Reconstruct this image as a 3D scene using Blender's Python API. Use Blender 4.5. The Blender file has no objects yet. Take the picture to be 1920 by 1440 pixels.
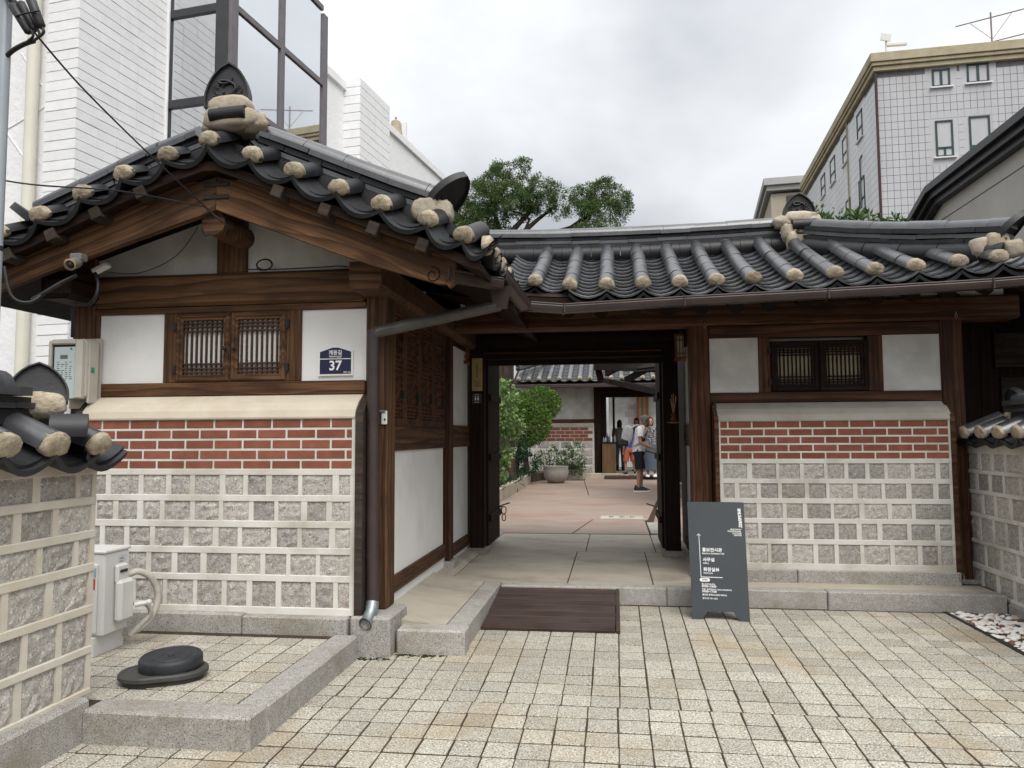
import bpy, bmesh, math, random
import numpy as np
from mathutils import Matrix, Vector, noise

random.seed(7)
SC = bpy.context.scene
COL = SC.collection
R = math.radians

# ------------------------------------------------------------------ camera
EYE = Vector((0.0, 0.0, 1.22))          # gate floor is Z = 0; the lens is 1.35 m above the paving
YAW, PITCH, ROLL = R(7.58), R(3.97), R(-0.298)
FPX = 1430.0                            # focal length in pixels of a 1920 px wide frame
_f = Vector((-math.sin(YAW) * math.cos(PITCH), math.cos(YAW) * math.cos(PITCH), math.sin(PITCH)))
_r = Vector((math.cos(YAW), math.sin(YAW), 0)); _u = _r.cross(_f)
_r2 = _r * math.cos(ROLL) + _u * math.sin(ROLL); _u2 = _u * math.cos(ROLL) - _r * math.sin(ROLL)
cam_d = bpy.data.cameras.new('camera'); cam = bpy.data.objects.new('camera', cam_d); COL.objects.link(cam)
cam_d.sensor_width = 36.0; cam_d.sensor_fit = 'HORIZONTAL'; cam_d.lens = FPX / 1920 * 36.0
cam_d.clip_start = 0.05; cam_d.clip_end = 1500
cam.matrix_world = Matrix(((_r2.x, _u2.x, -_f.x, EYE.x), (_r2.y, _u2.y, -_f.y, EYE.y), (_r2.z, _u2.z, -_f.z, EYE.z), (0, 0, 0, 1)))
SC.camera = cam

# ------------------------------------------------------------------ sky, sun, exposure
SUN_EL, SUN_ROT = R(58), R(152)
world = bpy.data.worlds.new('World'); SC.world = world; world.use_nodes = True
wn = world.node_tree.nodes; wl = world.node_tree.links; wn.clear()
w_out = wn.new('ShaderNodeOutputWorld')
bg_a = wn.new('ShaderNodeBackground'); bg_b = wn.new('ShaderNodeBackground'); w_add = wn.new('ShaderNodeAddShader')
nish = wn.new('ShaderNodeTexSky'); nish.sky_type = 'NISHITA'; nish.sun_disc = False
nish.sun_elevation = SUN_EL; nish.sun_rotation = SUN_ROT; nish.air_density = 1.0; nish.dust_density = 3.0
w_bw = wn.new('ShaderNodeRGBToBW'); wl.new(nish.outputs[0], w_bw.inputs[0]); w_hs = wn.new('ShaderNodeMixRGB'); w_hs.inputs[0].default_value = 0.7; wl.new(nish.outputs[0], w_hs.inputs[1]); wl.new(w_bw.outputs[0], w_hs.inputs[2]); wl.new(w_hs.outputs[0], bg_a.inputs[0]); bg_a.inputs[1].default_value = 0.05   # cloud takes most of the blue out of it
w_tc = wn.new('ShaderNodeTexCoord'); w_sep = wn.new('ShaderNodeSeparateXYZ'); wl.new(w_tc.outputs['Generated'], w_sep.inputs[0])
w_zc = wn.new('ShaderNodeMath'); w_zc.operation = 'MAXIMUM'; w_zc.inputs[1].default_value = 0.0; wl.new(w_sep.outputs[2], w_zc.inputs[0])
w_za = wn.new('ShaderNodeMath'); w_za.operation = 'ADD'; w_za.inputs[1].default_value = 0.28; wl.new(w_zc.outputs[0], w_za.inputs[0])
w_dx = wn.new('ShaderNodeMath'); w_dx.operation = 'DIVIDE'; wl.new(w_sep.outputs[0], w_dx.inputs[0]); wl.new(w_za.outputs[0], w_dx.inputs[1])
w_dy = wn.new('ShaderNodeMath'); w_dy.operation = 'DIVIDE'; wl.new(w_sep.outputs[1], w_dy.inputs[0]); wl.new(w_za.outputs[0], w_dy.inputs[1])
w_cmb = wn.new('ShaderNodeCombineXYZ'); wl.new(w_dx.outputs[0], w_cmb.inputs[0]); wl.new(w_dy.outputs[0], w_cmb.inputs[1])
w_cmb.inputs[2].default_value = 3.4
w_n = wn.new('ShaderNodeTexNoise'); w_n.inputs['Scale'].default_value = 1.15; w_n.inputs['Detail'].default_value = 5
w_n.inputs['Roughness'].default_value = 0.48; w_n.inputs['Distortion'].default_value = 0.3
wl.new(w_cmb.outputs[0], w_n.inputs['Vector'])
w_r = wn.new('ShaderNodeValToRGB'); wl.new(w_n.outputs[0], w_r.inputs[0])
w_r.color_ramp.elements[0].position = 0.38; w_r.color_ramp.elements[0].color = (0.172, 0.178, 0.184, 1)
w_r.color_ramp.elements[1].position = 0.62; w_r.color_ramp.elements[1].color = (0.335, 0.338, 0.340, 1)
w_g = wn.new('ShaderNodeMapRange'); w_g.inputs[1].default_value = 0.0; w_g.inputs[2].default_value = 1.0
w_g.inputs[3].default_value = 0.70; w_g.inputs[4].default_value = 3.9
w_pw = wn.new('ShaderNodeMath'); w_pw.operation = 'POWER'; w_pw.inputs[1].default_value = 1.4; wl.new(w_zc.outputs[0], w_pw.inputs[0]); wl.new(w_pw.outputs[0], w_g.inputs[0])  # brightest overhead like an overcast sky, but steepened past it to light the scene
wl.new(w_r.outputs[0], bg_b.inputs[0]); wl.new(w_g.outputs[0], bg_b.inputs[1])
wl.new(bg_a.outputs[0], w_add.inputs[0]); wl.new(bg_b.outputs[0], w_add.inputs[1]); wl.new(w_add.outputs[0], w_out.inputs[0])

sun_d = bpy.data.lights.new('sun', 'SUN'); sun_d.energy = 1.45; sun_d.angle = R(35); sun_d.color = (1.0, 0.965, 0.91)
sun = bpy.data.objects.new('sun', sun_d); COL.objects.link(sun)
sun.rotation_euler = (math.pi / 2 - SUN_EL, 0, math.pi - SUN_ROT + math.pi * 0)
_sd = Vector((math.sin(SUN_ROT) * math.cos(SUN_EL), math.cos(SUN_ROT) * math.cos(SUN_EL), math.sin(SUN_EL)))
sun.rotation_euler = _sd.to_track_quat('Z', 'Y').to_euler()

SC.view_settings.view_transform = 'Standard'; SC.view_settings.look = 'None'
SC.view_settings.exposure = 0.70; SC.view_settings.gamma = 1.0; SC.view_settings.use_curve_mapping = False

# ------------------------------------------------------------------ measuring: a photo direction met with a real plane
_right, _up, _fwd = _r2, _u2, _f
def ray(px, py): return _right * ((px - 960) / FPX) - _up * ((py - 720) / FPX) + _fwd
def aY(px, py, Y): d = ray(px, py); return EYE + d * (Y / d.y)
def aX(px, py, X): d = ray(px, py); return EYE + d * (X / d.x)
def aZ(px, py, Z): d = ray(px, py); return EYE + d * ((Z - EYE.z) / d.z)

# ------------------------------------------------------------------ objects
WM = {}
def mk(name, mesh=None, mat=None, parent=None, M=None):
    o = bpy.data.objects.new(name, mesh); COL.objects.link(o)
    M = M.copy() if M is not None else Matrix()
    if mesh is not None and mat is not None and len(mesh.materials) == 0: mesh.materials.append(mat)
    WM[o.name] = M
    if parent is not None:
        o.parent = parent; o.matrix_basis = WM[parent.name].inverted() @ M
    else:
        o.matrix_basis = M
    return o
def T(x, y=None, z=None):
    return Matrix.Translation(Vector(x) if y is None else Vector((x, y, z)))
def thing(name, label, cat, loc, group=None, rz=0):
    o = mk(name, None, None, None, T(*loc) @ Matrix.Rotation(rz, 4, 'Z'))
    o.empty_display_size = 0.2
    return tag(o, label, cat, group)
def tag(o, label, cat, group=None):
    o['label'] = label; o['category'] = cat
    if group: o['group'] = group
    return o
def struct(o): o['kind'] = 'structure'; return o
def stuff(o): o['kind'] = 'stuff'; return o

class MB:
    def __init__(s): s.v = []; s.f = []
    def add(s, vs, fs, M=None):
        b = len(s.v)
        s.v += [tuple(M @ Vector(p)) for p in vs] if M is not None else [tuple(p) for p in vs]
        s.f += [tuple(i + b for i in f) for f in fs]; return s
    def box(s, x0, x1, y0, y1, z0, z1, c=0.0, M=None):
        lo = (x0, y0, z0); hi = (x1, y1, z1)
        if c <= 0:
            vs = [(x, y, z) for x in (x0, x1) for y in (y0, y1) for z in (z0, z1)]
            return s.add(vs, [(0, 1, 3, 2), (4, 6, 7, 5), (0, 4, 5, 1), (2, 3, 7, 6), (0, 2, 6, 4), (1, 5, 7, 3)], M)
        c = min(c, *(0.49 * (hi[i] - lo[i]) for i in range(3)))
        vs = []; idx = {}
        for sx in (0, 1):
            for sy in (0, 1):
                for sz in (0, 1):
                    for a in range(3):
                        p = []
                        for i, q in enumerate((sx, sy, sz)):
                            e = hi[i] if q else lo[i]
                            p.append(e if i == a else (e - c if q else e + c))
                        idx[(sx, sy, sz, a)] = len(vs); vs.append(p)
        fs = []
        def k(ax, sa, b, sb, cc, sc, a):
            q = [0, 0, 0]; q[ax] = sa; q[b] = sb; q[cc] = sc
            return idx[(q[0], q[1], q[2], a)]
        for a in range(3):
            b, cc = (a + 1) % 3, (a + 2) % 3
            for sa in (0, 1):
                fs.append((k(a, sa, b, 0, cc, 0, a), k(a, sa, b, 1, cc, 0, a), k(a, sa, b, 1, cc, 1, a), k(a, sa, b, 0, cc, 1, a)))
            for sb in (0, 1):
                for sc in (0, 1):   # edge along a
                    fs.append((k(a, 0, b, sb, cc, sc, b), k(a, 1, b, sb, cc, sc, b), k(a, 1, b, sb, cc, sc, cc), k(a, 0, b, sb, cc, sc, cc)))
        for sx in (0, 1):
            for sy in (0, 1):
                for sz in (0, 1): fs.append(tuple(idx[(sx, sy, sz, a)] for a in range(3)))
        return s.add(vs, fs, M)
    def prism(s, poly, a, b, plane='XZ', M=None):
        n = len(poly)
        def P(p, t): return {'XZ': (p[0], t, p[1]), 'YZ': (t, p[0], p[1]), 'XY': (p[0], p[1], t)}[plane]
        vs = [P(p, a) for p in poly] + [P(p, b) for p in poly]
        fs = [tuple(range(n)), tuple(range(2 * n - 1, n - 1, -1))] + [(i, (i + 1) % n, n + (i + 1) % n, n + i) for i in range(n)]
        return s.add(vs, fs, M)
    def tube(s, path, r, n=8, caps=True, M=None):
        path = [Vector(p) for p in path]; m = len(path)
        rs = r if isinstance(r, (list, tuple)) else [r] * m
        vs = []; t0 = (path[1] - path[0]).normalized()
        a = t0.orthogonal().normalized()
        for i, p in enumerate(path):
            t = (path[min(i + 1, m - 1)] - path[max(i - 1, 0)]).normalized()
            a = (a - t * a.dot(t)).normalized(); b = t.cross(a)
            for j in range(n):
                w = 2 * math.pi * j / n
                vs.append(p + (a * math.cos(w) + b * math.sin(w)) * rs[i])
        fs = [(i * n + j, i * n + (j + 1) % n, (i + 1) * n + (j + 1) % n, (i + 1) * n + j) for i in range(m - 1) for j in range(n)]
        if caps: fs += [tuple(range(n)), tuple(range((m - 1) * n, m * n))]
        return s.add(vs, fs, M)
    def lathe(s, prof, n=24, M=None, cap0=True, cap1=True):
        vs = []; m = len(prof)
        for (r, z) in prof:
            for j in range(n):
                w = 2 * math.pi * j / n; vs.append((r * math.cos(w), r * math.sin(w), z))
        fs = [(i * n + j, i * n + (j + 1) % n, (i + 1) * n + (j + 1) % n, (i + 1) * n + j) for i in range(m - 1) for j in range(n)]
        if cap0: fs.append(tuple(range(n)))
        if cap1: fs.append(tuple(range((m - 1) * n, m * n)))
        return s.add(vs, fs, M)
    def sphere(s, c, r, n=12, m=8, M=None):
        c = Vector(c); rr = r if isinstance(r, (list, tuple)) else (r, r, r)
        vs = [c + Vector((0, 0, rr[2]))]
        for i in range(1, m):
            t = math.pi * i / m
            for j in range(n):
                w = 2 * math.pi * j / n
                vs.append(c + Vector((rr[0] * math.sin(t) * math.cos(w), rr[1] * math.sin(t) * math.sin(w), rr[2] * math.cos(t))))
        vs.append(c - Vector((0, 0, rr[2])))
        fs = [(0, 1 + j, 1 + (j + 1) % n) for j in range(n)]
        for i in range(m - 2):
            for j in range(n):
                a = 1 + i * n + j; b = 1 + i * n + (j + 1) % n
                fs.append((a, a + n, b + n, b))
        e = len(vs) - 1; q = 1 + (m - 2) * n
        fs += [(q + j, e, q + (j + 1) % n) for j in range(n)]
        return s.add(vs, fs, M)
    def grid(s, fn, nu, nv, M=None):
        vs = [fn(i / nu, j / nv) for i in range(nu + 1) for j in range(nv + 1)]
        fs = [(i * (nv + 1) + j, (i + 1) * (nv + 1) + j, (i + 1) * (nv + 1) + j + 1, i * (nv + 1) + j + 1) for i in range(nu) for j in range(nv)]
        return s.add(vs, fs, M)
    def mesh(s, name='m', mat=None, smooth=None, fix=True):
        me = bpy.data.meshes.new(name); me.from_pydata([tuple(v) for v in s.v], [], s.f)
        if fix:
            bm = bmesh.new(); bm.from_mesh(me); bmesh.ops.recalc_face_normals(bm, faces=bm.faces); bm.to_mesh(me); bm.free()
        if smooth is not None:
            me.polygons.foreach_set('use_smooth', [True] * len(me.polygons))
            me.set_sharp_from_angle(angle=R(smooth))
        if mat is not None: me.materials.append(mat)
        me.update(); return me

def part(name, mb, mat, parent, M=None, smooth=None, fix=True):
    return mk(name, mb.mesh(name, mat, smooth, fix), None, parent, M)

def frame(p0, xdir, up=(0, 0, 1)):
    x = Vector(xdir).normalized(); z = Vector(up); z = (z - x * z.dot(x)).normalized(); y = z.cross(x)
    return Matrix(((x.x, y.x, z.x, p0[0]), (x.y, y.y, z.y, p0[1]), (x.z, y.z, z.z, p0[2]), (0, 0, 0, 1)))
def beam(name, p0, p1, w, h, mat, parent, up=(0, 0, 1), c=0.006):
    """a timber from p0 to p1 (its centre line), local X along the grain"""
    p0 = Vector(p0); p1 = Vector(p1); L = (p1 - p0).length
    return part(name, MB().box(0, L, -w / 2, w / 2, -h / 2, h / 2, c), mat, parent, frame(p0, p1 - p0, up))
def tbox(name, x0, x1, y0, y1, z0, z1, mat, parent, c=0.006):
    """axis-aligned timber; the grain follows its longest side"""
    d = (x1 - x0, y1 - y0, z1 - z0); a = d.index(max(d)); ce = Vector(((x0 + x1) / 2, (y0 + y1) / 2, (z0 + z1) / 2))
    ax = [Vector((1, 0, 0)), Vector((0, 1, 0)), Vector((0, 0, 1))]
    X = ax[a]; Z = ax[2] if a != 2 else Vector((0, -1, 0)); Y = Z.cross(X)
    dd = [abs(X.dot(Vector(d))), abs(Y.dot(Vector(d))), abs(Z.dot(Vector(d)))]
    return part(name, MB().box(-dd[0] / 2, dd[0] / 2, -dd[1] / 2, dd[1] / 2, -dd[2] / 2, dd[2] / 2, c), mat, parent, frame(ce, X, Z))
def wbox(name, x0, x1, y0, y1, z0, z1, mat, parent, c=0.0):
    return part(name, MB().box(x0, x1, y0, y1, z0, z1, c), mat, parent)

# ------------------------------------------------------------------ materials (all procedural)
def nt_new(name):
    m = bpy.data.materials.new(name); m.use_nodes = True; m.node_tree.nodes.clear(); return m, m.node_tree
def nd(nt, kind, props=None, **ins):
    n = nt.nodes.new('ShaderNode' + kind)
    for k, v in (props or {}).items(): setattr(n, k, v)
    for k, v in ins.items():
        s = n.inputs[int(k[1:])] if k[0] == '_' else n.inputs[k.replace('_', ' ')]
        if isinstance(v, bpy.types.NodeSocket): nt.links.new(v, s)
        else: s.default_value = v
    return n
def c4(c): return (c[0], c[1], c[2], 1.0)
def ramp(nt, fac, stops):
    n = nt.nodes.new('ShaderNodeValToRGB'); nt.links.new(fac, n.inputs[0]); e = n.color_ramp.elements
    e[0].position, e[0].color = stops[0][0], c4(stops[0][1]); e[1].position, e[1].color = stops[-1][0], c4(stops[-1][1])
    for p, c in stops[1:-1]: q = e.new(p); q.color = c4(c)
    return n.outputs[0]
def mix(nt, fac, a, b, mode='MIX'):
    n = nt.nodes.new('ShaderNodeMix'); n.data_type = 'RGBA'; n.blend_type = mode
    for s, v in ((n.inputs[0], fac), (n.inputs[6], a), (n.inputs[7], b)):
        if isinstance(v, bpy.types.NodeSocket): nt.links.new(v, s)
        else: s.default_value = v if not isinstance(v, tuple) else c4(v)
    return n.outputs[2]
def math_(nt, op, a, b=None):
    n = nt.nodes.new('ShaderNodeMath'); n.operation = op
    for i, v in enumerate((a, b)):
        if v is None: continue
        if isinstance(v, bpy.types.NodeSocket): nt.links.new(v, n.inputs[i])
        else: n.inputs[i].default_value = v
    return n.outputs[0]
def noise_(nt, vec, scale, detail=5, rough=0.55, dist=0.0):
    return nd(nt, 'TexNoise', None, Vector=vec, Scale=scale, Detail=detail, Roughness=rough, Distortion=dist).outputs[0]
def coords(nt, coord, stretch=(1, 1, 1)):
    if coord == 'W': v = nd(nt, 'NewGeometry').outputs['Position']
    else:
        v = nd(nt, 'TexCoord').outputs['Object']
        rn = nd(nt, 'ObjectInfo').outputs['Random']
        off = nd(nt, 'CombineXYZ', None, X=math_(nt, 'MULTIPLY', rn, 37.0), Y=math_(nt, 'MULTIPLY', rn, 91.0), Z=math_(nt, 'MULTIPLY', rn, 53.0)).outputs[0]
        v = nd(nt, 'VectorMath', {'operation': 'ADD'}, _0=v, _1=off).outputs[0]
    if stretch != (1, 1, 1): v = nd(nt, 'Mapping', None, Vector=v, Scale=stretch).outputs[0]
    return v
def finish(nt, col, rough, bump=None, spec=0.5, metal=0.0, nstr=0.5, ndist=0.01):
    p = nd(nt, 'BsdfPrincipled')
    for k, v in (('Base Color', col), ('Roughness', rough), ('Specular IOR Level', spec), ('Metallic', metal)):
        if isinstance(v, bpy.types.NodeSocket): nt.links.new(v, p.inputs[k])
        else: p.inputs[k].default_value = c4(v) if isinstance(v, tuple) else v
    if bump is not None:
        b = nd(nt, 'Bump', None, Height=bump, Strength=nstr, Distance=ndist); nt.links.new(b.outputs[0], p.inputs['Normal'])
    o = nd(nt, 'OutputMaterial'); nt.links.new(p.outputs[0], o.inputs[0]); return p
def pm(name, c1, c2=None, scale=6, rough=0.8, rand=0.0, speck=None, stain=None, bump=None, coord='W', stretch=(1, 1, 1),
       spec=0.4, metal=0.0, lo=0.35, hi=0.65, speck2=None, detail=6):
    """speck = (colour, scale, threshold, softness); stain = (colour, scale, lo, hi, amount); bump = (scale, strength, distance)"""
    m, nt = nt_new(name); v = coords(nt, coord, stretch)
    c2 = c2 or tuple(x * 0.8 for x in c1)
    col = ramp(nt, noise_(nt, v, scale, detail), [(lo, c2), (hi, c1)])
    for sp in (speck, speck2):
        if sp:
            f = nd(nt, 'MapRange', None, _0=noise_(nt, v, sp[1], 2, 0.5), _1=sp[2], _2=sp[2] + sp[3], _3=0.0, _4=1.0).outputs[0]
            col = mix(nt, f, col, sp[0])
    if stain:
        f = nd(nt, 'MapRange', None, _0=noise_(nt, v, stain[1], 5, 0.6, 0.4), _1=stain[2], _2=stain[3], _3=0.0, _4=stain[4]).outputs[0]
        col = mix(nt, f, col, stain[0])
    if rand:
        rn = nd(nt, 'ObjectInfo').outputs['Random']
        k = nd(nt, 'MapRange', None, _0=rn, _1=0.0, _2=1.0, _3=1 - rand, _4=1 + rand).outputs[0]
        g = nd(nt, 'CombineXYZ', None, X=k, Y=k, Z=k).outputs[0]
        col = mix(nt, 1.0, col, g, 'MULTIPLY')
    b = noise_(nt, v, bump[0], 6, 0.65) if bump else None
    finish(nt, col, rough, b, spec, metal, *(bump[1:] if bump else (0.5, 0.01)))
    return m
def wood(name, light, dark, ring=16.0, rough=0.6, contrast=1.0, spec=0.3, grey=None):
    m, nt = nt_new(name); v = coords(nt, 'O')
    vs = nd(nt, 'Mapping', None, Vector=v, Scale=(0.10, 1.0, 1.0)).outputs[0]
    wob = nd(nt, 'TexNoise', None, Vector=nd(nt, 'Mapping', None, Vector=v, Scale=(0.9, 4.0, 4.0)).outputs[0], Scale=1.0, Detail=1.0).outputs[1]
    vd = nd(nt, 'VectorMath', {'operation': 'MULTIPLY_ADD'}, _0=wob, _1=(0.0, 0.10, 0.10), _2=vs).outputs[0]
    wv = nd(nt, 'TexWave', {'wave_type': 'RINGS', 'rings_direction': 'X', 'wave_profile': 'SAW'}, Vector=vd, Scale=ring, Distortion=1.2, Detail=2.0, Detail_Scale=1.0).outputs['Fac']
    fib = noise_(nt, nd(nt, 'Mapping', None, Vector=v, Scale=(5, 150, 150)).outputs[0], 1.0, 3)
    stre = noise_(nt, nd(nt, 'Mapping', None, Vector=v, Scale=(0.8, 30, 30)).outputs[0], 1.0, 4)
    blot = noise_(nt, nd(nt, 'Mapping', None, Vector=v, Scale=(1.5, 4, 4)).outputs[0], 1.5, 4)
    mid = tuple(l * 0.62 + d * 0.38 for l, d in zip(light, dark))
    col = ramp(nt, wv, [(0.0, light), (0.55, mid), (0.9, tuple(m_ * (1 - contrast) + d * contrast for m_, d in zip(mid, dark))), (1.0, light)])
    col = mix(nt, nd(nt, 'MapRange', None, _0=fib, _1=0.4, _2=0.72, _3=0.0, _4=0.5).outputs[0], col, tuple(d * 0.8 for d in dark))
    col = mix(nt, nd(nt, 'MapRange', None, _0=stre, _1=0.46, _2=0.64, _3=0.0, _4=0.8).outputs[0], col, tuple(d * 0.9 for d in dark))
    col = mix(nt, nd(nt, 'MapRange', None, _0=blot, _1=0.48, _2=0.72, _3=0.0, _4=0.75).outputs[0], col, tuple(d * 0.7 for d in dark))
    if grey: col = mix(nt, nd(nt, 'MapRange', None, _0=noise_(nt, v, 3.0, 4), _1=0.4, _2=0.65, _3=0.0, _4=0.6).outputs[0], col, grey)
    rn = nd(nt, 'ObjectInfo').outputs['Random']
    k = nd(nt, 'MapRange', None, _0=rn, _1=0.0, _2=1.0, _3=0.82, _4=1.18).outputs[0]
    col = mix(nt, 1.0, col, nd(nt, 'CombineXYZ', None, X=k, Y=k, Z=k).outputs[0], 'MULTIPLY')
    finish(nt, col, rough, math_(nt, 'ADD', math_(nt, 'MULTIPLY', wv, 0.35), fib), spec, 0, 0.35, 0.004)
    return m
def leaf(name, cols, rough=0.55, trans=0.25):
    m, nt = nt_new(name); ri = nd(nt, 'NewGeometry').outputs['Random Per Island']
    big = noise_(nt, nd(nt, 'NewGeometry').outputs['Position'], 2.2, 3)
    f = math_(nt, 'ADD', math_(nt, 'MULTIPLY', ri, 0.6), math_(nt, 'MULTIPLY', big, 0.4))
    n = len(cols); col = ramp(nt, f, [(0.12 + 0.76 * i / (n - 1), c) for i, c in enumerate(cols)])
    p = nd(nt, 'BsdfPrincipled', None, Base_Color=col, Roughness=rough); p.inputs['Specular IOR Level'].default_value = 0.3
    t = nd(nt, 'BsdfTranslucent', None, Color=col); ms = nd(nt, 'MixShader', None, _0=trans)
    nt.links.new(p.outputs[0], ms.inputs[1]); nt.links.new(t.outputs[0], ms.inputs[2])
    o = nd(nt, 'OutputMaterial'); nt.links.new(ms.outputs[0], o.inputs[0]); return m
def glass(name, tint, mixf=0.3, rough=0.02):
    m, nt = nt_new(name)
    fr = nd(nt, 'Fresnel', None, IOR=1.5).outputs[0]
    g = nd(nt, 'BsdfGlossy', None, Color=(0.95, 0.97, 1, 1), Roughness=rough); t = nd(nt, 'BsdfTransparent', None, Color=c4(tint))
    ms = nd(nt, 'MixShader', None, _0=math_(nt, 'ADD', fr, mixf))
    nt.links.new(t.outputs[0], ms.inputs[1]); nt.links.new(g.outputs[0], ms.inputs[2])
    o = nd(nt, 'OutputMaterial'); nt.links.new(ms.outputs[0], o.inputs[0]); return m
def emit(name, col, s):
    m, nt = nt_new(name); e = nd(nt, 'Emission', None, Color=c4(col), Strength=s); o = nd(nt, 'OutputMaterial'); nt.links.new(e.outputs[0], o.inputs[0]); return m

TILE = pm('roof tile grey clay', (0.062, 0.064, 0.070), (0.034, 0.035, 0.039), 9, 0.33, rand=0.28, stain=((0.075, 0.075, 0.075), 3.5, 0.55, 0.8, 0.35), bump=(60, 0.2, 0.003), spec=0.95)
TILE_T = pm('trough tile silver grey clay', (0.115, 0.118, 0.125), (0.06, 0.062, 0.068), 9, 0.3, rand=0.3, bump=(60, 0.2, 0.003), spec=0.9)
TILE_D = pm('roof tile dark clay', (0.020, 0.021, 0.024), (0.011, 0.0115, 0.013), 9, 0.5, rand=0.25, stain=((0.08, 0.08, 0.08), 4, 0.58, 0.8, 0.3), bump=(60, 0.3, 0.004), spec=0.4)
LIME = pm('tile end lime mortar', (0.46, 0.40, 0.305), (0.30, 0.25, 0.175), 20, 0.95, rand=0.16, stain=((0.13, 0.10, 0.065), 12, 0.52, 0.68, 0.7), bump=(45, 0.9, 0.016), spec=0.1)
LIME_P = pm('ridge end pale mortar', (0.46, 0.41, 0.335), (0.32, 0.27, 0.20), 10, 0.95, rand=0.1, stain=((0.2, 0.16, 0.11), 7, 0.56, 0.74, 0.6), bump=(35, 0.6, 0.014), spec=0.1)
W_FRONT = wood('oiled pine brown', (0.205, 0.105, 0.050), (0.050, 0.025, 0.013), 9, 0.66, 0.75, .18)
W_MID = wood('weathered brown pine', (0.165, 0.086, 0.043), (0.042, 0.021, 0.012), 9, 0.68, 0.75, .18)
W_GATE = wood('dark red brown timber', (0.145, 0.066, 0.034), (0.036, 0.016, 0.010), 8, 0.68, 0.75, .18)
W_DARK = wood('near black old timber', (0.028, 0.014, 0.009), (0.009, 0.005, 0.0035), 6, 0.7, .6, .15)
W_GREY = wood('grey weathered board', (0.06, 0.044, 0.032), (0.022, 0.016, 0.012), 8, 0.8, .6, .15, grey=(0.06, 0.054, 0.048))
W_LAMP = wood('orange lantern wood', (0.30, 0.105, 0.04), (0.12, 0.036, 0.015), 18, 0.5)
W_DECK = wood('dark stained deck plank', (0.085, 0.05, 0.038), (0.035, 0.02, 0.016), 12, 0.6, grey=(0.075, 0.055, 0.046))
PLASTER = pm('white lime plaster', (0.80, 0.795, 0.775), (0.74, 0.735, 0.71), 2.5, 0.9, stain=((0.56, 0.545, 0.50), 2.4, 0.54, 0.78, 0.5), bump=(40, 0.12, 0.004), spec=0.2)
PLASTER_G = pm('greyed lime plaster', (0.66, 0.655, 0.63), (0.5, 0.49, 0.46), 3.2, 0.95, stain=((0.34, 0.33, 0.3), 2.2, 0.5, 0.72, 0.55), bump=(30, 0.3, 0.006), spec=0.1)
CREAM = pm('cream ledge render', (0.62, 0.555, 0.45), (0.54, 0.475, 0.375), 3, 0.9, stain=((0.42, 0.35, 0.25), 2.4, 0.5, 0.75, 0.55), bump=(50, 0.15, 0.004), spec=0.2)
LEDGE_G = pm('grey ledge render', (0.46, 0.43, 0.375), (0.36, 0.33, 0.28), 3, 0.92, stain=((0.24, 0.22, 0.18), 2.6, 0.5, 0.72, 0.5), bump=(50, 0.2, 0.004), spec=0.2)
BRICK = pm('red wall brick', (0.250, 0.092, 0.060), (0.200, 0.072, 0.047), 12, 0.85, rand=0.14, stain=((0.31, 0.15, 0.11), 7, 0.6, 0.8, 0.35), bump=(70, 0.35, 0.003), spec=0.2)
STONE = pm('split granite', (0.48, 0.455, 0.42), (0.335, 0.315, 0.285), 34, 0.92, rand=0.22, lo=.38, hi=.62, speck=((0.17, 0.155, 0.14), 95, 0.60, 0.09), speck2=((0.66, 0.61, 0.55), 80, 0.60, 0.08), stain=((0.40, 0.31, 0.21), 2.6, 0.56, 0.75, 0.35), bump=(75, 0.8, 0.010), spec=0.15)
JOINT = pm('pale raised mortar', (0.68, 0.665, 0.62), (0.59, 0.57, 0.515), 5, 0.92, stain=((0.34, 0.30, 0.225), 2.1, 0.50, 0.72, 0.7), bump=(60, 0.25, 0.004), spec=0.2)
JOINT_W = pm('wall end cream mortar', (0.68, 0.63, 0.54), (0.55, 0.49, 0.39), 4, 0.92, stain=((0.42, 0.35, 0.25), 2.2, 0.5, 0.72, 0.5), bump=(60, 0.25, 0.004), spec=0.2)
GRANITE = pm('sawn grey granite', (0.38, 0.365, 0.34), (0.30, 0.285, 0.26), 24, 0.8, rand=0.10, speck=((0.10, 0.097, 0.092), 165, 0.56, 0.08), speck2=((0.50, 0.465, 0.415), 140, 0.58, 0.08), stain=((0.20, 0.165, 0.11), 2.8, 0.5, 0.72, 0.6), bump=(120, 0.3, 0.003), spec=0.35)
PAVER = pm('speckled granite paver', (0.41, 0.387, 0.33), (0.335, 0.312, 0.258), 22, 0.75, rand=0.13, speck=((0.11, 0.10, 0.082), 115, 0.545, 0.07), speck2=((0.62, 0.585, 0.51), 100, 0.57, 0.07), stain=((0.29, 0.205, 0.095), 1.1, 0.50, 0.70, 0.55), bump=(140, 0.35, 0.003), spec=0.35)
SAND = pm('dark joint sand', (0.075, 0.053, 0.036), (0.042, 0.031, 0.021), 30, 0.95, bump=(90, 0.5, 0.006), spec=0.1)
CONC = pm('worn passage concrete', (0.45, 0.405, 0.33), (0.37, 0.333, 0.27), 3, 0.7, stain=((0.17, 0.145, 0.11), 1.7, 0.54, 0.72, 0.6), bump=(60, 0.15, 0.004), spec=0.4, stretch=(0.8, 1.2, 1))
PINK = pm('pink courtyard concrete', (0.32, 0.245, 0.20), (0.265, 0.20, 0.163), 2, 0.55, stain=((0.26, 0.14, 0.095), 0.8, 0.52, 0.68, 0.7), bump=(50, 0.12, 0.004), spec=0.4, stretch=(0.8, 1.4, 1))
SOIL = pm('dark soil', (0.09, 0.075, 0.055), (0.05, 0.042, 0.032), 8, 0.95, bump=(40, 0.7, 0.02), spec=0.1)
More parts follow.
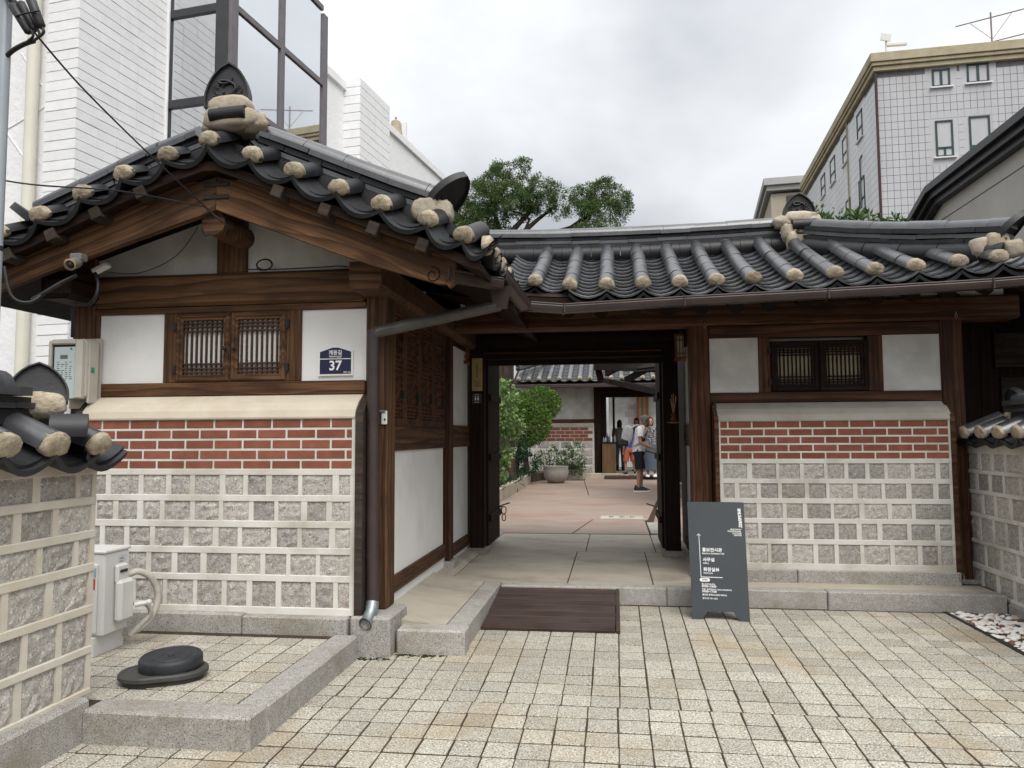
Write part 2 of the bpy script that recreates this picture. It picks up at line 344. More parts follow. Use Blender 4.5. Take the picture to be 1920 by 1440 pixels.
MOSS = pm('dark moss', (0.03, 0.042, 0.012), (0.018, 0.026, 0.009), 30, 0.95, bump=(90, 0.8, 0.01), spec=0.1)
METAL_BR = pm('brown painted gutter', (0.05, 0.033, 0.030), (0.034, 0.023, 0.021), 6, 0.45, stain=((0.085, 0.068, 0.062), 5, 0.6, 0.8, 0.4), spec=0.45)
METAL_PIPE = pm('brown green downpipe', (0.075, 0.07, 0.06), (0.045, 0.038, 0.033), 5, 0.42, stain=((0.16, 0.17, 0.15), 4, 0.5, 0.75, 0.5), spec=0.5)
ZINC = pm('zinc pipe shoe', (0.34, 0.37, 0.38), (0.2, 0.23, 0.235), 18, 0.38, metal=0.6)
IRON = pm('black iron', (0.022, 0.021, 0.02), (0.014, 0.013, 0.013), 20, 0.55, spec=0.4)
CABLE = pm('black cable', (0.016, 0.016, 0.017), (0.01, 0.01, 0.011), 20, 0.5, spec=0.4)
# ================================================================== SETTING
GZ = -0.13                                            # paving level in front of the gate
ground = struct(wbox('ground', -160, 160, -60, 220, -0.55, -0.30, SOIL, None))
pavement = struct(wbox('pavement', -4.2, 5.5, -6, 6.45, -0.30, GZ - 0.0028, SAND, None))

def in_ramp(x, y): return -0.96 < x < 0.05 and y > 5.40
def blocked(x, y):
    if x < -1.66 and y > 3.26: return True         # raised platform and granite base
    if x < -1.0 and y > 4.82: return True
    if x < -2.44 and y > 0.5: return True                                            # left wall
    if y > 6.27: return True
    if x > 2.47 and y > 4.2: return True
    return False
PV = [MB().box(-0.5, 0.5, -0.5, 0.5, -0.05, 0, 0.0) for _ in range(1)]
pav_l = 0.1660
def pav_w(y): return 0.1455 + 0.004 * (y - 3.2)
pav_meshes = []
for k in range(6):
    j = [random.uniform(-.0022, .0022) for _ in range(4)]
    mb = MB().box(-.0745 + j[0], .0745 + j[1], -.0768 + j[2], .0768 + j[3], -.05, 0, .002)
    pav_meshes.append(mb.mesh('paver', PAVER))
cells = []
ny = 0; y = 6.187
while y > 0.4:
    near = y < 4.02
    sh = 0.0
    for i in range(-28, 36):
        x = 0.015 + (i + .5) * pav_w(y) + (-0.012 if near else 0)
        xx = x + 0.004 * math.sin(y * 1.1 + i * .35)
        if not blocked(xx, y) and not (in_ramp(xx, y)): cells.append((xx, y, i))
    y -= pav_l
def pav_d(c):
    d = math.hypot(c[0], c[1]); v = c[1] >= 2.62 and abs(c[0] + c[1] * math.tan(YAW)) < c[1] * 0.72
    return (0 if v else 100) + d
cells.sort(key=pav_d)
far = MB()
for n, (x, y, i) in enumerate(cells):
    M = T(x, y, GZ + random.uniform(-.0006, .0012)) @ Matrix.Rotation(random.uniform(-.012, .012), 4, 'Z') @ Matrix.Rotation(random.uniform(-.005, .005), 4, 'X') @ Matrix.Rotation(random.uniform(-.005, .005), 4, 'Y') @ Matrix.Diagonal(((pav_w(y) - .0075) / .149, 1, 1, 1))
    if n < 290: mk('paver', random.choice(pav_meshes), None, pavement, M)
    else: far.box(-.0745, .0745, -.0768, .0768, -.05, 0, .002, M)
# the rest of the field keeps per-piece tint through its islands
def paver_field_mat():
    m, nt = nt_new('speckled granite paver field'); v = coords(nt, 'W')
    col = ramp(nt, noise_(nt, v, 22, 6), [(0.35, (0.335, 0.312, 0.258)), (0.65, (0.41, 0.387, 0.33))])
    for sp in (((0.11, 0.10, 0.082), 115, 0.545, 0.07), ((0.62, 0.585, 0.51), 100, 0.57, 0.07)):
        col = mix(nt, nd(nt, 'MapRange', None, _0=noise_(nt, v, sp[1], 2, 0.5), _1=sp[2], _2=sp[2] + sp[3], _3=0.0, _4=1.0).outputs[0], col, sp[0])
    col = mix(nt, nd(nt, 'MapRange', None, _0=noise_(nt, v, 1.1, 5, 0.6, 0.4), _1=0.50, _2=0.70, _3=0.0, _4=0.55).outputs[0], col, (0.29, 0.205, 0.095))
    k = nd(nt, 'MapRange', None, _0=nd(nt, 'NewGeometry').outputs['Random Per Island'], _1=0.0, _2=1.0, _3=0.85, _4=1.15).outputs[0]
    col = mix(nt, 1.0, col, nd(nt, 'CombineXYZ', None, X=k, Y=k, Z=k).outputs[0], 'MULTIPLY')
    finish(nt, col, 0.7, noise_(nt, v, 140, 6, .65), 0.35, 0, 0.35, 0.003); return m
PAVER_F = paver_field_mat()
stuff(part('paver_field', far, PAVER_F, pavement))

# gate floor: concrete slabs between the kerbs and the courtyard
gate_floor = struct(wbox('gate_floor', -3.6, 3.6, 6.60, 9.74, -0.28, -0.012, SAND, None))
for (x0, x1, y0, y1) in ((-1.41, -0.41, 6.455, 8.25), (-0.402, 0.30, 6.455, 8.25), (0.308, 0.9, 6.455, 8.25), (-1.41, -0.32, 8.258, 9.70), (-0.312, 0.42, 8.258, 9.70), (0.428, 1.3, 8.258, 9.70)):
    wbox('floor_slab', x0, x1, y0, y1, -0.14, 0.0, CONC, gate_floor, 0.006)
part('floor_slab', MB().prism([(-1.54, -.16), (-1.54, .075), (-1.47, .055), (-1.10, .006), (-1.098, -.16)], 4.903, 6.453, 'XZ'), CONC, gate_floor)
part('floor_slab', MB().prism([(-1.64, -.16), (-1.64, .07), (-1.45, .035), (-1.412, .004), (-1.412, -.16)], 6.456, 9.70, 'XZ'), CONC, gate_floor)
wbox('floor_slab', 0.905, 2.93, 6.455, 6.74, -0.14, -0.004, CONC, gate_floor, 0.006)
for (x0, x1) in ((-0.945, 0.40), (0.404, 1.63), (1.634, 2.93)):
    wbox('kerb_stone', x0, x1, 6.315 - 0.012 * (x0 > 1), 6.45, -0.28, 0.004, GRANITE, gate_floor, 0.008)
wbox('kerb_stone', -1.094, -0.95, 4.905, 6.45, -0.28, 0.012, GRANITE, gate_floor, 0.009)
wbox('kerb_stone', -1.372, -0.935, 4.735, 4.90, -0.28, 0.022, GRANITE, gate_floor, 0.012)
moss = MB()
for k in range(240):
    a = random.random(); x = -1.60 + a * 0.52 + random.gauss(0, .03); yy = 4.735 - abs(random.gauss(0, .03)) - (0.095 if x < -1.38 else 0)
    moss.sphere((x, yy, GZ - 0.004), (random.uniform(.008, .02), random.uniform(.006, .014), random.uniform(.003, .008)), 6, 4)
stuff(part('moss', moss, MOSS, pavement, smooth=80))

# courtyard floor: pink concrete in large panels
court = struct(wbox('courtyard_floor', -9, 9, 9.74, 40, -0.28, -0.012, SAND, None))
for poly in (((-2.1, 9.75), (-0.55, 9.75), (-0.34, 11.4), (-2.1, 11.4)), ((-0.53, 9.75), (0.42, 9.75), (0.42, 11.38), (-0.32, 11.4)),
             ((-2.2, 11.42), (0.47, 11.4), (0.9, 16.1), (-2.2, 16.1)), ((-2.3, 16.12), (-0.55, 16.12), (-0.85, 21.4), (-2.6, 21.4)), ((-0.53, 16.12), (2.3, 16.12), (2.3, 24.4), (-0.85, 24.4), (-0.83, 21.4)),
             ((0.44, 9.75), (3.2, 9.75), (3.2, 16.1), (0.92, 16.1))):
    part('floor_panel', MB().prism(poly, -0.14, 0.0, 'XY'), PINK, court)
# a lidded drain and a granite sill in the floor
dr = MB().box(-0.22, 0.42, 11.52, 11.95, -0.05, 0.006, 0.004)
part('drain_cover', dr, CONC, court)
for x in (-0.06, 0.1, 0.25): part('drain_stud', MB().lathe([(0.035, 0), (0.035, 0.012), (0.02, 0.02)], 10, T(x, 11.72, 0.006)), GRANITE, court, smooth=40)
wbox('granite_sill', 0.44, 0.62, 9.76, 11.0, -0.1, 0.012, GRANITE, court, 0.005)

# raised paved platform by the left wall
platform = struct(wbox('paved_platform', -3.9, -1.6, 3.3, 4.62, -0.28, -0.0028, SAND, None))
for (x0, x1) in ((-2.372, -1.578),): wbox('kerb_stone', x0, x1, 3.205, 3.375, -0.28, 0.016, GRANITE, platform, 0.012)
wbox('kerb_stone', -1.726, -1.574, 3.38, 4.60, -0.28, 0.014, GRANITE, platform, 0.012)
for i in range(14):
    for j in range(8):
        x = -1.815 - i * 0.157; yy = 3.465 + j * 0.166
        if x < -3.9 or yy > 4.6: continue
        mk('paver', random.choice(pav_meshes), None, platform, T(x, yy, random.uniform(-.0004, .0012)) @ Matrix.Rotation(random.uniform(-.015, .015), 4, 'Z'))

# pebble bed beside the right wall
bed = struct(wbox('pebble_bed', 2.50, 3.3, 4.0, 6.31, -0.28, -0.155, SOIL, None))
wbox('bed_edging', 2.465, 2.495, 4.0, 6.30, -0.25, GZ + 0.006, IRON, bed)
PEB = None
def pebble_mat():
    m, nt = nt_new('mixed washed pebbles'); ri = nd(nt, 'NewGeometry').outputs['Random Per Island']
    n = ramp(nt, ri, [(0, (0.74, 0.72, 0.68)), (0.35, (0.78, 0.76, 0.72)), (0.62, (0.70, 0.67, 0.62)), (0.74, (0.5, 0.38, 0.26)), (0.80, (0.66, 0.60, 0.54)), (0.87, (0.17, 0.07, 0.055)), (0.95, (0.07, 0.07, 0.075)), (1.0, (0.7, 0.66, 0.6))])
    n_ = n.node; n_.color_ramp.interpolation = 'CONSTANT'
    finish(nt, n, 0.5, None, 0.5); return m
pb = MB()
for k in range(1500):
    x = random.uniform(2.51, 3.0); yy = random.uniform(4.1, 6.29)
    r = random.uniform(.013, .028)
    Mx = T(x, yy, -0.152 + random.random() * .022) @ Matrix.Rotation(random.random() * 6, 4, 'Z') @ Matrix.Rotation(random.uniform(-.4, .4), 4, 'X')
    pb.sphere((0, 0, 0), (r * random.uniform(1, 1.5), r, r * random.uniform(.5, .75)), 8, 5, Mx)
pbl = stuff(part('pebbles', pb, pebble_mat(), bed, smooth=80))

# ================================================================== MASONRY
stone_meshes = {}
def stone_set(key, mat, amp=0.02, n=7):
    out = []
    for k in range(n):
        rx = random.random() * 50
        def fn(u, v):
            e = min(u, 1 - u, v, 1 - v)
            ed = 0.0 if e > 0 else 1.0
            x = u - .5; z = v - .5
            if 0 < u < 1: x += random.uniform(-.06, .06)
            else: x += random.uniform(-.012, .012)
            if 0 < v < 1: z += random.uniform(-.06, .06)
            else: z += random.uniform(-.015, .015)
            d = 0.006 if ed else .004 - amp * (abs(noise.noise((u * 2.6 + rx, v * 2.2, k * 3.1)) * 1.5 + .3 * random.random()))
            return (x, d, z)
        mb = MB().grid(fn, 5, 4)
        out.append(mb.mesh('stone', mat, None, False))
    stone_meshes[key] = out
stone_set('std', STONE, .013)
def flip_fix(mesh_list):
    for me in mesh_list:
        me.calc_loop_triangles()
        if me.polygons[0].normal.y > 0: me.flip_normals()
flip_fix(stone_meshes['std'])
brick_me = MB().box(-.5, .5, 0, .03, -.026, .026, .003).mesh('brick', BRICK)

def stone_rows(par, Mw, x0, x1, rows, wr=(0.115, 0.205), gap=0.034, end_l=0.035, end_r=0.035, rng=None, joint=None, jitter=.004, pre=None):
    """rough stones in courses with raised mortar joints; Mw maps (along, into the wall, up) to the world.
    x0, x1 may be functions of height; par is the mesh part that carries the pieces"""
    rng = rng or random
    fx0 = x0 if callable(x0) else (lambda z: x0); fx1 = x1 if callable(x1) else (lambda z: x1)
    J = MB()
    for r, (zt, zb) in enumerate(rows):
        zm = (zt + zb) / 2; a = fx0(zm) + end_l; b = fx1(zm) - end_r; x = a
        first = True; edges = []
        if r % 2: pass
        while x < b - 0.03:
            w = rng.uniform(*wr)
            if first and r % 2: w *= rng.uniform(.45, .8)
            if b - (x + w) < 0.09: w = b - x
            edges.append((x, x + w)); x += w + gap * rng.uniform(.75, 1.25); first = False
        prev = fx0(zm)
        for (p, q) in edges:
            if p - prev > .006: J.box(prev, p, -.004 + rng.uniform(-.001, .002), .03, zb - .003, zt + .003, .0, Mw)
            prev = q
            me = rng.choice(stone_meshes['std'])
            w = q - p + .008; h = zt - zb + .008
            mk('stone', me, None, par, Mw @ T((p + q) / 2, 0, zm) @ Matrix.Diagonal((w * rng.choice((1, -1)) if False else w, rng.uniform(.7, 1.25), h, 1)))
        if fx1(zm) - prev > .006: J.box(prev, fx1(zm), -.004, .03, zb - .003, zt + .003, .0, Mw)
    return J
def brick_rows(par, Mw, x0, x1, ztop, n=5, pitch=.0665, L=.185, g=.0137, off=0.06):
    for r in range(n):
        z = ztop - .026 - r * pitch - .002
        x = x0 - (off if r % 2 == 0 else off + (L + g) / 2) % (L + g)
        while x < x1:
            a = max(x, x0); b = min(x + L, x1)
            if b - a > .03:
                mk('brick', brick_me, None, par, Mw @ T((a + b) / 2, random.uniform(-.0015, .001), z) @ Matrix.Diagonal((b - a, 1, 1, 1)))
            x += L + g
# ================================================================== ROOF PIECES
def half_tube(r, L, t=0.016, n=8, drop=0.0):
    """convex roof tile, axis along +Y, open below"""
    mb = MB(); vs = []
    for yy, rr in ((0, r), (L, r * 0.97)):
        for q in (rr, rr - t):
            for j in range(n + 1):
                w = math.pi * j / n; vs.append((q * math.cos(w), yy, q * math.sin(w) - drop))
    k = n + 1; fs = []
    for j in range(n):
        fs += [(j, j + 1, 2 * k + j + 1, 2 * k + j), (k + j, 3 * k + j, 3 * k + j + 1, k + j + 1), (j, k + j, k + j + 1, j + 1), (2 * k + j, 2 * k + j + 1, 3 * k + j + 1, 3 * k + j)]
    return mb.add(vs, fs)
def trough(w, sag, L, t=0.02, n=6, up=0.0):
    """concave roof tile, axis along +Y; its front edge shows as a thick curve"""
    mb = MB(); vs = []
    for yy in (0, L):
        for dz in (0, -t):
            for j in range(n + 1):
                u = j / n * 2 - 1; vs.append((u * w / 2, yy, sag * (u * u - 1) + dz))
    k = n + 1; fs = []
    for j in range(n):
        fs += [(j, j + 1, 2 * k + j + 1, 2 * k + j), (k + j, 3 * k + j, 3 * k + j + 1, k + j + 1), (j, k + j, k + j + 1, j + 1)]
    return mb.add(vs, fs)
COVER = half_tube(0.078, 1.0).mesh('cover_tile', TILE, 40)
COVER_D = half_tube(0.078, 1.0).mesh('cover_tile', TILE_D, 40)
TROUGH = trough(0.29, 0.062, 0.30, .0135).mesh('trough_tile', TILE_T, 40)
TROUGH_D = trough(0.30, 0.072, 0.30, 0.026, 8).mesh('trough_tile', TILE_D, 40)
FLAT = [MB().box(0, 1, -.5, .5, 0, 1, 0).mesh('ridge_tile', TILE)]
FLAT_D = [MB().box(0, 1, -.5, .5, 0, 1, 0).mesh('ridge_tile', TILE_D)]
def cap_half(r, n=8):
    mb = MB(); vs = []
    for x in (0, 1):
        for j in range(n + 1):
            w = math.pi * j / n; vs.append((x, r * math.cos(w), r * math.sin(w)))
    k = n + 1
    return mb.add(vs, [(j, j + 1, k + j + 1, k + j) for j in range(n)] + [tuple(range(k)), tuple(range(k, 2 * k))])
CAP = cap_half(1.0).mesh('ridge_cap', TILE, 40)
CAP_D = cap_half(1.0).mesh('ridge_cap', TILE_D, 40)
def plug(r=0.07, seed=0):
    """the lump of lime mortar that closes the end of a convex tile, facing -Y"""
    rng = random.Random(seed); mb = MB(); n = 14; vs = [(0, -0.013, 0.02)]
    for ring, (q, dy) in enumerate(((.45, -.012), (.82, -.007), (1.0, .006), (1.0, .05))):
        for j in range(n):
            w = 2 * math.pi * j / n; x = math.cos(w) * r * q; z = math.sin(w) * r * q
            if z < 0: z *= 0.5
            k = 1 + rng.uniform(-.07, .07) * (ring < 3)
            vs.append((x * k, dy + rng.uniform(-.004, .004) * (ring < 3), z * k + .008))
    fs = [(0, 1 + j, 1 + (j + 1) % n) for j in range(n)]
    for i in range(3):
        for j in range(n): fs.append((1 + i * n + j, 1 + i * n + (j + 1) % n, 1 + (i + 1) * n + (j + 1) % n, 1 + (i + 1) * n + j))
    return mb.add(vs, fs)
PLUGS = [plug(.0765, k).mesh('mortar_plug', LIME, 50) for k in range(6)]
def lump(name, c, r, parent, mat=None, seed=0, rough=0.22, M=None, sq=1.0):
    mb = MB().sphere((0, 0, 0), 1, 20, 12)
    vs = []
    for p in mb.v:
        v = Vector(p); v = Vector([math.copysign(abs(q_) ** sq, q_) for q_ in v]); k = 1 + rough * noise.noise(v * 1.7 + Vector((seed * 3.1, 0, 0))) + rough * .5 * noise.noise(v * 4 + Vector((0, seed * 2.3, 0)))
        vs.append((v.x * k * r[0], v.y * k * r[1], v.z * k * r[2]))
    mb.v = vs
    return part(name, mb, mat or LIME_P, parent, T(*c) @ (M or Matrix()), smooth=60)
def mangwa(name, M, parent, w=.31, h=.30, relief=True):
    """ridge-end tile: a pointed arch plate with a raised rim, facing -Y locally, foot at the origin"""
    def outline(k):
        pts = []
        for i in range(17):
            s_ = 1 if i < 8 else -1; t = (i if i <= 8 else 16 - i) / 8; t = t ** .8
            x = s_ * w / 2 * max(0, 1 - t ** 2.3) ** .72 * (.92 + .08 * min(1, t * 4)) if i != 8 else 0
            pts.append((x * k, h * (.5 + (t - .5) * (k if k < 1 else 1)) if k < 1 and t > .5 else h * t))
        return pts
    mb = MB(); o = outline(1.0); q = outline(0.92); n = len(o)
    def bow(x): return 0.16 * x * x / w
    vs = [(x, bow(x) - .020, z) for x, z in o] + [(x, bow(x) - .020, z) for x, z in q] + [(x, bow(x), z) for x, z in q] + [(x, bow(x) + .03, z) for x, z in o]
    fs = []
    for i in range(n - 1):
        fs += [(i, i + 1, n + i + 1, n + i), (n + i, n + i + 1, 2 * n + i + 1, 2 * n + i), (i, 3 * n + i, 3 * n + i + 1, i + 1)]
    half = n // 2
    for i in range(half): fs.append((2 * n + i, 2 * n + i + 1, 2 * n + n - 2 - i, 2 * n + n - 1 - i) if i < half - 1 or True else ())
    fs = [f for f in fs if len(set(f)) >= 3]
    fs2 = []
    for f in fs:
        g = []
        for i in f:
            if i not in g: g.append(i)
        fs2.append(tuple(g))
    for i in range(half):
        a, b, c, d = 3 * n + i, 3 * n + i + 1, 3 * n + n - 2 - i, 3 * n + n - 1 - i
        g = []
        for j in (a, d, c, b):
            if j not in g: g.append(j)
        if len(g) >= 3: fs2.append(tuple(g))
    fs2.append((0, n, 2 * n, 3 * n)); fs2.append((n - 1, 2 * n - 1, 3 * n - 1, 4 * n - 1))
    mb.add(vs, fs2)
    p = part(name, mb, TILE_D, parent, M, smooth=40)
    return p
def relief(parent, M, w=.31, h=.3):
    mb = MB(); pts = []
    for i in range(26):
        t = i / 25; a = -1.2 + t * 7.2; r = (.026 + .030 * math.sin(t * math.pi)) * w / .31
        pts.append((math.cos(a) * r * (1.25 - .3 * t), -.004, h * (.36 + .34 * t) + math.sin(a) * r * .6))
    mb.tube(pts, [.004 + .006 * math.sin(math.pi * i / 25) for i in range(26)], 6)
    for k in range(9):
        x = (random.random() - .5) * w * .62; z = h * random.uniform(.2, .6)
        mb.sphere((x, .0, z), .007, 6, 4)
    for s in (-1, 1): mb.tube([(s * w * .2, -.002, h * .3), (s * w * .31, -.004, h * .42), (s * w * .24, -.004, h * .5), (s * w * .2, -.002, h * .44)], .005, 5)
    return part('relief', mb, TILE_D, parent, M, smooth=60)

class Path:
    def __init__(s, pts):
        s.p = [Vector(p) for p in pts]; s.s = [0.0]
        for a, b in zip(s.p, s.p[1:]): s.s.append(s.s[-1] + (b - a).length)
        s.L = s.s[-1]
    def at(s, t):
        t = max(0, min(s.L, t))
        for i in range(len(s.p) - 1):
            if t <= s.s[i + 1] or i == len(s.p) - 2:
                return s.p[i].lerp(s.p[i + 1], (t - s.s[i]) / max(1e-9, s.s[i + 1] - s.s[i]))
def ridge_run(parent, pts, courses, cap=None, fill=None, side=0.0):
    """a built-up ridge: courses = (dz, height, depth, piece length, shift, start, end); cap = (dz, radius, length, start, end)"""
    P = Path(pts)
    for ci, (dz, h, d, L, sh, st, en) in enumerate(courses):
        s = st - sh
        while s < P.L - en - .01:
            a = max(s, st); b = min(s + L, P.L - en)
            if b - a > .04:
                p0, p1 = P.at(a), P.at(b)
                j = random.uniform(-.006, .006)
                mk('ridge_tile', random.choice(FLAT if ci % 2 else FLAT_D), None, parent,
                   frame(p0, p1 - p0) @ T(0, j, dz + random.uniform(-.003, .003)) @ Matrix.Rotation(random.uniform(-.006, .006), 4, 'Y') @ Matrix.Diagonal(((p1 - p0).length - .003, d, h, 1)))
            s += L
    if cap:
        dz, r, L, st, en = cap; s = st; i = 0
        while s < P.L - en - .02:
            b = min(s + L, P.L - en); p0, p1 = P.at(s), P.at(b)
            k = 1 + (.02 if i % 2 else -.01)
            mk('ridge_cap', CAP, None, parent, frame(p0, p1 - p0) @ T(0, 0, dz + random.uniform(-.002, .002)) @ Matrix.Diagonal(((p1 - p0).length - .003, r * k, r * k, 1)))
            s += L; i += 1

# ================================================================== GABLE HOUSE (left)
YF = 4.84
house = thing('gable_house', 'tile roofed timber house with its gable to the street, red brick band and plaque 37', 'house', (-2.5, 5.2, 0))
WTOP = [(.985, .854), (.817, .69), (.65, .522), (.484, .35), (.312, .149)]
def mortar_base(x0, x1, y0, ytop, rows, zb, zt, J, Mw):
    J.box(x0, x1, .010, ytop, zb, zt, 0, Mw)
    edges = [zt_ for zt_, _ in rows] + []
    prev = zt
    return J
def lower_wall(parent, name, Mw, x0, x1, seed, end_boards=True, ledge_mat=CREAM, mort=JOINT, thick=.15, zb=.107):
    rng = random.Random(seed)
    holder = mk(name, None, None, parent, Mw)   # replaced below by the mortar mesh
    J = stone_rows(holder, Mw, x0, x1, WTOP, rng=rng)
    J.box(x0, x1, .010, thick, zb, 1.352, 0, Mw)
    zs = [1.018] + [z for r in WTOP for z in r] + [zb]
    for a, b in ((1.022, .985), (.854, .817), (.69, .65), (.522, .484), (.35, .312), (.149, zb)):
        J.box(x0, x1, -.006 + rng.uniform(-.001, .001), .02, b - .002, a + .002, .003, Mw)
    J.box(x0, x1, .0035, .02, 1.0, 1.35, 0, Mw)
    J.box(x1 - .028, x1, -.005, .02, zb, 1.35, .003, Mw); J.box(x0, x0 + .02, -.005, .02, zb, 1.35, .003, Mw)
    holder.data = None
    me = J.mesh('mortar', mort)
    o = bpy.data.objects.new(name, me); COL.objects.link(o); WM[o.name] = Matrix()
    o.parent = parent; o.matrix_basis = WM[parent.name].inverted()
    for ch in list(holder.children):
        w = WM[ch.name]; ch.parent = o; ch.matrix_basis = w
    bpy.data.objects.remove(holder)
    brick_rows(o, Mw, x0 + .02, x1 - .03, 1.342, off=rng.uniform(.02, .16))
    led = MB().prism([(thick + .01, 1.507), (thick - .004, 1.503), (.05, 1.450), (.0, 1.40), (-.014, 1.356), (-.012, 1.346), (thick + .01, 1.346)], x0 + .0, x1 - .004, 'YZ', Mw)
    part('ledge', led, ledge_mat, o)
    return o
low = lower_wall(house, 'lower_wall', T(0, 4.687, 0), -3.53, -1.625, 11)
for x in (-3.575, -1.622):
    part('side_board', MB().prism([(4.66, .10), (4.66, 1.33), (4.672, 1.385), (4.80, 1.50), (4.85, 1.50), (4.85, .10)], x, x + .05, 'YZ'), W_GREY, low)
for (a, b, z) in ((-3.75, -2.342, .118), (-2.338, -1.655, .108)):
    wbox('base_stone', a, b, 4.615, 4.84, -.28, z, GRANITE, low, .010)
wbox('base_stone', -1.645, -1.385, 4.64, 5.05, -.28, .115, GRANITE, low, .016)
# timber frame
tbox('post', -1.617, -1.468, YF, 5.03, .115, 2.50, W_MID, house, .010)
tbox('post', -3.74, -3.575, YF - .004, 5.03, -.1, 2.50, W_MID, house, .010)
tbox('post_trim', -3.573, -3.536, YF + .006, 4.98, 1.50, 2.13, W_MID, house, .004)
tbox('sill', -3.572, -1.62, YF - .008, 5.0, 1.508, 1.60, W_FRONT, house, .006)
tbox('rail', -3.572, -1.62, YF - .002, 4.99, 2.077, 2.122, W_FRONT, house, .004)
tbox('beam', -3.574, -1.62, YF - .03, 5.02, 2.125, 2.345, W_FRONT, house, .022)
wbox('wall_panel', -3.535, -3.055, YF + .014, 4.95, 1.595, 2.08, PLASTER, house)
wbox('wall_panel', -2.064, -1.618, YF + .014, 4.95, 1.595, 2.08, PLASTER, house)
tbox('jamb', -3.055, -2.962, YF, 4.98, 1.60, 2.077, W_FRONT, house, .004)
tbox('jamb', -2.168, -2.064, YF, 4.98, 1.60, 2.077, W_FRONT, house, .004)
PAPER = pm('window paper', (0.78, 0.775, 0.74), (0.70, 0.69, 0.65), 5, .9)
PAPER_D = pm('yellowed window paper', (0.42, 0.37, 0.26), (0.3, 0.26, 0.17), 5, .9)
W_LAT = wood('lattice bar wood', (0.12, 0.062, 0.035), (0.045, 0.022, 0.014), 20, .55)
def lattice_window(parent, x0, xm, x1, z0, z1, y, wf, wl, paper, st=.05, nv=8, knob=True):
    fr = MB()
    for a, b in ((x0 - .004, x0 + .002), (x1 - .002, x1 + .004)): fr.box(a, b, y + .02, y + .06, z0, z1, 0)
    fr.box(x0, x1, y + .052, y + .07, z0, z1, 0)
    w = part('window', fr, wf, parent)
    for i, (a, b) in enumerate(((x0, xm - .002), (xm + .002, x1))):
        mb = MB()
        for (p, q, c, d) in ((a, a + st, z0, z1), (b - st, b, z0, z1), (a + st, b - st, z0, z0 + st), (a + st, b - st, z1 - st, z1)): mb.box(p, q, y, y + .035, c, d, .003)
        s2 = st * .6
        for (p, q, c, d) in ((a + .007, a + s2, z0 + .007, z1 - .007), (b - s2, b - .007, z0 + .007, z1 - .007), (a + s2, b - s2, z0 + .007, z0 + s2), (a + s2, b - s2, z1 - s2, z1 - .007)): mb.box(p, q, y - .010, y + .01, c, d, .004)
        part('sash', mb, wf, w)
        L = MB(); ia, ib, ic, id_ = a + st, b - st, z0 + st, z1 - st
        for k in range(nv):
            x = ia + (ib - ia) * (k + .6) / (nv + .2); L.box(x - .0055, x + .0055, y + .008, y + .026, ic, id_, .001)
        H = id_ - ic
        for z in (ic + .05 * H, ic + .115 * H, ic + .20 * H, id_ - .055 * H, id_ - .12 * H, id_ - .20 * H): L.box(ia, ib, y + .005, y + .022, z - .005, z + .005, .001)
        part('lattice', L, wl, w)
        part('paper_pane', MB().box(ia - .01, ib + .01, y + .028, y + .032, ic - .01, id_ + .01), paper, w)
        hx = a - .008 if i == 0 else b + .008
        for z in (z0 + .19 * (z1 - z0), z0 + .81 * (z1 - z0)):
            part('hinge', MB().box(hx - .012, hx + .012, y - .012, y + .004, z - .026, z + .026, .002).tube([(hx, y - .012, z - .03), (hx, y - .012, z + .03)], .007, 8), IRON, w)
        if knob:
            kx = (b - .028) if i == 0 else (a + .028)
            part('knob', MB().lathe([(.016, 0), (.016, .003), (.006, .005), (.006, .012), (.013, .016), (.014, .024), (.006, .030)], 12, T(kx, y - .010, (z0 + z1) / 2 - .01) @ Matrix.Rotation(R(90), 4, 'X')), IRON, w, smooth=50)
    return w
lattice_window(house, -2.962, -2.566, -2.168, 1.602, 2.075, YF - .004, W_MID, W_LAT, PAPER)

# gable triangle: plaster, king post, purlin ends
def gz_bot(x):   # lower edge of the gable boards
    pts = [(-4.25, 2.10), (-3.904, 2.202), (-3.198, 2.428), (-2.46, 2.655), (-1.518, 2.292), (-.939, 2.109), (-.7, 2.04)]
    for (a, za), (b, zb) in zip(pts, pts[1:]):
        if a <= x <= b:
            t = (x - a) / (b - a); return za + (zb - za) * t
    return 2.1
xs = [-3.70 + 2.16 * i / 24 for i in range(25)]
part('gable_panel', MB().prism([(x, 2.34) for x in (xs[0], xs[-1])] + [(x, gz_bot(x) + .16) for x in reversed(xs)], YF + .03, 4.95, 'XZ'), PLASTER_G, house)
tbox('king_post', -2.675, -2.465, YF - .01, 4.98, 2.345, 2.80, W_FRONT, house, .006)
part('purlin', MB().tube([(-2.50, 4.465, 2.585), (-2.50, 5.4, 2.585)], .078, 18), W_MID, house, smooth=40)
for x, nm in ((-1.545, 0), (-3.66, 1)):
    part('purlin', MB().prism([(x - .105, 2.19), (x - .08, 2.15), (x + .08, 2.15), (x + .105, 2.19), (x + .105, 2.335), (x - .105, 2.335)], 4.60 if nm == 0 else 4.56, 8.0, 'XZ'), W_MID if nm == 0 else W_DARK, house)
tbox('bracket', -3.72, -3.53, 4.52, 4.84, 2.16, 2.29, W_DARK, house, .02)
tbox('bracket', -1.60, -1.475, 4.70, 4.84, 2.19, 2.30, W_MID, house, .02)

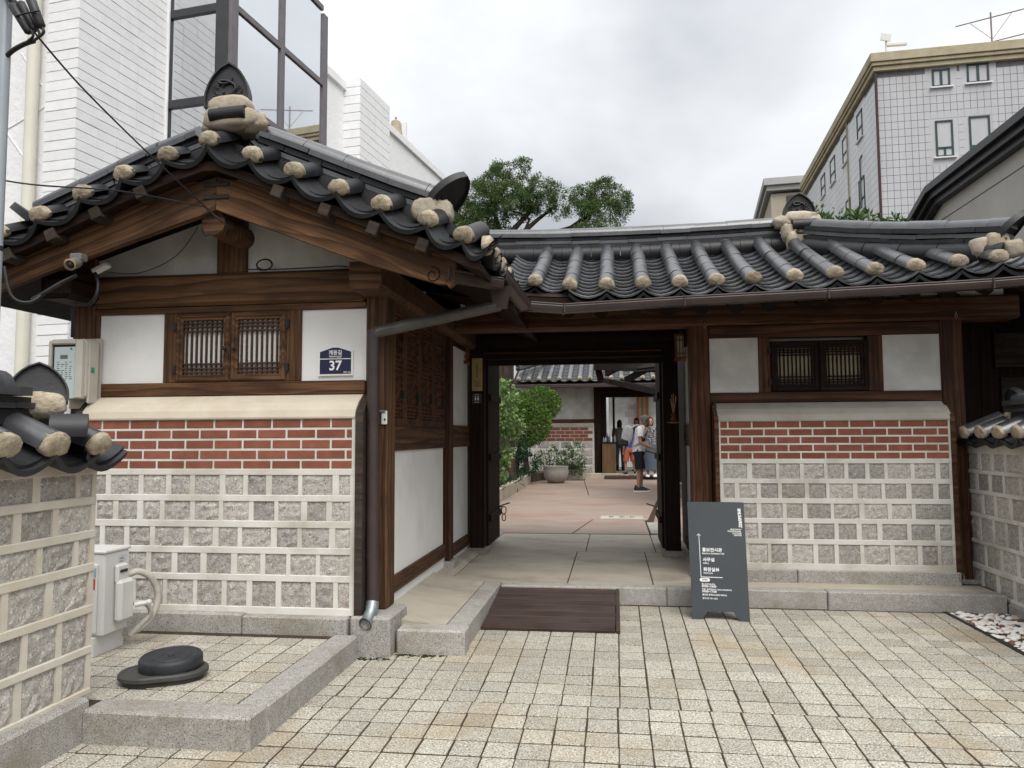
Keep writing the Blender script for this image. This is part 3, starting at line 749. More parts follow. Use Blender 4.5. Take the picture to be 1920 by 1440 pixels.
# gable boards
RAKE = [(-4.45, 2.345), (-4.15, 2.437), (-3.865, 2.532), (-3.577, 2.639), (-3.287, 2.762), (-3.011, 2.875), (-2.725, 2.978), (-2.445, 3.057), (-2.165, 2.948), (-1.89, 2.833), (-1.613, 2.714), (-1.346, 2.604), (-1.065, 2.50), (-.85, 2.395), (-.72, 2.35)]
def rake(x):
    for (a, za), (b, zb) in zip(RAKE, RAKE[1:]):
        if a <= x <= b: return za + (zb - za) * (x - a) / (b - a)
    return RAKE[0][1] if x < RAKE[0][0] else RAKE[-1][1]
for (a, b) in ((-4.02, -2.463), (-2.459, -.93)):
    p0 = Vector((a, 4.42, 0)); ang = math.atan2(rake(b) - rake(a), b - a)
    n = 14; q = [a + (b - a) * i / n for i in range(n + 1)]
    poly = [(x, gz_bot(x)) for x in q] + [(x, rake(x) - .125 - (.06 if abs(x + 2.46) < .15 else 0)) for x in reversed(q)]
    if b > -1: poly[n] = (b, gz_bot(b) + .035); poly.insert(n, (b - .035, gz_bot(b - .035) - .004)); poly.insert(n, (b - .05, gz_bot(b) + .03))
    Mr = T(a, 4.42, rake(a)) @ Matrix.Rotation(-ang, 4, 'Y'); Mi = Mr.inverted()
    pl = [(lambda v: (v.x, v.z))(Mi @ Vector((x, 4.42, z))) for x, z in poly]
    part('gable_board', MB().prism(pl, 0, .05, 'XZ'), W_FRONT, house, Mr)
for z in (2.735, 2.815): part('iron_strap', MB().box(-2.545, -2.375, 4.41, 4.424, z - .013, z + .013, .003), IRON, house)
sp = [(-1.065 + math.cos(a) * (.012 + .005 * a), 4.418, 2.192 + math.sin(a) * (.012 + .005 * a)) for a in [i * .35 for i in range(24)]]
part('scroll_carving', MB().tube(sp, .0035, 5), W_DARK, house)
for x in (-4.1, -3.80, -3.50, -3.20, -2.90, -2.0, -1.70, -1.40, -1.10):
    sl = .41 if x < -2.46 else -.40
    part('rafter_stub', MB().box(-.035, .035, 4.29, 4.46, -.04, .035, .004), W_GREY, house, T(x, 0, rake(x) - .165) @ Matrix.Rotation(-math.atan(sl), 4, 'Y'))

# roof: deck, rake tiles, built-up rake ridges, slopes
q = [-4.42 + 3.66 * i / 40 for i in range(41)]
roof = part('roof', MB().prism([(x, rake(x) - .125) for x in q] + [(x, rake(x) - .165) for x in reversed(q)], 4.335, 8.6, 'XZ'), W_DARK, house)
part('eave_board', MB().prism([(x, rake(x) - .115) for x in q] + [(x, rake(x) - .175) for x in reversed(q)], 4.315, 4.345, 'XZ'), W_DARK, roof)
def rake_frame(x, side, tilt=.48, y=4.27, dz=0):
    d = .06; tang = Vector((2 * d, 0, rake(x + d) - rake(x - d))).normalized()
    if abs(x + 2.445) < .05: tang = Vector((1, 0, 0))
    ax = Vector((0, 1, tilt)).normalized(); up = tang.cross(ax).normalized(); ax = up.cross(tang)
    return Matrix(((tang.x, ax.x, up.x, x), (tang.y, ax.y, up.y, y), (tang.z, ax.z, up.z, rake(x) + dz), (0, 0, 0, 1)))
caps = [p[0] for p in RAKE[1:-1]]
for i, x in enumerate(caps):
    Mr = rake_frame(x, 0)
    mk('cover_tile', COVER_D, None, roof, Mr @ T(0, .012, -.034) @ Matrix.Diagonal((.83, .34, .83, 1)))
    mk('mortar_plug', PLUGS[i % 6], None, roof, Mr @ T(0, .004, -.030) @ Matrix.Rotation(random.uniform(-.2, .2), 4, 'Y') @ Matrix.Diagonal((.82, 1, .82, 1)))
for a, b in zip([-4.45] + caps, caps + [-.70]):
    m = (a + b) / 2; d = math.hypot(b - a, rake(b) - rake(a))
    tang = Vector((b - a, 0, rake(b) - rake(a))).normalized(); ax = Vector((0, 1, .48)).normalized(); up = tang.cross(ax).normalized(); ax = up.cross(tang)
    for k, (yy, dz) in enumerate(((4.255, -.042), (4.31, -.008), (4.37, .018))):
        Mt = Matrix(((tang.x, ax.x, up.x, m), (tang.y, ax.y, up.y, yy), (tang.z, ax.z, up.z, (rake(a) + rake(b)) / 2 + dz), (0, 0, 0, 1)))
        mk('trough_tile', TROUGH_D, None, roof, Mt @ Matrix.Diagonal((d / .30 * 1.02, 1, 1.05, 1)))
rr = [(x, 4.60, rake(x) + .035) for x in (-2.27, -2.0, -1.7, -1.4, -1.2, -1.04)]
lr = [(x, 4.60, rake(x) + .035) for x in (-2.60, -2.85, -3.1, -3.4, -3.65, -3.80)]
for pts in (rr, lr):
    ridge_run(roof, pts, [(.025, .030, .17, .26, .05, 0, 0), (.060, .030, .17, .27, .17, 0, .02), (.095, .032, .19, .27, .08, 0, .05), (.130, .034, .235, .28, .2, 0, .06)], cap=(.158, .082, .29, 0, .04))
part('ridge_bed', MB().prism([(x, rake(x) + .075) for x in q] + [(x, rake(x) - .07) for x in reversed(q)], 4.50, 4.72, 'XZ'), TILE_D, roof)
ridge_run(roof, [(-2.445, 4.62, 3.12), (-2.445, 6.0, 3.09), (-2.445, 8.0, 3.12)], [(0, .04, .2, .3, 0, 0, 0), (.045, .04, .2, .3, .15, 0, 0), (.09, .04, .24, .3, .05, 0, 0)], cap=(.12, .085, .3, 0, 0))
# apex ornament
Mg = T(-2.415, 4.44, 3.315) @ Matrix.Rotation(R(-6), 4, 'X') @ Matrix.Rotation(R(8), 4, 'Z')
mw = mangwa('ridge_end_tile', Mg, roof, .305, .315); relief(mw, Mg, .305, .315)
part('mortar', MB().tube([(-2.40, 4.53, 3.19), (-2.40, 4.54, 3.28), (-2.40, 4.56, 3.37)], [.13, .125, .10], 18), LIME_P, roof, smooth=50)
lump('mortar', (-2.545, 4.50, 3.215), (.07, .06, .055), roof, seed=1); lump('mortar', (-2.26, 4.50, 3.235), (.10, .06, .07), roof, seed=2); lump('mortar', (-2.405, 4.47, 3.335), (.150, .062, .072), roof, seed=3, rough=.10, sq=.75); lump('mortar', (-2.40, 4.47, 3.255), (.182, .070, .080), roof, seed=8, rough=.12, sq=.7)
mk('cover_tile', CAP_D, None, roof, frame((-2.508, 4.425, 3.262), (1, .0, .05)) @ Matrix.Rotation(R(72), 4, 'X') @ Matrix.Diagonal((.235, .046, .046, 1)))
# lower end of the right rake ridge
Mg2 = T(-1.035, 4.57, 2.655) @ Matrix.Rotation(R(62), 4, 'Z') @ Matrix.Rotation(R(48), 4, 'X')
mangwa('ridge_end_tile', Mg2, roof, .27, .25)
lump('mortar', (-1.125, 4.50, 2.605), (.085, .07, .075), roof, seed=4, sq=.6, rough=.15); lump('mortar', (-1.02, 4.52, 2.60), (.06, .07, .075), roof, seed=5, sq=.7, rough=.15)
Mg3 = T(-3.83, 4.57, 2.66) @ Matrix.Rotation(R(-75), 4, 'Z') @ Matrix.Rotation(R(50), 4, 'X')
mangwa('ridge_end_tile', Mg3, roof, .24, .20)
# the two slopes behind the rake (seen only edge-on from the street)
sl = MB(); half = half_tube(.078, 1.0); trg = trough(.29, .062, 1.0)
def slope_rows(x_ridge, x_eave, ys, zoff):
    for yy in ys:
        pr = Vector((x_ridge, yy, rake(x_ridge) + zoff)); pe = Vector((x_eave, yy, rake(x_eave) + zoff)); d = pr - pe; L = d.length
        ax = d.normalized(); up = Vector((0, -1, 0)).cross(ax) if ax.x < 0 else Vector((0, 1, 0)).cross(ax)
        up = up if up.z > 0 else -up; la = ax.cross(up)
        Mx = Matrix(((la.x, ax.x, up.x, pe.x), (la.y, ax.y, up.y, pe.y), (la.z, ax.z, up.z, pe.z), (0, 0, 0, 1)))
        sl.add(half.v, half.f, Mx @ T(0, 0, 0) @ Matrix.Diagonal((1, L, 1, 1)))
        sl.add(trg.v, trg.f, Mx @ T(.142, 0, .01) @ Matrix.Diagonal((1, L, 1, 1)))
slope_rows(-2.5, -.72, [4.75 + .285 * i for i in range(4)], -.03); slope_rows(-2.4, -4.40, [4.75 + .285 * i for i in range(13)], -.03)
stuff(part('slope_tiles', sl, TILE_D, roof, smooth=40))
for k, yy in enumerate((4.47, 4.75, 5.035, 5.32)):
    mk('mortar_plug', PLUGS[k], None, roof, T(-.715, yy, 2.345) @ Matrix.Rotation(R(90), 4, 'Z'))
for yy in (4.61, 4.89, 5.18, 5.46):
    mk('trough_tile', TROUGH_D, None, roof, T(-.69, yy, 2.345) @ Matrix.Rotation(R(90), 4, 'Z') @ Matrix.Rotation(R(20), 4, 'X'))

# side wall towards the gate passage
XS = -1.53
wbox('wall_panel', XS - .1, XS - .012, 5.03, 6.81, .24, 1.13, PLASTER, house)
wbox('wall_panel', XS - .1, XS - .010, 5.03, 6.86, .0, .16, PLASTER, house)
tbox('bottom_rail', XS - .11, XS + .012, 5.03, 6.81, .145, .262, W_MID, house, .006)
tbox('sill', XS - .11, XS + .012, 5.03, 6.81, 1.125, 1.30, W_MID, house, .006)
tbox('head_rail', XS - .11, XS + .014, 5.03, 6.81, 2.16, 2.40, W_GATE, house, .006)
lw = part('lattice_screen', MB().box(XS - .09, XS - .07, 5.03, 6.81, 1.30, 2.16), W_DARK, house)
n = 4; wd = (6.81 - 5.03) / n
for i in range(n):
    a = 5.03 + i * wd; b = a + wd
    mb = MB(); st = .055
    for (p, q_, c, d) in ((a, a + st, 1.30, 2.16), (b - st, b, 1.30, 2.16), (a + st, b - st, 1.30, 1.36), (a + st, b - st, 2.10, 2.16)): mb.box(XS - .03, XS + .004, p, q_, c, d, .003)
    part('sash', mb, W_GATE, lw)
    L = MB()
    for k in range(9):
        yy = a + st + (b - a - 2 * st) * (k + .5) / 9; L.box(XS - .026, XS - .012, yy - .006, yy + .006, 1.36, 2.10, .001)
    for z in (1.375, 1.40, 1.43, 1.46, 1.68, 1.715, 1.75, 1.785, 1.82, 2.02, 2.05, 2.08): L.box(XS - .024, XS - .006, a + st, b - st, z - .006, z + .006, .001)
    part('lattice', L, W_GATE, lw)
    part('latch', MB().box(XS - .01, XS + .016, b - st - .01, b - st + .014, 1.50, 1.56, .004), IRON, lw)
# ================================================================== GATEHOUSE (right)
YG = 6.885; YD = 8.0
gate = thing('gatehouse', 'low tiled timber gatehouse with open gate, right of the gable house', 'gatehouse', (0.8, 7.5, 0))
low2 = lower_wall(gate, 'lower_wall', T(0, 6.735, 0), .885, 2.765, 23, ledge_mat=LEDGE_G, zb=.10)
for x in (.855, 2.752):
    part('side_board', MB().prism([(6.715, .0), (6.715, 1.33), (6.725, 1.385), (6.85, 1.50), (6.90, 1.50), (6.90, .0)], x, x + .035, 'YZ'), W_GATE, low2)
for (a, b) in ((.86, 1.497), (1.503, 2.78)):
    wbox('base_stone', a, b, 6.70, 6.9, -.2, .102, GRANITE, low2, .008)
# front frame
tbox('post', .672, .848, YG - .006, 7.07, -.02, 2.42, W_GATE, gate, .010)
tbox('post', 2.764, 2.945, YG - .006, 7.07, -.05, 2.42, W_GATE, gate, .010)
tbox('post', -1.62, -1.492, YG - .02, 7.03, .10, 2.42, W_GATE, gate, .008)
wbox('base_stone', -1.66, -1.45, YG - .06, 7.08, -.05, .10, GRANITE, gate, .012)
wbox('base_stone', 2.74, 2.97, YG - .05, 7.08, -.2, .02, GRANITE, gate, .012)
wbox('base_stone', .64, .88, YG - .04, 7.08, -.2, .03, GRANITE, gate, .012)
tbox('sill', .848, 2.764, YG - .004, 7.05, 1.508, 1.598, W_GATE, gate)
tbox('rail', .848, 2.764, YG, 7.04, 2.080, 2.19, W_GATE, gate)
tbox('beam', -1.45, 3.4, YG - .03, 7.08, 2.195, 2.40, W_GATE, gate, .018)
tbox('jamb', 1.265, 1.365, YG, 7.04, 1.598, 2.08, W_GATE, gate)
tbox('jamb', 2.18, 2.30, YG, 7.04, 1.598, 2.08, W_GATE, gate)
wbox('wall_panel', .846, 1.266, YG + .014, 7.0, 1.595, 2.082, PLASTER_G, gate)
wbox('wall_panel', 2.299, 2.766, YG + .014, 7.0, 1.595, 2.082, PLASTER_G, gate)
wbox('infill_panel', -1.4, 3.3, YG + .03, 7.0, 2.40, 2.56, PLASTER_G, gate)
lattice_window(gate, 1.366, 1.772, 2.178, 1.604, 2.045, YG - .004, W_DARK, W_DARK, PAPER_D, st=.062, nv=8, knob=False)
wbox('wall_panel', .864, 2.75, 7.0, 7.06, 0, 2.4, PLASTER_G, gate)
# gate frame at the middle of the passage
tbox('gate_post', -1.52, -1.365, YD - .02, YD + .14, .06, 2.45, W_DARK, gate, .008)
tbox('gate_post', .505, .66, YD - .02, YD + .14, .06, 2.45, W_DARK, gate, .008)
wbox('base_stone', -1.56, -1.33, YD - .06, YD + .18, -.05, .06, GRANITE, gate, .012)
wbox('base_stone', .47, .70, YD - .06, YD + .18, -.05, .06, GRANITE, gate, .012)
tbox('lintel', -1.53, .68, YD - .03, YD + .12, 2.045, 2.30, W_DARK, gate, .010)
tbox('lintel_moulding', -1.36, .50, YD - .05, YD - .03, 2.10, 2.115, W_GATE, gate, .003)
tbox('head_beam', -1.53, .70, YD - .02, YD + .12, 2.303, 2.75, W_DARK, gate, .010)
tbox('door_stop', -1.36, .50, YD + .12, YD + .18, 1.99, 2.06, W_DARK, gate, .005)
# side bays of the passage
for sx, xw in ((-1, XS), (1, .72)):
    a, b = (xw - .1, xw - .012) if sx < 0 else (xw + .012, xw + .1)
    wbox('wall_panel', a, b, 7.03, YD - .02, 1.33, 2.12, PLASTER, gate); wbox('wall_panel', a, b, 7.03, YD - .02, .20, 1.13, PLASTER, gate); wbox('wall_panel', a, b, 7.03, YD - .02, 0.0, .10, PLASTER, gate)
    a, b = (xw - .11, xw + .012) if sx < 0 else (xw - .012, xw + .11)
    tbox('sill', a, b, 7.03, YD - .02, 1.125, 1.335, W_GATE, gate); tbox('bottom_rail', a, b, 7.03, YD - .02, .095, .21, W_GATE, gate); tbox('head_rail', a, b, 7.03, YD - .02, 2.11, 2.45, W_DARK, gate)
    part('side_wall', MB().box(-1.75 if sx < 0 else .78, -1.64 if sx < 0 else .9, 7.0, 9.2, 0, 2.6), W_DARK, gate)
# door leaves, swung inward: planks on battens
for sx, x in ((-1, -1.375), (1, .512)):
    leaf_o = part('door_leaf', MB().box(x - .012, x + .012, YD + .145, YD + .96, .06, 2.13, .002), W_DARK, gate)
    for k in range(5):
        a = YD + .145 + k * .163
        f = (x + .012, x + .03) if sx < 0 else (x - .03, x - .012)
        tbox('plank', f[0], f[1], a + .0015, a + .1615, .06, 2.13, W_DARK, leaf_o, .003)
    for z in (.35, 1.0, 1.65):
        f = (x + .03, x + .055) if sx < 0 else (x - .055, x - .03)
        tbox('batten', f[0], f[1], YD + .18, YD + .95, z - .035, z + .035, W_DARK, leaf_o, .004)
    rx = x + sx * -.05
    for z in (.42, 1.02): part('iron_hook', MB().tube([(rx, YD + .8, z), (rx - sx * .03, YD + .86, z + .012), (rx - sx * .10, YD + .93, z + .03)], .008, 6), IRON, leaf_o)
ring = [(-1.30 + .028 * math.sin(a), YD + .98, .33 + .10 * math.cos(a / 2) if False else .36 + .045 * math.cos(a)) for a in [i * math.pi / 8 for i in range(17)]]
tag(part('door_hook', MB().tube(ring, .006, 6).tube([(-1.30 + .022 * math.sin(a), YD + .98, .275 + .040 * math.cos(a)) for a in [i * math.pi / 8 for i in range(17)]], .006, 6).tube([(-1.34, YD + .93, .40), (-1.30, YD + .975, .405)], .006, 6), IRON, None), 'black iron chain hook hanging at the edge of the open left gate door', 'hook')

# roof of the gatehouse
XH = 1.756; YR = 7.5; KS = 0.9494
def KP(p): return (p[0] * KS, p[1] * KS, 1.22 + (p[2] - 1.22) * KS)
def ez(x): return 2.392 + (.118 * max(0, (x - .3) / 2.6) ** 2) + (.03 * max(0, (-.0 - x) / .7) ** 2)     # eave line, lifted towards the corner
def rz(x): return 3.038 + .032 * ((x - .1) / 1.5) ** 2
YE = 6.05
def roof_pt(x, y):    # tile bed of the front slope, slightly dished
    t = (y - YE) / (YR - YE); return ez(x) + (rz(min(x, XH)) - ez(x)) * t - .018 * math.sin(math.pi * max(0, min(1, t)))
def ytop(x): return YR if x <= XH else max(YE + .05, YR - (x - XH) * .97)
roof2 = None
dk = MB()
nx, nyy = 26, 6
dk.grid(lambda u, v: (-1.9 + 5.62 * u, YE + .04 + (YR + .25 - YE) * v, roof_pt(-1.9 + 5.62 * u, min(YR, YE + .04 + (YR + .2 - YE) * v)) - .075 - .12 * max(0, (YE + .04 + (YR + .25 - YE) * v) - ytop(-1.9 + 5.62 * u))), nx, nyy)
dk.grid(lambda u, v: (-1.9 + 5.62 * u, YE + .04 + (YR + .25 - YE) * v, roof_pt(-1.9 + 5.62 * u, min(YR, YE + .04 + (YR + .2 - YE) * v)) - .125 - .12 * max(0, (YE + .04 + (YR + .25 - YE) * v) - ytop(-1.9 + 5.62 * u))), nx, nyy)
dk.prism([(YR, 3.00), (YR + .30, 3.00), (9.15, 2.42), (9.15, 2.36), (YR, 2.95)], -1.9, 2.6, 'YZ')
roof2 = part('roof', dk, W_DARK, gate)
part('eave_board', MB().grid(lambda u, v: (-.72 + 4.3 * u, YE + .02 + .03 * (1 if v > .5 else 0), ez(-.72 + 4.3 * u) - .07 - .075 * (1 if v in (0, 1) else 0)), 24, 3), W_DARK, roof2)
cols = [-.628, -.336, -.042, .246, .531, .813, 1.095, 1.40, 1.700, 1.990, 2.288, 2.590, 2.874, 3.16, 3.44]
hip_lean = lambda x: .0
for i, x in enumerate(cols):
    y0 = YE if x > -.5 else YE + .12; y1 = ytop(x) + .02
    pts = []; yy = y0
    L = .305; P = Path([(x, y0 + (y1 - y0) * k / 12, roof_pt(x, y0 + (y1 - y0) * k / 12)) for k in range(13)])
    s = 0; k = 0
    while s < P.L - .03:
        b = min(s + L, P.L); p0, p1 = P.at(s), P.at(b); ax = (p1 - p0).normalized(); la = Vector((1, 0, 0)); up = la.cross(ax)
        q = .85 + (.018 if k % 2 else 0)
        Mx = Matrix(((la.x, ax.x, up.x, p0.x), (la.y, ax.y, up.y, p0.y), (la.z, ax.z, up.z, p0.z), (0, 0, 0, 1)))
        mk('cover_tile', COVER, None, roof2, Mx @ T(random.uniform(-.003, .003), 0, .012) @ Matrix.Rotation(random.uniform(-.008, .008), 4, 'Z') @ Matrix.Diagonal((q, (p1 - p0).length - .002, q, 1)))
        if k == 0: mk('mortar_plug', PLUGS[i % 6], None, roof2, Mx @ T(0, -.004, .016) @ Matrix.Rotation(random.uniform(-.10, .10), 4, 'Y') @ Matrix.Diagonal((.845, 1, .845, 1)))
        s += L; k += 1
ntro = 0; extra = MB()
tr_m = trough(0.29, 0.062, 0.30)
for x0, x1 in zip([-.93] + cols, cols + [3.72]):
    x = (x0 + x1) / 2; y1 = ytop(x) + .05; y0 = YE - .04 if x > -.45 else YE + .16
    yy = y0; k = 0
    while yy < y1:
        z = roof_pt(x, yy); z2 = roof_pt(x, yy + .1); slope = math.atan2(z2 - z, .1); dz = ez(x1) - ez(x0)
        Mx = T(x, yy, z + .010) @ Matrix.Rotation(-math.atan2(dz, x1 - x0), 4, 'Y') @ Matrix.Rotation(slope - R(8.5), 4, 'X') @ Matrix.Rotation(random.uniform(-.01, .01), 4, 'Z') @ Matrix.Diagonal(((x1 - x0) / .285, .8, 1, 1))
        if ntro < 298: mk('trough_tile', TROUGH, None, roof2, Mx); ntro += 1
        else: extra.add(tr_m.v, tr_m.f, Mx)
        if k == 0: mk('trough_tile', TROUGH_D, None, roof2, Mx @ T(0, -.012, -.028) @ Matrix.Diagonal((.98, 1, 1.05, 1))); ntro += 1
        yy += .128; k += 1
if extra.f: stuff(part('trough_tiles', extra, TILE_T, roof2, smooth=40))
# ridge of the gatehouse
rp = [(x, YR + .06, rz(x) + .0) for x in (-1.62, -1.2, -.7, -.2, .3, .8, 1.1, 1.4, 1.63)]
Pf = Path([(x, YR - .01, rz(x) - .03) for x in (-1.62, -1.0, -.4, .3, 1.0, 1.7)])
s = .0
while s < Pf.L - .05:
    p0, p1 = Pf.at(s), Pf.at(min(s + .285, Pf.L)); mk('ridge_fill', CAP_D, None, roof2, frame(p0, p1 - p0) @ Matrix.Rotation(R(60), 4, 'X') @ Matrix.Diagonal(((p1 - p0).length - .004, .085, .085, 1))); s += .285
ridge_run(roof2, rp, [(.050, .030, .19, .27, .05, 0, 0), (.084, .030, .185, .28, .17, 0, .02), (.118, .030, .19, .27, .11, 0, .0), (.152, .036, .24, .29, .22, 0, .0)], cap=(.183, .080, .305, 0, .02))
hp = [(XH + .06, YR - .06, 3.047), (2.183, 7.073, 2.896), (2.611, 6.645, 2.753), (3.035, 6.22, 2.647)]
Ph = Path([(p[0] - .06, p[1] - .06, p[2] - .05) for p in hp]); s = 0.05
while s < Ph.L - .05:
    p0, p1 = Ph.at(s), Ph.at(min(s + .31, Ph.L)); mk('ridge_fill', CAP_D, None, roof2, frame(p0, p1 - p0) @ Matrix.Rotation(R(60), 4, 'X') @ Matrix.Diagonal(((p1 - p0).length - .01, .08, .08, 1))); s += .31
ridge_run(roof2, hp, [(.035, .032, .18, .30, .06, .03, 0), (.072, .034, .18, .31, .18, .03, .02), (.110, .040, .23, .33, .1, .0, .05)], cap=(.148, .085, .32, .02, .0))
Mg = T(XH + .02, YR - .10, 3.285) @ Matrix.Rotation(R(4), 4, 'Z') @ Matrix.Rotation(R(-6), 4, 'X')
mw = mangwa('ridge_end_tile', Mg, roof2, .31, .235); relief(mw, Mg, .31, .235)
for k, (c, r) in enumerate((((1.86, 7.80, 3.385), (.17, .07, .065)), ((1.70, 7.80, 3.345), (.09, .07, .06)), ((2.0, 7.80, 3.32), (.075, .07, .09)), ((1.735, 7.76, 3.24), (.055, .06, .09)), ((1.77, 7.74, 3.145), (.05, .06, .10)), ((1.93, 7.78, 3.255), (.10, .06, .035)))):
    lump('mortar', KP(c), r, roof2, seed=20 + k, sq=.8)
mk('cover_tile', CAP_D, None, roof2, frame(KP((1.78, 7.735, 3.300)), (1, 0, .03)) @ Matrix.Rotation(R(70), 4, 'X') @ Matrix.Diagonal((.22, .05, .05, 1)))
Mg = T(*KP((3.17, 6.60, 2.80))) @ Matrix.Rotation(R(52), 4, 'Z') @ Matrix.Rotation(R(42), 4, 'X')
mangwa('ridge_end_tile', Mg, roof2, .27, .26)
for k, (c, r) in enumerate((((3.10, 6.57, 2.76), (.09, .08, .09)), ((3.0, 6.60, 2.74), (.085, .07, .08)), ((3.18, 6.50, 2.70), (.07, .07, .07)))): lump('mortar', KP(c), r, roof2, seed=40 + k, sq=.65, rough=.15)
# rafters under the eave
for i in range(17):
    x = -1.18 + i * .272
    z = roof_pt(x, 6.34) - .25
    part('rafter', MB().tube([(x, 6.33, z), (x, 7.45, z + .50)], [.060, .066], 14), W_DARK, roof2, smooth=40)
for i, (px, py) in enumerate(((1321, 611), (1791, 592))):
    p = aY(px, py, YG - .03); mb = MB().tube([p + Vector((0, .02, .05)), p + Vector((0, -.01, .03)), p + Vector((-.008, -.015, 0)), p + Vector((.004, -.015, -.03)), p + Vector((.012, -.015, 0)), p + Vector((0, -.012, .03))], .0035, 6)
    tag(part('cable_hook', mb, ZINC, None), 'white wire hook hung from the ' + ('post top right of the gate opening' if i == 0 else 'rightmost post top by the dark gap'), 'hook')
p = aY(1803, 1083, 6.70); tag(part('cable_hook', MB().tube([p + Vector((math.cos(a) * .02, 0, math.sin(a) * .033)) for a in [i * math.pi / 7 for i in range(15)]], .0035, 6), ZINC, None), 'white wire loop lying at the foot of the rightmost post', 'hook')

# dark lean-to beyond the right post
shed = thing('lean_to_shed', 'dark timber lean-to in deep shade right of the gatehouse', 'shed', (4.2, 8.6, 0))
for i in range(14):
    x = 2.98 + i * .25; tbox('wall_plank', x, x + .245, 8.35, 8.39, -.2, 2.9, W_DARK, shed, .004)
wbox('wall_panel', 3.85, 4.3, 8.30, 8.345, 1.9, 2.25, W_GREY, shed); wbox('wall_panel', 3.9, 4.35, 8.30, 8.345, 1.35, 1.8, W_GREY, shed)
wbox('lean_to_shade_roof', 2.99, 6.6, 7.0, 8.5, 2.50, 2.58, W_DARK, shed); wbox('lean_to_shade_side', 4.6, 4.7, 6.9, 8.3, -.2, 2.5, W_DARK, shed)  # roof run forward and side wall added so the panels get less light

# ================================================================== GUTTER AND DOWNPIPE
gut = thing('rain_gutter', 'brown metal rain gutter running under the tiled eaves', 'gutter', (.5, 5.9, 2.25))
def gutter_seg(a, b, name='gutter_run'):
    a = Vector(a); b = Vector(b); L = (b - a).length; M = frame(a, b - a)
    pr = [(y, z * .74) for y, z in ((.045, 0), (.05, -.008), (.045, -.022), (.048, -.03), (.044, -.06), (.036, -.092), (-.02, -.098), (-.05, -.09), (-.05, 0), (-.046, 0), (-.046, -.084), (.03, -.086), (.038, -.03), (.038, 0))]
    mb = MB().prism([(-y, z) for y, z in pr], 0, L, 'YZ')
    return part(name, mb, METAL_BR, gut, M)
GP = [(-1.0, 4.42, 2.225), (-.735, 4.88, 2.255)]
gutter_seg(GP[0], GP[1])
G2 = [(-.715, 4.86, 2.31), (-.665, 5.82, 2.265), (-.375, 5.90, 2.25), (.55, 5.915, 2.285), (1.60, 5.925, 2.313), (2.75, 5.935, 2.352), (3.9, 5.95, 2.42)]
for a, b in zip(G2, G2[1:]): gutter_seg(a, b)
for p, d in ((G2[1], (.3, 1, 0)), (G2[2], (1, .2, 0)), (G2[3], (1, 0, 0)), (G2[4], (1, 0, 0)), (G2[5], (1, 0, 0))):
    M = frame(p, d); part('gutter_joint', MB().box(-.006, .006, -.056, .054, -.076, .004, 0), METAL_BR, gut, M)
part('funnel', MB().add([(-.80, 4.94, 2.22), (-.68, 4.94, 2.22), (-.68, 5.06, 2.22), (-.80, 5.06, 2.22), (-.785, 4.955, 2.08), (-.70, 4.955, 2.08), (-.70, 5.04, 2.08), (-.785, 5.04, 2.08)], [(0, 1, 2, 3), (4, 5, 6, 7), (0, 1, 5, 4), (1, 2, 6, 5), (2, 3, 7, 6), (3, 0, 4, 7)]), METAL_BR, gut)
pipe = thing('downpipe', 'brown round downpipe kinked from the gutter down the corner post', 'downpipe', (-1.53, 4.72, .1))
part('pipe_bend', MB().tube([(-.745, 5.0, 2.10), (-1.50, 4.745, 1.905), (-1.532, 4.735, 1.885)], .039, 16), METAL_PIPE, pipe, smooth=40)
part('pipe', MB().tube([(-1.532, 4.735, 1.915), (-1.531, 4.735, 1.7), (-1.530, 4.735, .95), (-1.526, 4.733, .4), (-1.522, 4.73, .24), (-1.520, 4.725, .17)], [.039, .038, .038, .0385, .038, .036], 18), METAL_BR, pipe, smooth=40)
for z in (1.35, .98, .47): part('pipe_joint', MB().tube([(-1.530, 4.735, z - .012), (-1.530, 4.735, z + .012)], .0402, 18), METAL_BR, pipe, smooth=40)
sh = MB().tube([(-1.520, 4.725, .19), (-1.52, 4.70, .135), (-1.53, 4.645, .085), (-1.535, 4.62, .075)], [.040, .041, .040, .042], 14, caps=False)
sh.tube([(-1.52, 4.712, .165), (-1.52, 4.695, .128), (-1.53, 4.645, .082), (-1.535, 4.621, .073)], [.033, .035, .034, .036], 14, caps=False)
part('pipe_shoe', sh, ZINC, pipe, smooth=50)
# ================================================================== BOUNDARY WALLS
def frame_cols(x, y, z, p): return Matrix(((x[0], y[0], z[0], p[0]), (x[1], y[1], z[1], p[1]), (x[2], y[2], z[2], p[2]), (0, 0, 0, 1)))
def boundary_wall(label, loc, Mw, L, rows, th, ztop, zb, seed, base, joint):
    w = thing('boundary_wall', label, 'wall', loc)
    rng = random.Random(seed)
    holder = mk('h', None, None, w, Matrix())
    J = stone_rows(holder, Mw, 0, L, rows, wr=(.16, .235), gap=.036, end_l=.004, end_r=.03, rng=rng)
    J.box(0, L, .010, th, zb, ztop, 0, Mw)
    prev = ztop
    for i, (zt, zb_) in enumerate(rows):
        J.box(0 + rng.uniform(-.01, .006), L, -.009, .02, zt - .003, prev, .004, Mw); prev = zb_ + .003
    J.box(0, L, -.009, .02, zb, prev, .004, Mw)
    o = bpy.data.objects.new('mortar', J.mesh('mortar', joint)); COL.objects.link(o); WM[o.name] = Matrix(); o.parent = w; o.matrix_basis = WM[w.name].inverted()
    for ch in list(holder.children): ch.parent = o; ch.matrix_basis = WM[ch.name]
    bpy.data.objects.remove(holder)
    for (a, b, d) in base: part('base_stone', MB().box(a, b, d, th, -.4, zb + .012, .014, Mw), GRANITE, w)
    return w, o
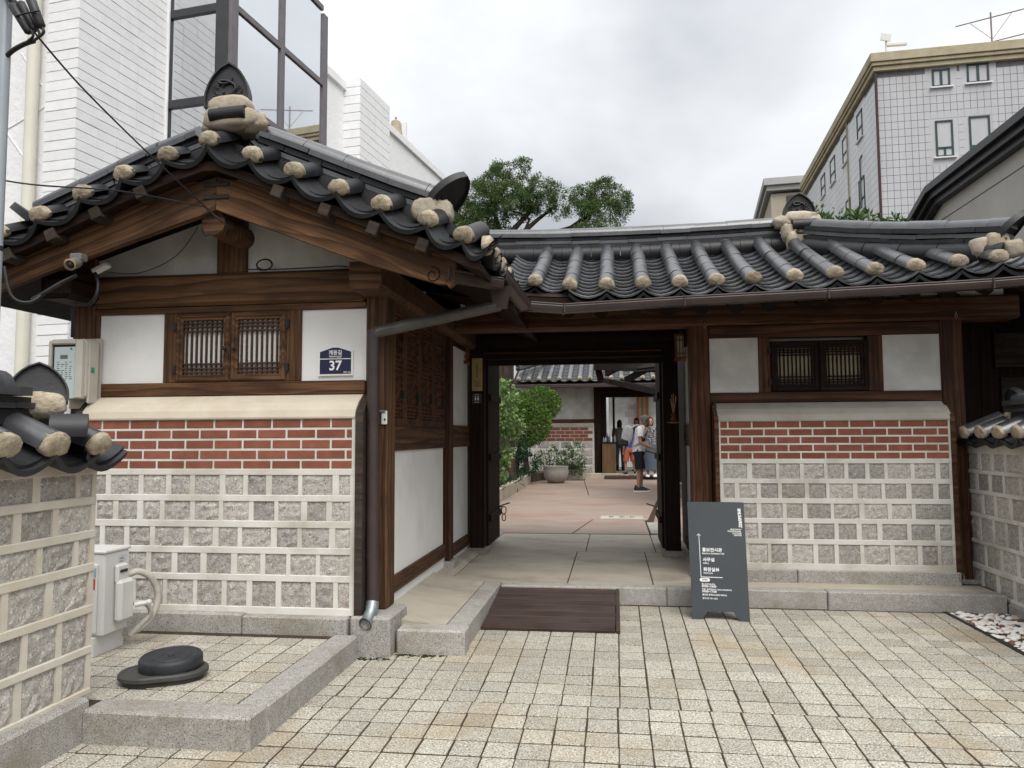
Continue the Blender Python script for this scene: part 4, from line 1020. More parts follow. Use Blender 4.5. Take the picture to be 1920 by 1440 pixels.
JOINT_C = pm('wall cream mortar', (0.62, 0.585, 0.52), (0.52, 0.48, 0.40), 4, 0.92, stain=((0.46, 0.36, 0.23), 2.0, 0.5, 0.72, 0.55), bump=(60, 0.25, 0.004), spec=0.2)
# left wall: its face looks right, it runs from the street to the raised platform
ML = frame_cols((0, 1, 0), (-1, 0, 0), (0, 0, 1), (-2.43, .6, 0))
def flipM(M, L):   # measure from the far end: mirror-free, start at the visible end
    return M
lw_, lwm = boundary_wall('x', (-2.6, 2.0, 0), ML, 2.735,
    [(1.06, .951), (.918, .794), (.762, .642), (.607, .45), (.417, .263), (.233, .071)], .42, 1.115, .045, 5, ((0, 1.25, -.062), (1.256, 2.66, -.066)), JOINT_C)
lw_['label'] = 'nearest granite block wall with a black tiled cap, at the left edge beside the paved platform'
cap = part('wall_cap', MB().prism([(-2.42, 1.115), (-2.60, 1.235), (-2.80, 1.115), (-2.80, 1.06), (-2.42, 1.06)], .6, 3.32, 'XZ'), JOINT_C, lw_)
def side_cap(par, xe, sgn, ys, z_e, rise=.42, Lt=.30, lift=0):
    """tile columns running down from the ridge towards sgn*X; the ends carry lime plugs"""
    for i, y in enumerate(ys):
        ax = Vector((-sgn, 0, rise)).normalized(); la = Vector((0, sgn, 0)); up = la.cross(ax)
        if up.z < 0: la = -la; up = la.cross(ax)
        M = frame_cols(la, ax, up, (xe, y, z_e))
        mk('cover_tile', COVER, None, par, M @ T(0, .006, -.006) @ Matrix.Rotation(random.uniform(-.04, .04), 4, 'Z') @ Matrix.Diagonal((1.0, Lt, 1.0, 1)))
        mk('mortar_plug', PLUGS[(i * 2 + 1) % 6], None, par, M @ T(0, -.020, -.008) @ Matrix.Diagonal((.97, .8, .93, 1)))
    yy = [ys[0] + (ys[0] - ys[1]) * .2] + [(a + b) / 2 for a, b in zip(ys, ys[1:])] + [ys[-1] + (ys[-1] - ys[-2]) / 2]
    for y in yy:
        for k, (dx, dz) in enumerate(((-.02, -.022), (-.005, .0), (.09, .028), (.18, .06))):
            ax = Vector((-sgn, 0, rise * .8)).normalized(); la = Vector((0, sgn, 0)); up = la.cross(ax)
            if up.z < 0: la = -la; up = la.cross(ax)
            mk('trough_tile', TROUGH_D, None, par, frame_cols(la, ax, up, (xe - sgn * dx, y, z_e + dz)) @ Matrix.Rotation(random.uniform(-.03, .03), 4, 'Z') @ Matrix.Diagonal((.92, .9, 1, 1)))
side_cap(cap, -2.325, 1, [3.19 - .272 * i for i in range(9)], 1.185)
ridge_run(cap, [(-2.585, 1.0, 1.285), (-2.585, 3.02, 1.285)], [(.0, .065, .16, .29, .08, 0, 0), (.066, .024, .20, .30, .2, 0, 0), (.092, .024, .19, .30, .05, 0, .03), (.118, .036, .25, .31, .12, 0, .06)], cap=(.155, .078, .31, 0, .1))
Mg = T(-2.53, 3.07, 1.385) @ Matrix.Rotation(R(38), 4, 'Z') @ Matrix.Rotation(R(-16), 4, 'X')
mw = mangwa('ridge_end_tile', Mg, cap, .25, .185)
lump('mortar', (0, 0, 0), (.115, .045, .062), cap, mat=LIME, seed=60, sq=.8, rough=.12, M=T(-2.515, 3.045, 1.37) @ Matrix.Rotation(R(38), 4, 'Z') @ Matrix.Rotation(R(-10), 4, 'X'))
mk('cover_tile', CAP_D, None, cap, frame(aY(94, 808, 3.0), aY(165, 808, 3.08) - aY(94, 808, 3.0)) @ Matrix.Rotation(R(20), 4, 'X') @ Matrix.Diagonal(((aY(165, 808, 3.08) - aY(94, 808, 3.0)).length, .075, .075, 1)))
# right wall
MR = frame_cols((0, -1, 0), (1, 0, 0), (0, 0, 1), (2.965, 6.93, 0))
rw_, rwm = boundary_wall('granite block wall with a tiled cap at the right edge, above the pebble bed', (3.1, 5.5, 0), MR, 3.4,
    [(1.07, .93), (.903, .765), (.738, .573), (.546, .355), (.33, .158), (.122, -.03)], .42, 1.13, -.06, 8, ((.62, 1.9, -.035), (1.906, 3.4, -.035)), JOINT)
cap2 = part('wall_cap', MB().prism([(2.955, 1.135), (3.14, 1.27), (3.35, 1.135), (3.35, 1.08), (2.955, 1.08)], 3.6, 6.93, 'XZ'), JOINT, rw_)
side_cap(cap2, 2.865, -1, [6.72 - .28 * i for i in range(11)], 1.225)
ridge_run(cap2, [(3.13, 6.42, 1.325), (3.13, 4.0, 1.325)], [(.0, .065, .16, .29, .08, .02, 0), (.066, .024, .20, .30, .2, 0, 0), (.092, .024, .19, .30, .05, .0, 0), (.118, .036, .25, .31, .12, 0, 0)], cap=(.155, .078, .31, .04, 0))
lump('mortar', (3.085, 6.40, 1.37), (.06, .05, .06), cap2, mat=LIME, seed=71, rough=.3)
mangwa('ridge_end_tile', T(3.12, 6.40, 1.44) @ Matrix.Rotation(R(180 + 100), 4, 'Z') @ Matrix.Rotation(R(20), 4, 'X'), cap2, .24, .15)

# ================================================================== BACKGROUND BUILDINGS
def lframe(p, ang):   # x axis to the right along the front, y axis away from the street
    a = R(ang); return frame_cols((math.cos(a), -math.sin(a), 0), (math.sin(a), math.cos(a), 0), (0, 0, 1), p)
def hit(Mi, px, py, axis, val):
    o = Mi @ EYE; d = Mi.to_3x3() @ ray(px, py); t = (val - o[axis]) / d[axis]; return o + d * t
WHITE = pm('white painted wall', (0.87, 0.872, 0.875), (0.83, 0.833, 0.836), 2.5, .8, bump=(9, .35, .03), spec=.3)
WHITE_B = pm('white painted brick', (0.87, 0.872, 0.875), (0.82, 0.823, 0.827), 8, .8, rand=.03, bump=(35, .35, .008), spec=.3)
CREAM_P = pm('cream painted pipe', (0.74, 0.72, 0.62), (0.68, 0.66, 0.56), 3, .6)
FRAME_D = pm('dark window frame', (0.045, 0.046, 0.052), (0.035, 0.036, 0.04), 8, .45)
FRAME_M = pm('mauve grey window frame', (0.16, 0.145, 0.155), (0.13, 0.12, 0.13), 8, .45)
GLASS = glass('pale tower glass', (0.9, 0.95, 0.97), .68)
wb = thing('white_brick_building', 'white painted brick and plaster building rising behind the left gable roof', 'building', (-5.46, 7.0, 0))
MWB = lframe((-5.46, 7.0, 0), 7.7); MWI = MWB.inverted()
yt = hit(MWI, 312, 130, 0, .0).y           # where the wing ends and the glass tower begins
wing = part('wing_wall', MB().box(-.42, -.013, .013, yt, .5, 7.2, 0, MWB), WHITE, wb)
unit = MB().box(0, 1, 0, .016, 0, 1, .0); 
def bmesh_unit(): return MB().box(0, 1, -.004, .02, 0, 1, 0).mesh('brick', WHITE_B)
BU = bmesh_unit(); ch = .107
ycols = [0.0]; 
for pxx in (186, 223, 258, 290): ycols.append(hit(MWI, pxx, 130, 0, 0).y)
ycols.append(yt - .02)
for r in range(46):
    z = 1.75 + r * ch
    if z < 2.6:    # hidden behind the roof except the corner
        rng_ = [(-.40, 0, 'f')]
    else: rng_ = [(-.40, 0, 'f')] + [(ycols[i], ycols[i + 1], 's') for i in range(5)]
    for a, b, k in rng_:
        if k == 'f': M = MWB @ T(a, 0, z) @ Matrix.Diagonal((b - a, 1, ch - .010, 1))
        else: M = MWB @ T(0, a, z) @ Matrix.Rotation(R(90), 4, 'Z') @ Matrix.Diagonal((b - a - (.003 if a > 0 else -.004), 1, ch - .010, 1))
        mk('brick', BU, None, wing, M @ T(0, random.uniform(-.002, .002), 0))
part('corner_strip', MB().box(-.1, .03, yt - .018, yt + .09, .5, 7.2, .004, MWB), WHITE, wb)
part('plaster_wall', MB().box(-4.5, -.42, .10, .5, -.3, 7.2, 0, MWB), WHITE, wb)
part('drain_pipe', MB().tube([MWB @ Vector((-.60, .02, .0)), MWB @ Vector((-.60, .02, 7.2))], .062, 14), CREAM_P, wb, smooth=40)
for (a, b) in (((0, 250), (85, 200)), ((40, 100), (78, 160)), ((0, 230), (65, 325))):
    p = hit(MWI, a[0], a[1], 1, .097); q_ = hit(MWI, b[0], b[1], 1, .097)
    part('wall_crack', MB().tube([MWB @ p, MWB @ q_], .006, 4), WHITE, wb)
# rear wall with parapet and pilaster
def zat(px, py, axis, val): return hit(MWI, px, py, axis, val).z
ptop = zat(617, 128, 0, .0); y_r0 = hit(MWI, 600, 200, 0, 0).y; y_p0 = hit(MWI, 656, 200, 0, .12).y; y_p1 = hit(MWI, 730, 300, 0, .32).y; y_end = hit(MWI, 822, 336, 0, 0).y
rear = part('rear_wall', MB().box(-.4, 0, yt, y_end + 2.5, .5, ptop - .16, 0, MWB).box(-.45, .05, yt + 1.0, y_end + 2.5, ptop - .16, ptop, .01, MWB), WHITE, wb)
pil = part('pilaster', MB().box(-.3, .30, y_p0 + .02, y_p1, .5, ptop + .02, 0, MWB), WHITE, wb)
lp = y_p1 - y_p0
for r in range(26):
    z = ptop + .05 - (r + 1) * .155
    mk('brick', BU, None, pil, MWB @ T(0, y_p0, z) @ Matrix.Diagonal((.322, 1, .143, 1)))
    for k in range(4): mk('brick', BU, None, pil, MWB @ T(.32, y_p0 + .003 + k * lp / 4, z) @ Matrix.Rotation(R(90), 4, 'Z') @ Matrix.Diagonal((lp / 4 - .006, 1, .143, 1)))
# glass tower
xt = hit(MWI, 434, 130, 1, yt).x; ye = hit(MWI, 613, 200, 0, xt).y
tower = part('glass_tower', MB().box(-.02, .03, yt + .005, yt + .12, 1, 7.4, .004, MWB), FRAME_D, wb)
zr = [zat(400, 12, 1, yt), zat(395, 184, 1, yt)]; zr += [zr[1] - (zr[0] - zr[1]), zr[0] + (zr[0] - zr[1])]
xm = hit(MWI, 404, 130, 1, yt).x
part('tower_mullion', MB().box(xm, xt - .045, yt - .02, yt + .10, 1, 7.4, .004, MWB), FRAME_D, tower)
part('tower_mullion', MB().box(xt - .045, xt, yt - .015, yt + .12, 1, 7.4, .004, MWB), FRAME_M, tower)
ym = hit(MWI, 530, 150, 0, xt).y
for a, b in ((ym - .045, ym + .045), (ye - .12, ye)): part('tower_mullion', MB().box(xt - .06, xt + .005, a, b, 1, 7.4, .004, MWB), FRAME_M, tower)
for z in zr:
    part('tower_rail', MB().box(.03, xm, yt + .01, yt + .08, z - .05, z + .05, .004, MWB), FRAME_D, tower)
    for a, b in ((yt + .12, ym - .045), (ym + .045, ye - .12)): part('tower_rail', MB().box(xt - .05, xt, a, b, z - .04, z + .04, .004, MWB), FRAME_M, tower)
part('tower_glass', MB().box(.03, xm, yt + .04, yt + .05, 1, 7.4, 0, MWB), GLASS, tower)
for a, b in ((yt + .12, ym - .045), (ym + .045, ye - .12)): part('tower_glass', MB().box(xt - .035, xt - .025, a, b, 1, 7.4, 0, MWB), GLASS, tower)
GREY_IN = pm('pale grey interior', (0.80, 0.80, 0.80), (0.76, 0.76, 0.76), 2, .8)
part('tower_core', MB().box(.02, xt - .55, yt + .9, ye - .05, 1, 7.3, 0, MWB).box(.0, xt - .5, ym + .25, ym + .5, 1, 7.3, 0, MWB), GREY_IN, tower)
part('tower_floor', MB().box(0, xt - .08, yt + .15, ye - .1, zr[0] + .95, zr[0] + 1.15, 0, MWB).box(0, xt - .08, ye - .12, ye - .02, 1, 7.3, 0, MWB), GREY_IN, tower)
# things on its roof
p = hit(MWI, 735, 246, 0, -.3); pw = MWB @ Vector((-.3, p.y + .2, ptop))
par = thing('parasol', 'folded beige parasol showing above the white parapet', 'parasol', pw)
part('folded_canopy', MB().lathe([(.03, .55), (.10, .50), (.15, .2), (.20, -.05), (.12, -.12), (.03, -.12)], 10, T(*pw)), pm('beige canvas', (.42, .35, .26), (.34, .28, .2), 8, .9), par, smooth=40)
part('pole', MB().tube([pw + Vector((0, 0, -.3)), pw + Vector((0, 0, .6))], .02, 8), FRAME_M, par)
pw = MWB @ Vector((-.25, hit(MWI, 758, 260, 0, -.25).y, ptop))
rp_ = thing('roof_post', 'grey metal post with a brace standing on the white parapet', 'post', pw)
part('post', MB().box(pw.x - .05, pw.x + .05, pw.y - .05, pw.y + .05, ptop - .3, ptop + .62, .006), GREY_IN, rp_); part('brace', MB().tube([pw + Vector((-.05, 0, .6)), pw + Vector((-.22, .1, -.1))], .022, 6), GREY_IN, rp_)

# apartment block on the right
AP_T = pm('pale mosaic wall tile', (0.50, 0.505, 0.525), (0.45, 0.455, 0.475), 1.5, .5, stain=((0.45, 0.44, 0.43), .5, .52, .72, .45), spec=.4, stretch=(1, 1, .25))
AP_J = pm('dark tile joint', (0.20, 0.20, 0.205), (0.15, 0.15, 0.155), 6, .9)
AP_W = pm('white wall tile', (0.74, 0.745, 0.755), (0.68, 0.685, 0.70), 1.2, .5, stain=((0.55, 0.54, 0.53), .5, .52, .72, .4), spec=.4, stretch=(1, 1, .25))
AP_JW = pm('grey tile joint', (0.42, 0.42, 0.43), (0.36, 0.36, 0.37), 6, .9)
OCHRE = pm('ochre cornice', (0.46, 0.405, 0.28), (0.37, 0.32, 0.21), 2, .85, stain=((0.24, 0.21, 0.15), .9, .52, .72, .6))
TEAL = pm('dark teal window frame', (0.02, 0.06, 0.055), (0.016, 0.045, 0.042), 6, .5)
PANE = pm('grey reflecting pane', (0.235, 0.255, 0.275), (0.205, 0.222, 0.24), .6, .12, spec=.7)
PANE_D = pm('dark pane', (0.05, 0.055, 0.06), (0.03, 0.035, 0.04), 2, .15, spec=.6)
ap = thing('apartment_block', 'pale tiled apartment block with an ochre cornice at upper right', 'building', (11.55, 34, 0))
MA = lframe((11.55, 34, 0), 3.6); MAI = MA.inverted()
zc0 = 16.95
part('wall', MB().box(0.02, 16, .02, 17, -2, zc0, 0, MA), AP_J, ap)
wins_f = [(1747, 1782, 131, 161, 'slide'), (1812, 1855, 121, 153, 'slide'), (1753, 1789, 227, 293, 'tall'), (1816, 1859, 219, 289, 'tall')]
wins_s = [(1606, 1618, 203, 268), (1579, 1590, 250, 313), (1556, 1567, 290, 350), (1539, 1548, 322, 375), (1610, 1623, 328, 400), (1586, 1596, 367, 425)]
rects_f = []; rects_s = []
for (a, b, c, d, k) in wins_f:
    p = hit(MAI, a, c, 1, 0); q_ = hit(MAI, b, d, 1, 0); rects_f.append((p.x, q_.x, q_.z, p.z, k))
for (a, b, c, d) in wins_s:
    p = hit(MAI, a, c + 8, 0, 0); q_ = hit(MAI, b, d - 8, 0, 0); mz = hit(MAI, (a + b) / 2, (c + d) / 2, 0, 0); h = (d - c - 14) / 1430 * (mz.y + 34); rects_s.append((q_.y, p.y, mz.z - h / 2, mz.z + h / 2))
def tiles(face, U, V0, V1, pu, pv, rects, mat, name):
    mb = MB(); g = .018
    nu = int(U / pu); nv = int((V1 - V0) / pv)
    for i in range(nu):
        for j in range(nv):
            u0, u1 = i * pu, (i + 1) * pu - g; z0 = V0 + j * pv; z1 = z0 + pv - g
            if any(u1 > r[0] - .03 and u0 < r[1] + .03 and z1 > r[2] - .03 and z0 < r[3] + .03 for r in rects): continue
            if face == 'f': mb.add([(u0, 0, z0), (u1, 0, z0), (u1, 0, z1), (u0, 0, z1), (u0, .02, z0), (u1, .02, z0), (u1, .02, z1), (u0, .02, z1)], [(0, 1, 2, 3), (0, 4, 5, 1), (2, 6, 7, 3), (0, 3, 7, 4), (1, 5, 6, 2)], MA)
            else: mb.add([(0, u0, z0), (0, u1, z0), (0, u1, z1), (0, u0, z1), (.02, u0, z0), (.02, u1, z0), (.02, u1, z1), (.02, u0, z1)], [(0, 3, 2, 1), (0, 1, 5, 4), (2, 3, 7, 6), (0, 4, 7, 3), (1, 2, 6, 5)], MA)
    return stuff(part(name, mb, mat, ap, fix=False))
tiles('f', 8.0, 8.0, zc0, .262, .335, rects_f, AP_T, 'wall_tiles'); tiles('s', 17, 8.0, zc0, .50, .335, rects_s, AP_W, 'wall_tiles')
for (x0, x1, z0, z1, k) in rects_f:
    f = .07; mb = MB()
    for (a, b, c, d) in ((x0, x0 + f, z0, z1), (x1 - f, x1, z0, z1), (x0, x1, z1 - f, z1), (x0, x1, z0, z0 + f)): mb.box(a, b, -.03, .06, c, d, 0, MA)
    xm_ = (x0 + x1) / 2
    if k == 'slide': mb.box(xm_ - .05, xm_ + .05, -.02, .06, z0, z1, 0, MA)
    else: mb.box(x0, x1, -.02, .06, z0 + .36, z0 + .44, 0, MA).box(xm_ - .04, xm_ + .04, -.02, .06, z0, z0 + .4, 0, MA)
    part('window_surround', MB().box(x0 - .28, x1 + .28, .008, .03, z0 - .36, z1 + .36, 0, MA), AP_T, ap)
    w = part('window', mb, TEAL, ap)
    if k == 'slide':
        part('pane', MB().box(x0 + f, xm_, .025, .035, z0 + f, z1 - f, 0, MA), PANE, w); part('pane', MB().box(xm_, x1 - f, .035, .045, z0 + f, z1 - f, 0, MA), PANE_D if x0 < 3 else PANE, w)
    else:
        part('pane', MB().box(x0 + f, x1 - f, .03, .04, z0 + .4, z1 - f, 0, MA), PANE, w); part('pane', MB().box(x0 + f, xm_, .03, .04, z0, z0 + .4, 0, MA), PANE if x0 < 3 else PANE_D, w); part('pane', MB().box(xm_, x1 - f, .03, .04, z0, z0 + .4, 0, MA), PANE_D if x0 < 3 else PANE, w)
    part('window_sill', MB().box(x0 - .1, x1 + .1, -.10, .02, z0 - .06, z0 - .0, 0, MA), AP_W, w)
for (y0, y1, z0, z1) in rects_s:
    mb = MB()
    for (a, b, c, d) in ((y0, y0 + .08, z0, z1), (y1 - .08, y1, z0, z1), (y0, y1, z1 - .08, z1), (y0, y1, z0, z0 + .08), (y0, y1, z0 + .5, z0 + .58)): mb.box(-.03, .06, a, b, c, d, 0, MA)
    part('window_surround', MB().box(.008, .03, y0 - .5, y1 + .5, z0 - .36, z1 + .36, 0, MA), AP_W, ap)
    w = part('window', mb, TEAL, ap); part('pane', MB().box(.03, .04, y0, y1, z0, z1, 0, MA), PANE, w)
    part('window_sill', MB().box(-.10, .02, y0 - .1, y1 + .1, z0 - .07, z0, 0, MA), AP_W, w)
part('cornice', MB().box(-.30, 16, -.30, 17.3, 17.32, 17.72, .02, MA).box(-.24, 16, -.24, 17.2, 17.16, 17.314, .02, MA).box(-.16, 16, -.16, 17.1, zc0 + .0, 17.154, .02, MA), OCHRE, ap)
part('drain_pipe', MB().tube([MA @ Vector((-.06, -.06, zc0)), MA @ Vector((-.06, -.06, 2))], .06, 8), pm('dark red pipe', (.07, .03, .03), (.05, .02, .02), 5, .5), ap)
for yy, z0, z1 in ((3.1, 10, 14.2), (5.4, 8, 16.9), (3.4, 8, 12.2)):
    part('drain_pipe', MB().tube([MA @ Vector((-.05, yy, z0)), MA @ Vector((-.05, yy, z1)), MA @ Vector((-.02, yy - .3, z1 + .12))], .035, 6), OCHRE if yy == 5.4 else FRAME_M, ap)
def antenna():
    p = MA @ Vector((5.0, 1.0, 17.7)); a = thing('television_antenna', 'tall television antenna with two cross booms on the roof of the tiled block', 'antenna', p)
    ST = pm('galvanised antenna rod', (.25, .2, .2), (.18, .14, .14), 6, .5)
    part('mast', MB().tube([p, p + Vector((0, 0, 1.95))], .035, 8), ST, a)
    for z, l0, l1, n in ((1.72, -1.35, 1.75, 8), (.62, -1.35, 1.55, 6)):
        bd = Vector((1, -.25, .10)).normalized(); mb = MB().tube([p + Vector((0, 0, z)) + bd * l0, p + Vector((0, 0, z)) + bd * l1], .026, 6)
        for k in range(n):
            c = p + Vector((0, 0, z)) + bd * (l0 + (l1 - l0) * k / (n - 1)); e = Vector((.45, .8, .42)).normalized() * (.28 + .05 * (k % 3)); mb.tube([c - e, c + e], .014, 5)
        part('boom', mb, ST, a)
    part('stay', MB().tube([p + Vector((0, 0, .75)), p + Vector((-.75, .2, 1.6))], .012, 5).tube([p + Vector((0, 0, .7)), p + Vector((.75, -.2, 1.75))], .012, 5), ST, a)
antenna()
p = MA @ Vector((.55, .4, 17.75)); cc = thing('roof_camera', 'white surveillance camera with a flat panel on the block roof corner', 'camera', p)
CW = pm('white plastic', (.72, .72, .70), (.64, .64, .62), 5, .5)
part('stand', MB().tube([p, p + Vector((0, 0, .9))], .05, 8), CW, cc); part('camera_body', MB().box(-.02, .85, -.08, .08, .52, .66, .02, T(*p)), CW, cc); part('panel', MB().box(-.42, .0, -.1, -.05, .72, 1.05, .01, T(*p) @ Matrix.Rotation(.2, 4, 'Y')), CW, cc)
# lower block behind it
sb = thing('distant_block', 'small grey beige building end just left of the tiled block', 'building', (11, 54, 0)); BEI = pm('beige far wall', (.45, .40, .33), (.40, .35, .28), 1, .9)
MS = lframe((11.8, 53, 0), 6); MSI = MS.inverted(); zt_ = hit(MSI, 1490, 332, 1, 0).z
part('wall', MB().box(-.9, 3, .2, 14, -2, zt_ - 1.0, 0, MS), BEI, sb); part('cornice', MB().box(-1.4, 3.4, -.3, 14.3, zt_ - .5, zt_, .02, MS).box(-1.2, 3.4, -.1, 14.2, zt_ - .85, zt_ - .51, .02, MS), pm('grey cornice', (.42, .42, .42), (.36, .36, .36), 1, .8), sb)
part('window', MB().box(.1, .8, .12, .22, zt_ - 2.6, zt_ - 1.2, .01, MS), PANE_D, sb)
# grey stucco house at the right
gh = thing('grey_stucco_house', 'grey stucco house with a dark metal eave at the right edge', 'house', (5.4, 10, 0))
STUC = pm('grey beige stucco', (.47, .455, .42), (.41, .40, .37), 1.4, .9, stain=((.33, .32, .29), .9, .52, .75, .4), bump=(60, .25, .006))
DM = pm('black eave metal', (.022, .022, .025), (.016, .016, .018), 6, .4)
ev = [(15.2, 4.05), (14.3, 4.62), (12.75, 5.19), (6.0, 5.19)]
part('wall', MB().prism([(p[0], p[1] - .3) for p in ev] + [(6.0, -1), (15.2, -1)], 5.25, 8.5, 'YZ'), STUC, gh)
for k, (d0, d1, xo) in enumerate(((0, -.11, -.01), (-.113, -.21, .06), (-.213, -.30, .13))):
    part('eave_trim', MB().prism([(p[0], p[1] + d0) for p in ev] + [(p[0], p[1] + d1) for p in reversed(ev)], 5.0 + xo, 8.6, 'YZ'), DM, gh)
part('wall_joint', MB().box(5.244, 5.252, 6, 15, 4.64, 4.652), DM, gh); part('wall_joint', MB().box(5.244, 5.252, 12.95, 12.962, 2, 4.64), DM, gh)
# ================================================================== TREES AND PLANTS
def leaves_np(centers, normals, size, rng, aspect=.45, jitter=.8, n_per=1, curl=.25):
    """one small pointed two-triangle leaf per centre"""
    n = len(centers); d = rng.normal(size=(n, 3)) * jitter + normals; d /= np.linalg.norm(d, axis=1, keepdims=True) + 1e-9
    r = rng.normal(size=(n, 3)); s = np.cross(d, r); s /= np.linalg.norm(s, axis=1, keepdims=True) + 1e-9; up = np.cross(s, d)
    L = (size * rng.uniform(.6, 1.3, n))[:, None]
    p0 = centers; p1 = centers + d * L * .5 + s * L * aspect * .5 + up * L * curl * .3; p2 = centers + d * L; p3 = centers + d * L * .5 - s * L * aspect * .5 + up * L * curl * .3
    V = np.stack([p0, p1, p2, p3], 1).reshape(-1, 3)
    F = np.arange(n * 4).reshape(n, 4)
    return V, F
def leaf_mesh(name, parts_, mat):
    V = np.concatenate([p[0] for p in parts_]); off = 0; Fs = []
    for v, f in parts_: Fs.append(f + off); off += len(v)
    F = np.concatenate(Fs); me = bpy.data.meshes.new(name)
    me.vertices.add(len(V)); me.vertices.foreach_set('co', V.astype(np.float32).ravel())
    me.loops.add(F.size); me.loops.foreach_set('vertex_index', F.astype(np.int32).ravel())
    me.polygons.add(len(F)); me.polygons.foreach_set('loop_start', np.arange(0, F.size, 4, dtype=np.int32))
    me.materials.append(mat); me.update(calc_edges=True); me.validate(); return me
def blob_pts(c, r, n, rng, shell=.55):
    d = rng.normal(size=(n, 3)); d /= np.linalg.norm(d, axis=1, keepdims=True); q = shell + (1 - shell) * rng.random((n, 1)) ** .6
    return np.array(c) + d * q * np.array(r), d
def tufted(c, r, n_tuft, n_leaf, size, tr, rng, upb=.35, aspect=.4):
    """a foliage mass made of tufts so that light and gaps break it up"""
    out = []; tc, td = blob_pts(c, r, n_tuft, rng, .35)
    for k in range(n_tuft):
        m = int(n_leaf * rng.uniform(.6, 1.3)); dirs = rng.normal(size=(m, 3)) * .8 + td[k] + np.array([0, 0, upb]); dirs /= np.linalg.norm(dirs, axis=1, keepdims=True)
        st = tc[k] + dirs * (tr * rng.random((m, 1)) ** .7) * rng.uniform(.7, 1.2)
        out.append(leaves_np(st, dirs, size, rng, aspect, .55))
    return out
BARK = pm('dark fissured bark', (.075, .058, .045), (.03, .024, .02), 10, .95, bump=(22, 1.0, .03), coord='W', stretch=(1, 1, .25), spec=.1)
L_JUN = leaf('juniper foliage', [(.018, .048, .013), (.040, .095, .024), (.075, .148, .042), (.145, .19, .062), (.18, .165, .07)])
L_BUSH = leaf('clipped shrub foliage', [(.035, .085, .014), (.065, .14, .02), (.12, .215, .036), (.21, .31, .07)])
L_MAPLE = leaf('pale maple foliage', [(.07, .14, .035), (.13, .23, .065), (.22, .33, .12), (.30, .40, .18)])
L_COVER = leaf('dark ground cover', [(.012, .035, .015), (.025, .065, .028), (.045, .10, .045)])
L_ROSE = leaf('garden shrub foliage', [(.02, .05, .018), (.04, .09, .03), (.09, .17, .045), (.19, .26, .05)])
L_ROOF = leaf('glossy shrub foliage', [(.02, .05, .014), (.04, .09, .024), (.08, .15, .04), (.14, .2, .06)])
rg = np.random.default_rng(5)

# tall juniper in the courtyard garden: leaning limbs and two spreading crowns seen over the roof
YT = 17.0
tr_ = thing('juniper_tree', 'tall old juniper with two spreading crowns showing above the gatehouse ridge', 'tree', (aY(948, 700, YT).x, YT, 0))
b0 = aY(948, 700, YT); x0 = b0.x
mb = MB()
for k in range(26):   # fissured trunk
    pass
mb.tube([(x0 + .02, YT, -.1), (x0 - .02, YT, 1.0), (x0, YT, 2.5), (x0 + .03, YT, 3.6), (x0 + .18, YT, 4.6)], [.26, .20, .185, .17, .15], 12)
part('trunk', mb, BARK, tr_, smooth=50)
def limb(pxs, rs, dy=0, n=7):
    rs = [r * .72 for r in rs]
    pts = [aY(a, b, YT + d) for a, b, d in pxs]; return MB().tube(pts, [r for r in rs], n)
top = Vector((x0 + .18, YT, 4.6))
for pts, rs in ((((955, 470, 0), (962, 432, 0), (985, 406, .1), (1000, 392, .2), (1006, 372, .3)), (.13, .10, .075, .055, .02)),
                (((955, 470, 0), (985, 432, .1), (1008, 412, .2), (1032, 394, .3), (1044, 376, .3)), (.11, .085, .065, .04, .02)),
                (((985, 430, .1), (993, 411, .1), (975, 400, -.1), (960, 396, -.2)), (.05, .045, .035, .02)),
                (((940, 440, 0), (925, 395, .1), (940, 360, .1), (945, 320, .1)), (.08, .06, .05, .02)),
                (((1000, 450, .2), (1070, 428, .3), (1098, 408, .3), (1125, 385, .3)), (.12, .085, .07, .03)),
                (((1080, 430, .3), (1105, 411, .2), (1110, 360, .2)), (.06, .05, .02))):
    part('limb', limb(pts, rs), BARK, tr_, smooth=50)
c1 = [(868, 398, 40, 34, 0), (846, 385, 20, 20, .2), (900, 372, 34, 30, -.3), (888, 415, 46, 26, -.2), (858, 428, 32, 22, .2), (925, 345, 34, 26, 0), (952, 325, 36, 19, .1), (978, 312, 17, 12, .1), (930, 395, 34, 26, .2), (950, 372, 40, 26, -.3), (985, 372, 34, 24, 0), (1012, 358, 32, 22, .1), (1040, 360, 20, 14, 0), (1018, 386, 34, 14, .2), (985, 398, 28, 12, .2), (912, 436, 40, 14, .3), (965, 436, 22, 8, .6), (1048, 398, 14, 8, .2)]
c2 = [(1092, 372, 26, 22, .2), (1125, 360, 32, 20, .2), (1155, 372, 24, 22, .2), (1168, 388, 14, 14, .2), (1100, 396, 34, 16, 0), (1135, 394, 36, 16, 0), (1160, 408, 14, 8, .2), (1108, 428, 34, 10, -.2), (1140, 428, 26, 9, -.2), (1085, 432, 22, 8, -.2), (1132, 345, 16, 8, .2)]
sc = YT / 1430 * 1.05
for nm, cl in (('crown', c1), ('crown', c2)):
    ps = []
    for (px, py, rx, ry, dy) in cl:
        c = aY(px, py, YT + dy); nt_ = max(12, int(rx * ry / 13))
        ps += tufted((c.x, c.y, c.z), (rx * sc * .92, rx * sc * .8, ry * sc * .92), nt_, 60, .052, .135, rg, .5, .34)
    mk(nm, leaf_mesh('crown', ps, L_JUN), None, tr_)

